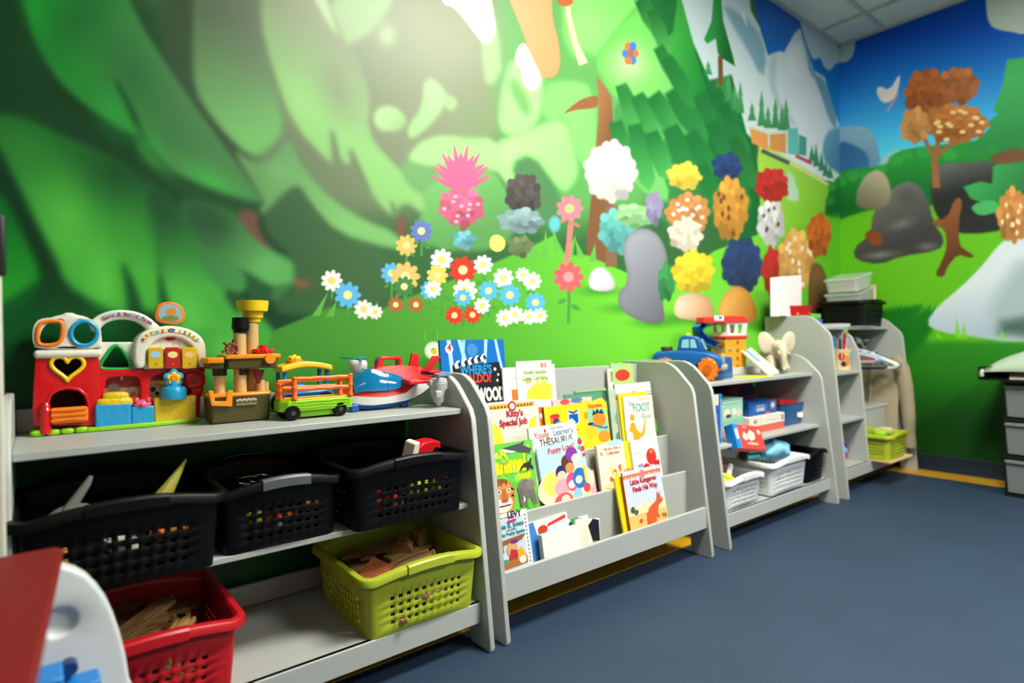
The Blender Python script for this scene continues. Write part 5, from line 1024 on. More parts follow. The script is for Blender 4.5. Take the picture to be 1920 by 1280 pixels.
book('pale blue storybook with strawberries and coloured blossoms at the centre of the second row', 1.282, .213, .256, .006, -.336, z2_, 9, (190,226,230),
     up(.17,[('r',0,1,0,.35,(236,226,150)),('e',.5,.33,.62,.34,(240,236,190)),('e',.2,.42,.2,.2,(250,222,110)),('e',.42,.55,.12,.12,(50,50,110)),('e',.42,.49,.1,.09,(246,206,180)),('e',.58,.68,.13,.13,(96,60,40)),('e',.62,.58,.1,.09,(226,150,96)),('e',.70,.78,.13,.13,(140,60,160)),('e',.78,.70,.1,.08,(250,222,200)),('e',.40,.32,.17,.14,(246,170,180)),('e',.62,.36,.13,.16,(236,80,140)),('e',.60,.32,.08,.07,(250,220,200)),('e',.80,.38,.16,.18,(40,120,190)),('e',.77,.36,.08,.07,(250,222,204)),('e',.38,.12,.2,.13,(232,90,100)),('e',.42,.12,.1,.09,(250,216,190)),('e',.70,.15,.1,.1,(150,200,230)),('e',.92,.2,.08,.08,(226,70,80)),
      ('e',.93,.94,.05,.055,(226,60,60)),('e',.93,.985,.04,.02,(80,160,70)),('e',.96,.82,.05,.05,(230,66,66)),('e',.90,.85,.04,.03,(110,180,80)),('e',.97,.72,.035,.035,(230,66,66)),('r',.90,.95,.3,.55,(240,210,40))]),
     [('Puppy Love!',.50,.895,.026,(226,90,110),.01,.95)], roll=-4)
book('pink card book just showing behind the right edge of the storybook', 1.44, .09, .145, .004, -.324, z2_, 9, (240,170,180), roll=-2)
book('cream and yellow story collection book with a rounded top, right of the storybook', 1.543, .142, .240, .012, -.335, z2_, 9, (244,232,204),
     [('e',.7,.96,.3,.08,(180,214,230)),('p',[(0,0),(1,0),(1,.5),(.7,.42),(.4,.3),(.2,.34),(0,.2)],(240,214,90)),('e',.14,.83,.05,.05,(236,160,40)),('e',.85,.88,.03,.03,(236,160,40))]+dots(16,.3,.95,.3,.62,[(240,190,50),(230,140,60),(250,230,120),(220,90,50)],.03,.07)+dots(9,.1,.9,.03,.25,[(200,200,60),(236,190,40),(170,180,60)],.05,.1)+[('e',.62,.16,.2,.2,(246,206,40))],
     [('Collection',.56,.80,.0165,(214,90,70)),('My First Tales',.52,.87,.0135,(214,90,70))], tops=[(0,0),(1,0),(1,.94),(.9,.965),(.75,.99),(.6,.995),(.45,.985),(.3,.97),(0,.965)])
book('narrow yellow book showing between the collection book and the white board book', 1.665, .08, .225, .006, -.322, z2_, 9, (246,212,40), [('r',.3,1,.5,.56,(60,50,40)),('e',.6,.3,.3,.3,(180,40,40)),('e',.7,.5,.25,.2,(240,150,120))])
book('white board book with a red ball on its cover, right end of the second row', 1.735, .158, .222, .010, -.332, z2_, 9, (244,240,230), [('r',.08,.7,.86,.865,(200,200,190)),('e',.68,.68,.19,.20,(214,50,36)),('e',.70,.76,.05,.05,(246,150,60)),('e',.45,.5,.14,.13,(206,46,36)),('r',.74,.96,.48,.6,(200,44,34))], [('ABC',.26,.55,.02,(60,100,180)),('my book',.2,.78,.01,(180,200,160))], roll=-2)
# --- third slot
z3_ = .3605
book('pale picture book about a cat with dark red title, top left of the third row', 1.135, .198, .284, .006, -.247, z3_, 8, (214,212,204),
     [('r',0,1,.915,.965,(240,170,40))]+[('p', [(.04+.92*k/13, .925), (.04+.92*(k+.35)/13, .955), (.04+.92*(k+.7)/13, .925)], (60,40,30)) for k in range(13)]+[('e',.5,.935,.085,.085,(190,40,40)),('e',.5,.935,.055,.055,(230,214,200)),('p',[(0,.1),(.3,.4),(.2,.7),(0,.8)],(240,220,60)),('p',[(1,.1),(.75,.4),(.85,.75),(1,.8)],(240,220,60)),('e',.5,.2,.4,.35,(120,130,60))],
     [("Kitty's",.54,.815,.030,(190,26,36),.03,.92),('Special Job',.50,.715,.030,(190,26,36),.03,.92)])
book('orange and white patterned book behind the cat book', 1.215, .165, .256, .010, -.236, z3_, 8, (244,236,222), [('r',.86,1,.72,.98,(236,110,30)),('e',.93,.86,.05,.06,(246,240,230)),('r',.86,1,.3,.52,(236,110,30)),('e',.93,.42,.05,.05,(246,240,230))])
book('tall cream book standing behind the orange patterned book', 1.20, .185, .275, .006, -.222, z3_, 8, (246,240,226))
book('bright yellow picture book with a blue emblem in the middle of the third row', 1.372, .192, .250, .008, -.248, z3_, 8, (250,216,10),
     [('p',[(.12,.88),(.36,.88),(.36,.62),(.14,.62)],(226,120,50)),('e',.25,.86,.12,.04,(214,50,40)),('e',.27,.78,.08,.07,(70,60,90)),('p',[(.28,.78),(.40,.78),(.40,.60),(.28,.60)],(120,150,180)),('p',[(.58,.93),(.72,.90),(.86,.93),(.86,.73),(.72,.68),(.58,.73)],(240,240,240)),('p',[(.60,.86),(.84,.86),(.84,.74),(.72,.70),(.60,.74)],(20,90,170)),('p',[(.60,.92),(.72,.89),(.84,.92),(.84,.89),(.72,.86),(.60,.89)],(40,60,100)),('e',.66,.76,.05,.05,(240,240,240))],
     [('Read the story',.72,.62,.008,(90,80,40))], spine=(90,80,60))
book('yellow board book titled with opposites, with a wavy top, right of the plain yellow book', 1.560, .132, .262, .012, -.247, z3_, 8, (250,206,40),
     up(.3,[('e',.18,.68,.24,.12,(240,140,40)),('p',[(.18,.80),(.9,.78),(.98,.3),(.2,.3)],(140,206,160)),('e',.62,.56,.27,.25,(240,140,30)),('p',[(.36,.66),(.42,.78),(.5,.72),(.58,.80),(.66,.72),(.76,.78),(.84,.66),(.6,.70)],(30,50,70)),('e',.26,.36,.26,.22,(246,196,30)),('e',.26,.50,.12,.05,(30,40,60)),('p',[(.3,.45),(.9,.36),(.98,.42),(.6,.40),(.36,.5)],(60,130,190)),('e',.75,.22,.25,.2,(240,150,30))]),
     [('Opposites',.50,.875,.0215,(226,110,30),.02,.85)], tops=[(0,0),(1,0),(1,.9),(.94,.96),(.84,.995),(.7,.985),(.55,.965),(.4,.965),(.2,.985),(0,.975)])
for k, (x, w_, h_, c_, lab) in enumerate([(1.43,.20,.268,(200,190,180),'book with a mixed red and blue top edge behind the plain yellow book'),(1.50,.20,.282,(90,150,110),'green leafy-edged book behind the wavy yellow board book'),(1.56,.16,.284,(60,70,90),'dark blue book just showing above the wavy yellow board book'),(1.57,.17,.292,(150,190,130),'pale green book standing tallest behind the wavy yellow board book')]):
    book(lab, x, w_, h_, .006, -.228+.008*k, z3_, 7, c_, [('e',.3,.96,.12,.05,(206,80,70)),('e',.6,.97,.15,.05,(90,120,180))] if k == 0 else [])
book('dark green spined book left of the white foot book', 1.700, .10, .283, .008, -.214, z3_, 7, (60,96,84), [('e',.3,.8,.12,.2,(120,150,130))])
book('pale green patterned book between the dark green book and the red spined one', 1.728, .12, .287, .008, -.226, z3_, 7, (176,200,170), [('e',.25,.85,.12,.12,(210,200,150)),('e',.3,.6,.14,.2,(130,170,130)),('e',.25,.35,.12,.16,(90,140,100))])
book('large pale book with a red and green banner behind the white foot book', 1.764, .222, .305, .007, -.232, z3_, 8, (204,222,216), [('r',0,1,.86,.875,(110,190,160)),('r',0,1,.80,.84,(226,90,70)),('e',.5,.85,.09,.06,(226,140,120)),('r',.84,1,.5,.7,(226,100,50)),('e',.95,.4,.14,.12,(110,180,80)),('e',.9,.2,.12,.14,(90,170,90))], spine=(200,40,44), tops=None)
book('yellow picture book tucked just behind the white foot book', 1.770, .17, .268, .006, -.241, z3_, 8, (250,220,20), spine=(240,206,20))
book('white picture book about feet with teal title, right end of the third row', 1.780, .178, .258, .006, -.249, z3_, 8, (232,228,212),
     up(.25,[('r',.48,.86,.91,.95,(240,206,130)),('e',.24,.56,.08,.09,(226,160,30)),('p',[(.18,.46),(.3,.46),(.36,.3),(.5,.22),(.62,.4),(.66,.52),(.7,.5),(.6,.2),(.42,.12),(.38,.0),(.24,.0),(.2,.26),(.08,.3)],(226,160,30))]),
     [('The',.24,.85,.024,(110,170,160),.0,.9),('FOOT',.58,.755,.046,(110,180,170),.02,.85),('Book',.72,.64,.03,(140,190,180),.0,.9)], roll=1.5, spine=(230,220,200))
# --- top slot, leaning on the back panel
book('large blue film-set puzzle book with a clapper board, tallest at the left of the rack', 1.0205, .262, .487, .010, -.150, z3_, 5, (20,110,190),
     [('p',[(.10,1),(.16,1),(.2,.7),(.14,.7)],(180,222,240)),('p',[(.26,1),(.32,1),(.46,.7),(.40,.7)],(170,214,236)),('p',[(.34,1),(.38,1),(.30,.7),(.26,.7)],(160,210,236)),('p',[(.68,1),(.73,1),(.68,.8),(.64,.8)],(180,222,240)),('p',[(.84,1),(.88,1),(.98,.72),(.93,.7)],(180,222,240)),
      ('e',.13,.94,.058,.058,(244,240,230)),('e',.48,.93,.08,.08,(70,140,200)),
      ('p',[(.16,.82),(.90,.84),(1,.56),(.2,.54)],(36,34,34)),('p',[(.16,.83),(.66,.90),(.70,.865),(.18,.80)],(36,34,34))]+[('p',[(.21+.1*k,.805+.010*k),(.26+.1*k,.810+.010*k),(.24+.1*k,.835+.012*k),(.28+.1*k,.862+.010*k),(.23+.1*k,.858+.010*k),(.19+.1*k,.833+.010*k)],(240,240,236)) for k in range(5)]+[('e',.82,.79,.022,.022,(240,240,240)),('e',.87,.75,.018,.018,(240,240,240)),('e',.85,.71,.018,.018,(240,240,240)),('e',.20,.77,.018,.018,(240,240,240)),('r',.0,1,.50,.545,(200,150,80)),('r',.0,1,.0,.50,(30,90,160))]+dots(30,.3,1,.505,.54,[(226,90,60),(60,150,170),(240,210,90),(90,60,80)],.012,.03),
     [('4',.13,.928,.033,(214,60,50),.02),("WHERE'S",.52,.765,.040,(30,150,210),.04,.8),('WALDO?',.50,.705,.040,(226,70,50),.04,.8),('IN',.50,.662,.018,(240,240,240),.03),('HOLLYWOOD',.53,.575,.060,(240,236,226),.05,.56)])
book('white sports book with an orange basketball behind the cat book', 1.258, .13, .388, .006, -.163, z3_, 5, (246,240,224), [('p',[(.26,.80),(.9,.80),(.9,.45),(.3,.45)],(240,120,40)),('p',[(.5,.80),(.54,.8),(.7,.45),(.66,.45)],(60,40,40)),('p',[(.3,.62),(.9,.70),(.9,.68),(.3,.60)],(60,40,40)),('e',.4,.9,.06,.04,(210,200,190))])
book('white early reader with pale green title and a yellow tent, behind the cat book', 1.318, .168, .408, .006, -.166, z3_, 5, (244,240,226), up(.42,[('e',.76,.925,.09,.09,(236,110,50)),('p',[(.06,.9),(.5,.91),(1,.94),(1,.945),(.4,.915),(.06,.905)],(200,200,190)),('p',[(.3,.62),(.5,.64),(.56,.78),(.62,.62),(.72,.76),(.8,.66),(.96,.62),(.96,.4),(.2,.4)],(240,214,60)),('e',.30,.70,.09,.09,(230,180,110)),('e',.30,.62,.07,.09,(240,220,200))]),
     [('2',.76,.935,.026,(250,240,230),.02),('Amelia Bedelia',.50,.885,.0205,(150,200,90),.01,.9),('Goes Camping',.50,.832,.0225,(150,200,90),.01,.9)])
book('cream backed book just to the right of the early reader', 1.358, .152, .392, .006, -.155, z3_, 5, (240,238,230))
book('green board book with a big red oval on its cover, top right of the rack', 1.826, .136, .385, .010, -.150, z3_, 5, (170,216,120), [('e',.5,.86,.34,.18,(226,60,44)),('r',.12,.34,.94,.97,(150,200,220)),('e',.36,.905,.10,.11,(246,244,236)),('e',.60,.895,.10,.11,(246,244,236)),('e',.38,.9,.03,.03,(30,30,30)),('e',.58,.89,.03,.03,(30,30,30))][:2],
     tops=[(0,0),(1,0),(1,.95),(.9,.985),(.7,.985),(.5,.995),(.3,.985),(0,1)])
book('thin white book with a blue and yellow stripe, left of the green board book', 1.795, .03, .362, .006, -.158, z3_, 5, (240,232,214), [('r',.4,.7,.85,.97,(240,190,60)),('r',.7,.95,.85,.97,(50,90,150))])
# ------------------------------------------------------------------ second toy shelf, top board
zt = .6525
tk = thing('toy_pickup_truck', 'blue toy pickup truck with big orange wheels on the second toy shelf', 'toy truck', (2.292,-.163,zt), -1.08); tk.scale = (.78,.82,.92)
tb = mat('truck_blue', (24,92,160), .28); tor = mat('tyre_orange', (236,126,24), .4); sil = mat('truck_silver', (176,170,150), .35)
def arch(c, r=.062, z0=.058): return [(c-r*math.cos(PI*k/8), z0+(r-.004)*math.sin(PI*k/8)) for k in range(9)]
prof = [(-.195,.060)]+arch(-.115)+arch(.115)+[(.19,.060),(.195,.085),(.188,.105),(.165,.122),(.10,.138),(.02,.145),(-.06,.145),(-.165,.140),(-.185,.128),(-.197,.10)]
secs = [[(p[0]*k, y, .05+(p[1]-.05)*q) for p in prof] for y, k, q in ((-.088,.94,.78),(-.082,.985,.93),(-.06,1,1),(.06,1,1),(.082,.985,.93),(.088,.94,.78))]
obj('body', MB().loft(secs), tb, tk, bevel=.004)
cab = [(-.055,.138),(-.04,.205),(-.02,.215),(.05,.212),(.068,.200),(.095,.138)]
obj('cab', MB().loft([[(p[0]*(1 if i in (1,2) else .96), y, .138+(p[1]-.138)*q) for p in cab] for i, (y, q) in enumerate(((-.066,.94),(-.058,1),(.058,1),(.066,.94)))]), tb, tk, bevel=.004)
wg = mat('truck_glass', (150,206,220), .12)
obj('side_window', MB().prism([(-.030,.155),(-.024,.195),(.012,.198),(.012,.155)], -.0685, -.064), wg, tk, bevel=.001); obj('side_window', MB().prism([(.020,.155),(.020,.198),(.042,.196),(.058,.155)], -.0685, -.064), wg, tk, bevel=.001)
obj('windscreen', MB().loft([[(.0735,-.055,.196),(.100,-.055,.146),(.103,-.055,.148),(.078,-.055,.198)],[(.0735,.055,.196),(.100,.055,.146),(.103,.055,.148),(.078,.055,.198)]]), wg, tk)
obj('roof_lights', MB().ell((.0,-.03,.218),(.012,.010,.008),12,6).ell((.0,0,.218),(.012,.010,.008),12,6).ell((.0,.03,.218),(.012,.010,.008),12,6), mat('lamp_yellow', (240,206,80), .3), tk)
obj('grille', MB().box(.176,.200,-.05,.05,.075,.125), sil, tk, bevel=.005); obj('bumper', MB().box(.165,.212,-.085,.085,.048,.075), sil, tk, bevel=.009, seg=3)
obj('grille_face', MB().box(.199,.2015,-.035,.035,.085,.115), tb, tk)
obj('spare_wheel', MB().lathe([(.006,-.010),(.03,-.010),(.034,-.005),(.034,.005),(.03,.010),(.006,.010)], (-.12,0,.152)), mat('brown_tyre', (96,56,40), .5), tk)
for (x, y) in ((-.115,-.085),(.115,-.085),(-.115,.085),(.115,.085)):
    w_ = obj('wheel', MB().lathe([(.015,-.026),(.046,-.026),(.054,-.018),(.054,.018),(.046,.026),(.015,.026)], (x,y*.94,.0545), 'y'), tor, tk)
    mb = MB(); [mb.box(-.006,.006,-.018,.018,.052,.058) or None for _ in ()]
    for k in range(12):
        mb.M = Matrix.Translation((x,y,.0545)) @ Matrix.Rotation(k*PI/6, 4, 'Y'); mb.box(-.006,.006,-.020,.020,.050,.0575)
    mb.M = Matrix.Identity(4); obj('tread', mb, tor, w_); obj('hub_cap', MB().cyl((x,y-.029,.0545),(x,y-.024,.0545),.022), mat('hub_orange', (206,96,16), .35), w_)
# tower playset
tw = thing('tower_playset', 'toy lookout tower, orange with white cabin and red roof, a blue slide on its side', 'toy tower', (0,0,0))
Yw = -.13
def T(px, py, y=Yw): return at(px, py, 'y', y)
ow = mat('tower_orange', (240,160,20), .35); rw = mat('tower_red', (226,50,36), .35); ww = mat('tower_white', (232,228,214), .35); bw_ = mat('slide_blue', (16,104,170), .28)
a, b = T(1352,640), T(1391,690); tx0, tx1, tz0, tz1 = a.x, b.x, zt, T(1370,634).z; ty0, ty1 = -.155, -.075
obj('tower_column', MB().box(tx0, tx1, ty0, ty1, T(1370,690).z, tz1), ow, tw, bevel=.004)
mb = MB()
for k in range(4):
    z = T(1383, 642+15*k, ty0).z; x = T(1383, 642+15*k, ty0).x; mb.box(x-.010, x+.010, ty0-.001, ty0+.002, z-.009, z+.009)
obj('window_slots', mb, mat('slot_brown', (150,76,14), .5), tw); p = T(1369,655,ty0); obj('peg', MB().ell((p.x,ty0-.002,p.z),(.012,.005,.010)), mat('peg_grey', (130,140,150), .4), tw)
p0 = T(1350,632); obj('balcony', MB().box(tx0-.006, tx1+.010, ty0-.008, ty1+.008, tz1, tz1+.012), rw, tw, bevel=.003)
cz1 = T(1370,604).z
pn_ = [(tx0+.018, tz1+.012), (tx1+.002, tz1+.012), (tx1+.016, cz1), (tx0+.008, cz1)]; w1 = [(tx0+.045, tz1+.026), (tx0+.085, tz1+.026), (tx0+.092, cz1-.012), (tx0+.036, cz1-.012)]; w2 = [(tx0+.112, tz1+.026), (tx0+.150, tz1+.026), (tx0+.162, cz1-.012), (tx0+.112, cz1-.012)]
cutout('cabin_wall', [pn_, w1, w2], ty0, ty0+.008, ww, tw, bev=.0015); cutout('cabin_wall', [pn_, w1, w2], ty1-.008, ty1, ww, tw, bev=.0015)
for x in (tx0+.013, tx1+.004): obj('cabin_wall', MB().box(x-.004, x+.004, ty0+.008, ty1-.008, tz1+.012, tz1+.03), ww, tw)
obj('roof', MB().prism([(tx0-.01, cz1-.004), (tx1+.008, cz1), (tx1+.010, cz1+.014), (tx1-.03, cz1+.032), (tx0+.01, cz1+.030), (tx0-.012, cz1+.010)], ty0-.008, ty1+.008), rw, tw, bevel=.004)
ra, rb_ = T(1320,600,ty0-.014), T(1340,592,ty0-.014); obj('awning', MB().prism([(ra.x, ra.z-.014), (tx0+.01, cz1-.002), (tx0+.016, cz1+.026), (ra.x+.004, ra.z+.014)], ty0-.014, ty0+.03), rw, tw, bevel=.003)
p = T(1349,597,ty0-.014); obj('roof_sticker', MB().prism(rrect(p.x-.045, p.x+.035, p.z-.010, p.z+.014, .006), ty0-.0155, ty0-.013), col((236,236,230)), tw); obj('sticker_mark', MB().prism(circ(p.x+.005,p.z+.004,.016,.007,9), ty0-.0165, ty0-.0145), col((60,130,190)), tw)
path = [T(x, y, -.14) for x, y in ((1334,601),(1318,606),(1310,616),(1312,628),(1322,638),(1338,645),(1354,650))]
secs = []
for i, q in enumerate(path):
    t_ = (path[min(i+1,6)]-path[max(i-1,0)]).normalized(); n_ = Vector((-t_.z,0,t_.x)); w_ = .036
    secs.append([tuple(q+n_*(.020*math.cos(a)-.0)+Vector((0, w_*math.sin(a), 0))) for a in [PI*.0+PI*k/8 for k in range(-1,10)]]+[tuple(q+n_*(.016*math.cos(a))+Vector((0, (w_-.004)*math.sin(a), 0))) for a in [PI*k/8 for k in range(9,-2,-1)]])
obj('slide', MB().loft(secs), bw_, tw, angle=50)
obj('base_wall', MB().box(T(1336,690).x, T(1437,690).x, ty0-.01, ty0, zt+.001, T(1370,690).z+.004), mat('base_grey', (200,198,190), .4), tw, bevel=.002); obj('base_plate', MB().box(tx0-.07, tx1+.14, ty0, ty1+.01, T(1370,690).z-.004, T(1370,690).z+.003), mat('base_grey', (200,198,190), .4), tw, bevel=.002)
P4 = [Vector((2.70,-.318,zt+.003)), Vector((2.815,-.312,zt+.003)), Vector((2.868,-.135,zt+.118)), Vector((2.765,-.135,zt+.118))]; mb = MB()
mb.add([tuple(p) for p in P4]+[tuple(p+Vector((0,0,.006))) for p in P4], [(0,3,2,1),(4,5,6,7),(0,1,5,4),(1,2,6,5),(2,3,7,6),(3,0,4,7)])
obj('ramp', mb, mat('ramp_grey', (206,206,200), .4), tw)
for i, j in ((0,3),(1,2)): obj('ramp_kerb', MB().tube([tuple(P4[i]+Vector((0,0,.010))), tuple(P4[j]+Vector((0,0,.010)))], .006, 8), ww, tw)
p_, q_ = (P4[0]+P4[1])/2, (P4[2]+P4[3])/2; obj('ramp_stripe', MB().tube([tuple(p_.lerp(q_,.5)+Vector((0,0,.006))), tuple(q_+Vector((0,0,.006)))], .009, 6), col((110,170,220)), tw)
t = thing('blue_scoop_bin', 'small blue plastic scoop bin with a notched front beside the toy tower', 'bin', (0,0,0))
a, b = T(1348,668,-.25), T(1373,700,-.25); mb = MB()
x0b, x1b, zb1 = a.x-.10, b.x, a.z-.004
cutout('front_panel', [[(x0b,zt+.001),(x1b,zt+.001),(x1b,zb1-.012),(x1b-.010,zb1),((x0b+x1b)/2+.035,zb1),((x0b+x1b)/2+.022,zb1-.020),((x0b+x1b)/2+.008,zb1),(x0b,zb1)]], -.252, -.247, tb, t, bev=.001)
obj('shell', MB().box(x0b,x0b+.004,-.247,-.19,zt+.001,zb1).box(x1b-.004,x1b,-.247,-.19,zt+.001,zb1-.004).box(x0b,x1b,-.19,-.186,zt+.001,zb1).box(x0b,x1b,-.247,-.19,zt+.001,zt+.005), tb, t)
a = Vector((2.60,-.30,zt+.001)); tag(obj('neon_sheet', MB().prism([(2.50,-.255),(2.56,-.33),(2.73,-.335),(2.66,-.262)], zt+.0004, zt+.004, 'z'), mat('neon_yellow_green', (206,232,20), .5)), 'flat neon yellow green foam sheet at the front of the second shelf top', 'foam sheet')
# elephant figure
el = thing('elephant_figurine', 'cream sitting elephant figurine with raised ears on the second toy shelf', 'figurine', (2.985,-.20,zt), 1.0)
ce = mat('cream_resin', (206,196,166), .55, var=.06, bscale=40)
def sk(name, verts, edges, radii, m, parent, root=0, sub=2):
    me = bpy.data.meshes.new(name); me.from_pydata(verts, edges, []); o = bpy.data.objects.new(name, me); COL.objects.link(o); o.parent = parent
    me.materials.append(m)
    md = o.modifiers.new('skin', 'SKIN'); me.skin_vertices.new() if not me.skin_vertices else None
    for i, r in enumerate(radii):
        v = me.skin_vertices[0].data[i]; v.radius = (r, r) if not isinstance(r, tuple) else r; v.use_root = (i == root)
    md.use_smooth_shade = True; s2 = o.modifiers.new('sub', 'SUBSURF'); s2.levels = sub; s2.render_levels = sub; return o
V = [(.060,0,.055),(.035,0,.080),(.0,0,.105),(-.03,0,.130),(-.060,0,.142),(-.080,0,.122),(-.090,0,.095),(-.094,0,.065),(-.092,0,.036),(-.100,0,.014),
     (.03,-.045,.042),(-.005,-.060,.030),(-.03,-.060,.012),(.03,.045,.042),(-.005,.060,.030),(-.03,.060,.012),(-.015,-.034,.085),(-.040,-.036,.045),(-.052,-.036,.014),(-.015,.034,.085),(-.040,.036,.045),(-.052,.036,.014)]
E_ = [(0,1),(1,2),(2,3),(3,4),(4,5),(5,6),(6,7),(7,8),(8,9),(0,10),(10,11),(11,12),(0,13),(13,14),(14,15),(2,16),(16,17),(17,18),(2,19),(19,20),(20,21)]
Rr = [.052,.056,.050,.042,.042,.026,.019,.015,.012,.009,.030,.024,.018,.030,.024,.018,.024,.020,.020,.024,.020,.020]
sk('body', V, E_, Rr, ce, el)
for s in (-1, 1):
    secs = []
    for k, (y, w, h) in enumerate(((.022,.012,.030),(.042,.008,.050),(.066,.007,.056),(.088,.006,.046),(.100,.003,.024))):
        secs.append([(-.040+w*math.cos(a)+(y-.022)*.15, s*y, .146+h*math.sin(a)+(y-.022)*.25) for a in [2*PI*i/16 for i in range(16)]])
    obj('ear', MB().loft(secs), ce, el, angle=60)
    obj('tusk', MB().tube([(-.082,s*.020,.112),(-.098,s*.026,.098),(-.112,s*.026,.100)], [.006,.005,.002], 8), ce, el); obj('eye', MB().ell((-.092,s*.026,.146),(.003,.003,.003),8,6), col((120,108,90)), el)
# ---- middle board of the second toy shelf
zm = .3905
def carton(name, label, cat, x0, x1, y0, y1, z0, z1, m, faces=(), texts=(), lid=None, rot=None):
    "card box built about its lower front left corner; faces = front print shapes in unit coordinates"
    o = thing(name, label, cat, (x0, y0, z0), rot=rot); w, d, h = x1-x0, y1-y0, z1-z0
    obj('carton', MB().box(0, w, 0, d, 0, h), m, o, bevel=.001, seg=1)
    if lid: obj('lid', MB().box(-.001, w+.001, -.001, d+.001, h*lid[0], h+.001), lid[1], o, bevel=.001, seg=1)
    mb = MB(); ms = []; y = -.0016 if lid else -.0004
    for k, s in enumerate(faces):
        mb.cur = len(ms); ms.append(col(s[-1], .4)); pts = circ(s[1]*w, s[2]*h, s[3]*w, s[4]*h, 16) if s[0] == 'e' else ([(s[1]*w, s[3]*h), (s[2]*w, s[3]*h), (s[2]*w, s[4]*h), (s[1]*w, s[4]*h)] if s[0] == 'r' else [(a*w, b*h) for a, b in s[1]])
        mb.add([(p[0], y-.00015*k, p[1]) for p in pts], [tuple(range(len(pts)))])
    if faces: obj('front_print', mb, ms, o, smooth=False)
    for (s, cx, cz, size, c_) in texts: text('box_lettering', s, size, col(c_), o, (cx*w, y-.0026, cz*h), bold=size*.02)
    return o
carton('tall_game_box', 'tall blue spotted game box standing on end at the left of the middle board', 'box', 2.165, 2.280, -.335, -.300, zm, .600, col((40,110,190)), [('r',0,.8,.78,1,(236,214,190))]+[('e',(.2+.3*(k % 3)),.08+.075*k,.09,.03,[(230,60,60),(240,240,240),(120,60,150)][k % 3]) for k in range(9)]+[('r',.86,1,0,1,(30,130,200)),('r',.91,.94,.1,.9,(220,230,236))])
carton('teal_box', 'dark teal box with white and red marks at the back left of the middle board', 'box', 2.335, 2.470, -.17, -.11, zm, .632, col((20,84,110)), [('r',.1,.5,.1,.6,(70,40,30)),('r',.55,.8,.3,.62,(226,222,210)),('r',.5,.8,.2,.3,(190,50,40))])
carton('card_game_box', 'pinkish cream box under the mint green one on the middle board', 'box', 2.322, 2.508, -.30, -.14, zm, .448, mat('pink_card', (226,186,160), .5), [('r',0,1,.55,.62,(190,140,70)),('r',0,1,0,.2,(196,150,80))])
carton('mint_game_box', 'mint green cardboard game box lying on the pinkish cream box', 'box', 2.322, 2.508, -.30, -.14, .4495, .566, mat('mint_card', (150,214,180), .5), [('r',0,1,.0,.22,(130,204,170)),('e',.3,.48,.14,.16,(230,224,200)),('e',.36,.36,.12,.07,(90,60,60)),('e',.6,.5,.08,.14,(236,240,220)),('e',.8,.45,.13,.14,(240,206,190)),('e',.08,.76,.05,.06,(240,240,220)),('r',.1,.9,.84,.9,(200,236,210))])
carton('jigsaw_box', 'flat white and coral red box under the blue game box', 'box', 2.555, 2.880, -.305, -.10, zm, .466, mat('coral_card', (214,96,80), .5), [('r',0,.28,.5,.95,(236,220,200)),('e',.15,.72,.05,.12,(150,140,150)),('r',.3,.31,.45,.98,(240,190,90)),('r',.45,.8,.66,.7,(180,190,190)),('r',.9,.97,.55,.9,(150,150,150))], lid=(.44, mat('cream_lid', (234,228,208), .5)))
carton('blue_game_box', 'blue children\'s game box with white lettering lying on the white and red box', 'box', 2.59, 2.845, -.285, -.11, .4675, .531, mat('game_blue', (24,86,160), .45), [('r',.1,.66,.25,.75,(44,110,186)),('r',.75,.96,.3,.95,(120,110,120)),('e',.85,.62,.07,.2,(226,220,216)),('e',.66,.05,.09,.12,(226,90,40))], [('GAMES',.38,.30,.024,(232,236,240)),('A WORLD OF FUN',.38,.66,.009,(200,220,240))])
t = thing('blue_bin', 'small blue open bin with a torn white label, right end of the middle board', 'bin', (3.005,-.205,zm+.001)); dbl = mat('bin_blue', (16,82,136), .35)
obj('shell', MB().loft([rr for rr in [[(x, y, 0) for x, y in rrect(-.095,.095,-.085,.085,.02)], [(x, y, .108) for x, y in rrect(-.108,.108,-.096,.096,.022)], [(x, y, .110) for x, y in rrect(-.112,.112,-.100,.100,.024)], [(x, y, .108) for x, y in rrect(-.103,.103,-.091,.091,.02)], [(x, y, .006) for x, y in rrect(-.090,.090,-.080,.080,.018)]]], cap=True), dbl, t)
lb = obj('torn_label', MB().prism([(.030,.030),(.050,.024),(.082,.022),(.088,.040),(.086,.088),(.058,.090),(.030,.086),(.026,.060)], -.0965, -.0925), mat('label_paper', (232,228,222), .7), t); lb.rotation_euler = (-.10,0,0); lb.location = (0,.0,-.002)
tag(obj('red_felt', MB().prism([(2.915,.50),(2.93,.522),(3.02,.514),(3.085,.505),(3.085,.488),(2.92,.485)], -.27,-.13), mat('red_felt', (206,24,24), .8), bevel=.01), 'red folded felt sheet sticking up in the small blue bin', 'felt')
t = thing('backpack', 'dark red and navy child\'s backpack at the back of the middle board', 'backpack', (2.78,-.12,.54)); nv = mat('navy_cloth', (22,28,54), .8); mr = mat('maroon_cloth', (96,12,32), .8)
obj('bag', MB().ell((0,.02,.02),(.135,.06,.072),24,14,.75), mr, t); obj('front_pocket', MB().ell((.02,-.025,.01),(.09,.025,.05),20,12,.75), nv, t); obj('strap', MB().tube([(-.1,-.03,-.0),(-.04,-.055,.0),(.05,-.055,.0),(.12,-.03,.01)], .007, 8), mat('crimson_trim', (170,20,60), .6), t)
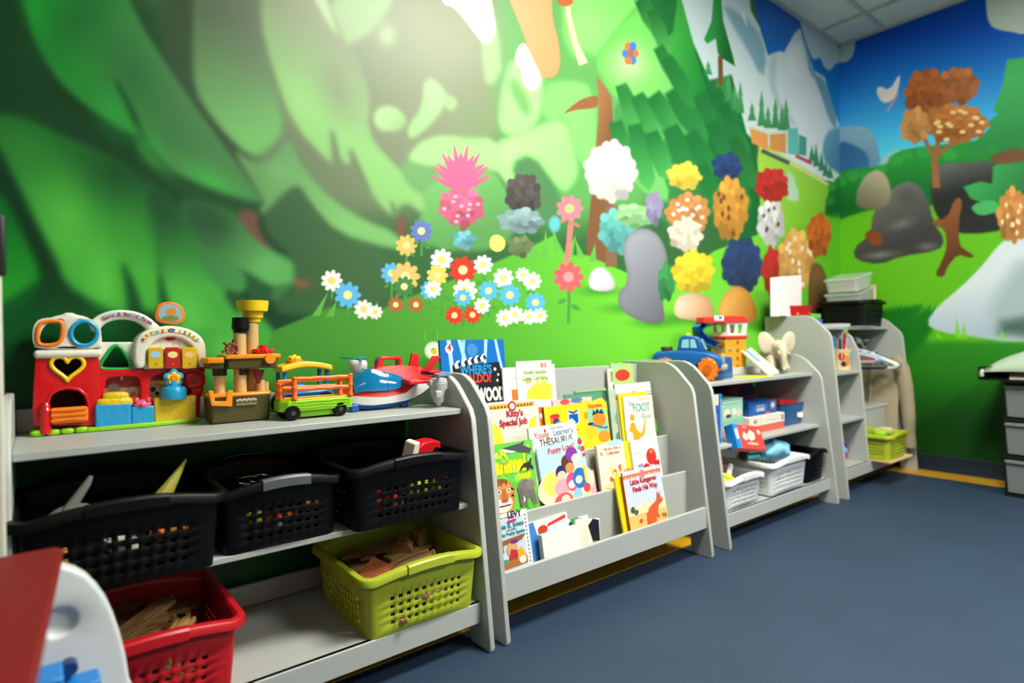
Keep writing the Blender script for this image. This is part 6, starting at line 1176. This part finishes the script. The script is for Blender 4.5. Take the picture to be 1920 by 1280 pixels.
# flash-card box tipped over the edge
t = thing('flash_card_box', 'red and blue picture card box tipped forward over the front edge of the middle board', 'box', (2.285,-.405,.378), rot=(-.42,.16,-.12)); t.rotation_mode = 'YXZ'
obj('carton', MB().box(0,.175,0,.045,0,.105), mat('card_red', (226,66,50), .4), t, bevel=.001, seg=1); obj('end_panel', MB().box(-.0012,.0,-.0005,.0455,0,.105), mat('card_blue', (24,130,200), .4), t)
obj('blue_side', MB().box(-.0012,.028,-.0012,.0,0,.105), mat('card_blue', (24,130,200), .4), t)
obj('card_print', MB().prism([(.045,.05),(.06,.075),(.075,.06),(.10,.085),(.125,.07),(.12,.045),(.095,.035),(.08,.045),(.06,.035)], -.0016, -.0005), col((246,224,190)), t); text('box_lettering', 'ANIMALS', .016, col((250,210,190)), t, (.10,-.0016,.018), bold=.0004); text('box_lettering', 'FIRST', .010, col((190,210,240)), t, (.07,-.0016,.091)); obj('side_window', MB().prism(rrect(.006,.021,.04,.085,.004), -.0022, -.001), col((226,232,230)), t); obj('card_badge', MB().prism(circ(.155,.078,.011), -.0016, -.0005), col((200,190,170)), t)
# ---- bottom board of the second toy shelf
basket('plastic_basket', 'smaller white slotted basket, left of the larger white one', 'basket', (2.318,-.265,.133), .275, .30, .118, whp, ncol=8)
basket('plastic_basket', 'larger white slotted basket heaped with toys and a light blue cloth', 'basket', (2.692,-.262,.133), .335, .325, .142, whp)
basket('plastic_basket', 'narrow black slotted basket at the right end of the bottom board, beside white baskets', 'basket', (2.978,-.26,.133), .185, .31, .138, blk, ncol=6)
t = thing('marble_run_piece', 'orange plastic A shaped toy piece in the small white basket', 'toy', (2.275,-.305,.262), 0, rot=(.1,-.15,.2)); orp = mat('bright_orange', (240,100,20), .35)
cutout('frame', [[(-.065,-.04),(-.035,.085),(-.015,.100),(.012,.098),(.030,.080),(.058,-.04),(.030,-.04),(.010,.040),(-.012,.040),(-.038,-.04)]], -.02, .02, orp, t, bev=.008)
t = thing('toy_ring', 'neon yellow and black ring toy at the front of the small white basket', 'toy', (2.255,-.365,.245), rot=(.4,.2,0)); obj('ring', MB().tube([(.045*math.cos(a),.03*math.sin(a),0) for a in [2*PI*k/24 for k in range(24)]], .014, 10, closed=True), mat('neon_ring', (210,232,20), .35), t); obj('black_band', MB().tube([(.043*math.cos(a),.028*math.sin(a),-.02) for a in [2*PI*k/24 for k in range(24)]], .012, 8, closed=True), blk, t)
t = thing('white_arch', 'curved white and red toy arch in the small white basket', 'toy', (2.35,-.32,.235), rot=(.2,0,.5)); obj('arch', MB().tube([(-.06,0,-.04),(-.05,0,.02),(-.015,0,.05),(.025,0,.03),(.05,0,-.03)], .012, 8), whp, t); obj('red_base', MB().box(-.05,.02,-.02,.02,-.045,-.02), col((226,70,50)), t, bevel=.005)
t = thing('light_blue_cloth', 'crumpled light blue fleece cloth lying on the larger white basket', 'cloth', (2.745,-.30,.300)); lbm = mat('light_blue_fleece', (130,196,224), .85, bump=.6, bscale=30)
rr_ = random.Random(4); vs = []; fs = []; NU, NV = 28, 16
for i in range(NV+1):
    for k in range(NU):
        th, ph = PI*i/NV, 2*PI*k/NU; r = 1+.10*math.sin(3*ph+2*th)+.07*math.sin(5*ph-3*th+1)+.05*math.sin(9*ph+4*th); vs.append((.105*r*math.sin(th)*math.cos(ph), .085*r*math.sin(th)*math.sin(ph), .046*r*math.cos(th)))
for i in range(NV): fs += [(i*NU+k,(i+1)*NU+k,(i+1)*NU+(k+1) % NU,i*NU+(k+1) % NU) for k in range(NU)]
obj('fleece', MB().add(vs, fs), lbm, t)
t = thing('peg_game', 'dark toy game board with two rows of turquoise pegs in the larger white basket', 'board game', (2.575,-.30,.305), rot=(.35,.1,.1)); obj('board', MB().box(-.085,.075,-.02,.02,-.03,.045), mat('dark_game', (50,36,34), .5), t, bevel=.005)
for k in range(8): obj('peg', MB().ell((-.06+.033*(k % 4), -.022, .024-.034*(k//4)), (.012,.009,.012), 12, 8), mat('turquoise_peg', (70,196,210), .3), t)
t = thing('grey_toy', 'small grey rounded toy behind the light blue cloth', 'toy', (2.735,-.17,.318)); obj('dome', MB().ell((0,0,0),(.05,.04,.035)), mat('mid_grey', (150,154,156), .5), t)
t = thing('paper_tube', 'short cream cardboard tube standing in the larger white basket', 'tube', (2.825,-.17,.215)); obj('tube', MB().lathe([(.026,0),(.028,.004),(.028,.126),(.024,.132),(.018,.130)], (0,0,0)), mat('cream_card', (196,188,160), .6), t)
# ------------------------------------------------------------------ coat cubby contents
zc = .8895
t = thing('star_cup', 'red paper cup with stars on top of the tall cubby', 'cup', (3.335,-.13,zc)); obj('cup', MB().lathe([(.075,0),(.098,.115),(.100,.118),(.094,.118),(.07,.004)], (0,0,0)), mat('cup_red', (206,24,24), .45), t)
mb = MB()
for k in range(12):
    a = PI+PI*k/12+.2; r = .0885+.007*((k*7) % 3-1); z = .045+.028*((k*5) % 3); c = Vector((r*math.cos(a)*1.0, r*math.sin(a), z)); s = .008; tn = Vector((-math.sin(a),math.cos(a),0)); k0 = len(mb.v)
    q = [c*1+tn*(s*(1 if i % 2 else .45))*math.cos(2*PI*i/10)+Vector((0,0,1))*(s*(1 if i % 2 else .45))*math.sin(2*PI*i/10)+Vector((math.cos(a),math.sin(a),0))*.004 for i in range(10)]
    mb.add([tuple(p) for p in q], [tuple(range(10))])
obj('star_print', mb, col((240,180,80)), t)
tg = thing('paper_bag', 'folded white paper bag standing in the red star cup', 'paper bag', (3.26,-.13,zc+.06)); wp = mat('white_paper', (238,234,228), .7, bump=.2, bscale=14)
obj('sheet', MB().prism([(-.105,.0),(.12,.0),(.125,.235),(-.085,.215)], -.03,-.024), wp, tg, bevel=.001); obj('fold', MB().loft([[(-.10,-.024,.0),(-.13,.02,.0),(-.128,.02,.21),(-.085,-.024,.215)],[(-.10,-.021,.0),(-.127,.023,.0),(-.125,.023,.21),(-.083,-.021,.215)]]), wp, tg); obj('back_sheet', MB().prism([(-.12,.0),(.10,.0),(.105,.225),(-.12,.2)], .018,.022), wp, tg)
t = thing('sticky_note_tray', 'small stacked green and blue plastic tray beside the red star cup', 'tray', (3.47,-.16,zc)); obj('blue_tray', MB().box(-.06,.06,-.05,.05,0,.045), col((70,120,210)), t, bevel=.006); obj('green_tray', MB().box(-.055,.055,-.045,.045,.046,.075), col((110,200,60)), t, bevel=.006); obj('green_knob', MB().ell((-.03,0,.085),(.02,.02,.014)), col((60,190,60)), t)
tag(obj('paper_stack', MB().box(3.56,3.70,-.29,-.10,zc,zc+.018), mat('grey_paper', (196,200,204), .7), bevel=.001), 'low stack of pale paper on the tall cubby left of the black basket', 'paper')
tag(obj('white_sheet', MB().prism([(3.60,-.315),(3.97,-.325),(3.99,-.25),(3.62,-.24)], zc, zc+.003, 'z'), mat('white_sheet', (222,214,208), .6)), 'loose white sheet under the front edge of the black basket on the cubby', 'paper')
basket('plastic_basket', 'black slotted basket on top of the tall cubby, holding clear tubs', 'basket', (4.045,-.165,zc+.0035), .33, .25, .155, blk, arch=.006, bulge=.004)
clr = bpy.data.materials.new('clear_plastic'); clr.use_nodes = True; cb = clr.node_tree.nodes['Principled BSDF']; cb.inputs['Base Color'].default_value = (.86,.9,.88,1); cb.inputs['Roughness'].default_value = .18; cb.inputs['Transmission Weight'].default_value = .35; cb.inputs['IOR'].default_value = 1.2; cb.inputs['Alpha'].default_value = .50
def tub(name, label, loc, w, d, h, rot, items=()):
    t = thing(name, label, 'tub', loc, rot=rot)
    obj('shell', MB().loft([[(x, y, 0) for x, y in rrect(-w/2*.93,w/2*.93,-d/2*.93,d/2*.93,.02)], [(x, y, h) for x, y in rrect(-w/2,w/2,-d/2,d/2,.024)], [(x, y, h) for x, y in rrect(-w/2+.003,w/2-.003,-d/2+.003,d/2-.003,.022)], [(x, y, .003) for x, y in rrect(-w/2*.93+.003,w/2*.93-.003,-d/2*.93+.003,d/2*.93-.003,.018)]]), clr, t)
    obj('lid', MB().prism(rrect(-w/2-.008,w/2+.008,-d/2-.008,d/2+.008,.026), h+.001, h+.014, 'z'), clr, t, bevel=.004)
    for k, (x0,x1,y0,y1,z0,z1,c) in enumerate(items): obj('contents', MB().box(x0,x1,y0,y1,z0,z1), col(c), t, bevel=.002)
    return t
tub('clear_tub', 'lower clear plastic tub of papers tilted in the black basket on the cubby', (4.02,-.165,1.035), .27, .20, .072, (.0,-.20,.06), [(-.11,.10,-.08,.07,.006,.016,(226,130,70)),(-.06,.09,-.07,.08,.018,.032,(180,50,40)),(-.1,.02,-.08,.08,.033,.042,(120,130,150))])
tub('clear_tub', 'upper clear plastic tub tilted on the lower tub in the black basket', (4.005,-.165,1.128), .26, .19, .070, (.0,-.20,.04), [(-.10,.08,-.07,.06,.006,.020,(200,190,180)),(-.05,.09,-.06,.07,.022,.034,(170,70,60))])
cs = [(180,60,50),(236,232,220),(200,190,60),(90,150,110),(230,120,80),(226,222,214),(210,70,60),(240,150,70)]
for k in range(8):
    nm = ['dark red','white','mustard','green','salmon','off-white','red','orange'][k]
    o = thing('notebook', 'thin %s notebook standing upright at the right of the black cubby basket' % nm, 'notebook', (4.178+.0062*k,-.24,1.0)); obj('cover', MB().box(0,.0055,0,.13,0,.15+.006*((k*5) % 4)), col(cs[k]), o, bevel=.0005, seg=1); obj('page_block', MB().box(.001,.0045,-.0005,.128,.002,.146), paper, o)
# cup of pencils on the small upper shelf
zs = .6435
t = thing('pencil_mug', 'patterned paper mug of pens on the small upper cubby shelf', 'mug', (3.495,-.322,zs)); obj('mug', MB().lathe([(.044,0),(.048,.004),(.0545,.118),(.0555,.121),(.051,.121),(.043,.01)], (0,0,0)), mat('mug_cream', (230,206,160), .5), t)
mb = MB(); ms = []
for k, (a, z, w, h, c) in enumerate(((-2.7,.08,.022,.03,(190,40,30)),(-2.5,.04,.02,.02,(40,40,40)),(-2.1,.06,.02,.04,(240,130,40)),(-1.7,.085,.02,.028,(90,190,206)),(-1.3,.05,.022,.03,(50,150,180)),(-1.0,.08,.014,.02,(240,120,100)),(-1.5,.02,.02,.012,(170,210,200)),(-2.2,.105,.02,.012,(250,190,70)))):
    mb.cur = k; ms.append(col(c)); r = .0605; pts = [(a+w/r*math.cos(q)*.9, z+h*.8*math.sin(q)) for q in [2*PI*i/10 for i in range(10)]]
    mb.add([((.0486+p[1]*.054)*math.cos(p[0]), (.0486+p[1]*.054)*math.sin(p[0]), p[1]) for p in pts], [tuple(range(10))])
obj('mug_print', mb, ms, t, smooth=False)
for k, (dx, dy, c, ln, nm) in enumerate(((-.03,-.01,(90,20,90),.17,'purple'),(-.015,-.02,(200,30,60),.20,'red'),(.0,.01,(240,190,60),.16,'yellow'),(-.02,.015,(60,150,220),.18,'blue'),(.012,-.012,(226,226,236),.17,'white'),(.026,-.006,(150,200,40),.235,'lime green'))):
    o = thing('marker_pen', '%s marker pen standing in the patterned mug' % nm, 'pen', (3.495+dx*.8,-.322+dy*.8,zs+.012), rot=(-dy*4, dx*5, 0)); obj('barrel', MB().lathe([(.006,0),(.006,ln*.75),(.0045,ln*.77)], (0,0,0), n=10), col(c, .3), o); obj('cap', MB().lathe([(.0068,ln*.7),(.0068,ln*.97),(.004,ln)], (0,0,0), n=10), col(tuple(int(v*.8) for v in c), .3), o)
# lower left cubby toy
t = thing('ring_rattle', 'purple ring toy with a red ball in the lowest small cubby', 'toy', (3.505,-.31,.1975), rot=(0,0,.6)); obj('ring', MB().tube([(0,.035*math.cos(a),.045*math.sin(a)+.01) for a in [2*PI*k/28 for k in range(28)]], .006, 8, closed=True), mat('purple_plastic', (140,60,170), .3), t); obj('red_ball', MB().ell((.035,-.02,-.034),(.022,.022,.022)), fred, t); obj('blue_bead', MB().ell((.0,-.02,.0),(.016,.016,.02)), col((110,170,220), .3), t)
# hangers on the rail
def hanger(name, label, x, m, rz=0, drop=.12, half=.20, group=None):
    t = thing(name, label, 'hanger', (x,-.20,.80), rz)
    obj('hook', MB().tube([(0,-.030,-.012),(0,-.028,.012),(0,-.012,.024),(0,.010,.022),(0,.019,.004),(0,.012,-.018),(0,.0,-.032),(0,0,-.05)], .0048, 8), m, t)
    obj('shoulder_bar', MB().tube([(0,0,-.046),(0,-.06,-.062),(0,-half+.01,-drop+.012),(0,-half,-drop),(0,-half+.012,-drop-.012),(0,0,-drop-.018),(0,half-.012,-drop-.012),(0,half,-drop),(0,half-.01,-drop+.012),(0,.06,-.062),(0,0,-.046)], .0082, 8), m, t)
    obj('notch_plate', MB().box(-.003,.003,-.11,-.05,-.088,-.064), m, t, bevel=.002); return t
hk = [('pink',(226,170,180),3.80,.03),('light blue',(130,186,220),3.84,.05),('sky blue',(150,200,226),3.88,.02),('dark blue',(20,60,100),3.92,.04),('white',(226,226,218),3.965,.0),('ivory',(236,234,222),4.0,.03),('teal',(20,96,116),4.04,.02)]
for nm, c, x, r in hk: hanger('coat_hanger', '%s plastic coat hanger on the cubby rail' % nm, x, col(c, .35), rz=r, half=.190 if nm in ('pink','light blue','sky blue') else (.20 if nm == 'dark blue' else .235), drop=.105 if nm in ('pink','light blue','sky blue') else .145)
# cardigan
t = thing('cardigan', 'beige knitted cardigan hanging at the right end of the cubby rail', 'cardigan', (4.13,-.20,.79)); kn_ = mat('beige_knit', (168,154,126), .9, bump=.8, bscale=120)
obj('hanger_hook', MB().tube([(0,-.028,.010),(0,-.012,.022),(0,.010,.020),(0,.018,.004),(0,.0,-.030),(0,0,-.05)], .0045, 8), whp, t)
secs = []
for i in range(15):
    f = i/14; z = -.045-.52*f; hw = (.05+.155*min(1, f/.10)) if f < .10 else .205-.02*f; ring = []
    for k in range(36):
        a = 2*PI*k/36; th = .030+.014*f+.006*math.sin(5*a+f*3)+.004*math.sin(9*a-f*5); ring.append((th*math.cos(a), hw*math.sin(a), z-(.0 if f > .1 else .0)-.05*abs(math.sin(a))**2*(1-f)*.9))
    secs.append(ring)
obj('body', MB().loft(secs), kn_, t, angle=70)
obj('button_band', MB().tube([(-.034,-.06,-.09),(-.040,-.05,-.25),(-.044,-.045,-.42),(-.046,-.045,-.55)], [.007,.008,.008,.007], 8), kn_, t)
for s in (-1, 1):
    ln = [(.0,s*.165,-.085),(.012,s*.205,-.16),(.022,s*.222,-.27),(.030,s*.230,-.38),(.034,s*.236,-.48),(.034,s*.240,-.56),(.033,s*.242,-.60)] if s < 0 else [(.0,s*.15,-.085),(.01,s*.155,-.2),(.01,s*.155,-.35),(.01,s*.155,-.5)]
    rr2 = [.042,.045,.042,.039,.036,.030,.033] if s < 0 else [.035,.03,.028,.025]
    sv = obj('sleeve', MB().tube(ln, rr2, 18), kn_, t, angle=70); 
    if s < 0: obj('cuff', MB().tube([(.034,s*.240,-.585),(.033,s*.243,-.640)], [.034,.033], 18), kn_, sv)
# lower bay
tub('storage_tub', 'large clear storage tub at the back of the cubby\'s lower bay', (3.865,-.225,.1415), .44, .24, .265, (0,0,0), [(-.15,.12,-.09,.09,.01,.12,(170,160,136)),(-.12,.05,-.05,.08,.125,.16,(150,140,116))])
tag(obj('blue_folder', MB().box(3.67,3.86,-.30,-.15,.424,.430), col((40,120,180)), bevel=.001), 'thin blue folder lying on the large clear storage tub', 'folder')
tag(obj('wooden_board', MB().prism([(3.61,-.525),(3.92,-.535),(3.93,-.36),(3.62,-.36)], .1405, .1505, 'z'), mat('pine_board', (222,190,130), .55, var=.1), bevel=.001), 'thin pine board lying under the lime basket in the cubby', 'board')
basket('plastic_basket', 'lime green slotted basket in the lower bay of the tall cubby', 'basket', (3.745,-.440,.152), .27, .15, .135, lime)
tag(obj('green_toy_food', MB().ell((3.69,-.45,.290),(.06,.035,.022),16,8,.8), col((150,206,40)), bevel=0), 'light green soft toy lying in the lime basket of the cubby', 'toy'); tag(obj('cream_cloth', MB().ell((3.79,-.43,.288),(.07,.04,.022),16,8,.7), col((226,206,150)), bevel=0), 'cream folded cloth lying in the lime basket of the cubby', 'cloth')

# ------------------------------------------------------------------ drawer cart at the right edge
ct = thing('drawer_cart', 'grey translucent plastic drawer cart with a black frame at the right edge', 'drawer cart', (3.905,-.940,0), -.10)
frb = mat('cart_black', (18,20,20), .4); dr_ = mat('smoky_drawer', (120,128,126), .3)
obj('frame', MB().box(.004,.33,-.40,-.004,.004,.012).box(.004,.33,-.40,-.004,.196,.210).box(.004,.33,-.40,-.004,.388,.402).box(.0,.335,-.405,.0,.582,.596).box(.02,.33,-.40,-.39,.01,.59).box(.02,.33,-.014,-.004,.01,.59), frb, ct, bevel=.002)
for k, (z0_, z1__) in enumerate(((.014,.194),(.212,.386),(.404,.580))):
    d_ = obj('drawer', MB().frustum((.006,.30,-.385,-.018),(-.004,.30,-.392,-.012), z0_+.004, z1__-.006), dr_, ct, bevel=.006); obj('drawer_lip', MB().box(-.014,.006,-.392,-.012,z1__-.022,z1__-.006), dr_, d_, bevel=.004); obj('label_recess', MB().prism(rrect(-.30,-.10,z0_+.03,z0_+.12,.012), -.0035,.004,'x'), mat('recess_grey', (96,106,106), .35), d_)
t = thing('letter_tray', 'black letter tray of papers on the drawer cart', 'tray', (3.88,-.875,.5975), -.10); obj('tray', MB().box(-.02,.30,-.46,.02,0,.006).box(-.02,.30,.014,.02,.006,.07).box(-.02,.30,-.46,-.454,.006,.07).box(.29,.30,-.46,.02,.006,.07), frb, t, bevel=.001)
obj('wire_edge', MB().tube([(-.022,.02,.004),(-.022,.02,.068),(-.022,-.04,.070)], .003, 8), frb, t)
for k, (c, nm, z) in enumerate((((222,214,200),'white',.607),((180,120,80),'brown kraft',.618),((150,96,60),'dark brown',.630))):
    tag(obj('paper_pile', MB().prism([(3.885+.004*k,-1.36),(4.15,-1.36),(4.15,-.985+.01*k),(3.885+.004*k,-.975)], z-.0025, z+.0075, 'z'), mat('cart_paper_%d' % k, c, .7), bevel=.001), '%s paper pile in the black tray on the drawer cart' % nm, 'paper')
t = thing('cover_sheet', 'pale green grey plastic sheet draped over the tray on the drawer cart', 'plastic sheet', (0,0,0)); pg = mat('pale_green_plastic', (172,190,170), .35)
secs = []
for i in range(15):
    f = i/14; row = []
    for k in range(13):
        g = k/12; rise = (1-(1-min(1, g*2.6))**2.2)*(min(1, f*3.0+.12))**.7
        row.append((3.858+.33*g, -.872-.56*f-.012*math.sin(3*g), .640+.118*rise+.006*math.sin(7*f+4*g)))
    secs.append(row)
obj('sheet', MB().loft(secs, cap=False, closed=False), pg, t, solid=.003); tag_l = obj('sheet_lip', MB().tube([(3.858,-.868,.618),(3.856,-.866,.634),(3.87,-.87,.650)], .010, 8), pg, t)

# ------------------------------------------------------------------ furniture close to the camera, bottom left
tt = thing('activity_table', 'low play table close to the camera with a red top and rounded white end panels', 'table', (0,0,0))
rt = mat('red_table_top', (120,6,12), .55); wt = mat('white_moulded_plastic', (206,210,208), .4)
obj('tabletop', MB().prism([(-.62,-.655),(.020,-.640),(.029,-.655),(-.006,-1.10),(-.02,-1.12),(-.62,-1.12)], .536, .551, 'z'), rt, tt, bevel=.005, seg=3)
Ye = -.68
out = [at(x, y, 'y', Ye) for x, y in ((100,1058),(118,1062),(140,1068),(162,1080),(182,1100),(200,1125),(214,1155),(226,1190),(236,1230),(243,1275))]
arc = [(p.x, min(p.z, .532)) for p in out]+[(.142,.22),(.15,.0)]
left = [(-.16,.0),(-.15,.22),(-.12,.40),(-.07,.50),(-.03,.532)]
outl = arc+left

inn = [((p[0]-0)*.86-.0, (p[1]*.955)) for p in outl]
p = at(112,1168,'y',Ye-.001)
ep = cutout('end_panel', [outl, circ(p.x, p.z, .0195, .0195, 36)], Ye, Ye+.030, wt, tt, bev=.006)
obj('dimple', MB().lathe([(.0001,.013),(.012,.0125),(.020,.008),(.0245,.004),(.0245,.018),(.0001,.018)], (p.x, Ye, p.z), 'y'), wt, ep)
for xx in (-.50,): obj('end_panel', MB().prism([(xx-.1,0),(xx+.1,0),(xx+.1,.42),(xx+.05,.51),(xx,.532),(xx-.05,.51),(xx-.1,.42)], Ye, Ye+.030), wt, tt, bevel=.007, seg=3)
a, b = at(68,1278,'y',Ye-.05), at(188,1264,'y',Ye-.03)
obj('blue_bracket', MB().box(a.x-.02, b.x-.042, Ye-.06, Ye-.002, a.z-.08, a.z), mat('bracket_blue', (20,120,196), .35), tt, bevel=.004); obj('blue_bracket', MB().box(b.x-.040, b.x, Ye-.045, Ye-.002, a.z-.08, b.z), mat('bracket_blue', (20,120,196), .35), tt, bevel=.004); c = at(130,1250,'y',Ye-.01); obj('bracket_pin', MB().cyl((c.x,Ye-.02,c.z),(c.x,Ye-.001,c.z),.010), mat('pin_blue', (20,60,110), .4), tt)
# post standing behind the table
pt = thing('easel_post', 'white upright post with a dark top at the left edge of the photo', 'post', (0,0,0))
e_ = at(9, 900, 'y', -.60); obj('post', MB().box(e_.x-.034, e_.x, -.60, -.575, 0, at(4,515,'y',-.60).z), mat('ivory_paint', (206,204,188), .5), pt, bevel=.003); q = at(9, 460, 'y', -.60)
obj('dark_clip', MB().box(e_.x-.034, q.x+.001, -.604, -.572, at(4,515,'y',-.60).z, at(4,402,'y',-.60).z), mat('dark_clip', (26,34,24), .5), pt, bevel=.004)
obj('foot', MB().box(e_.x-.060, e_.x+.004, -.63, -.54, 0, .02), mat('ivory_paint', (206,204,188), .5), pt, bevel=.003)
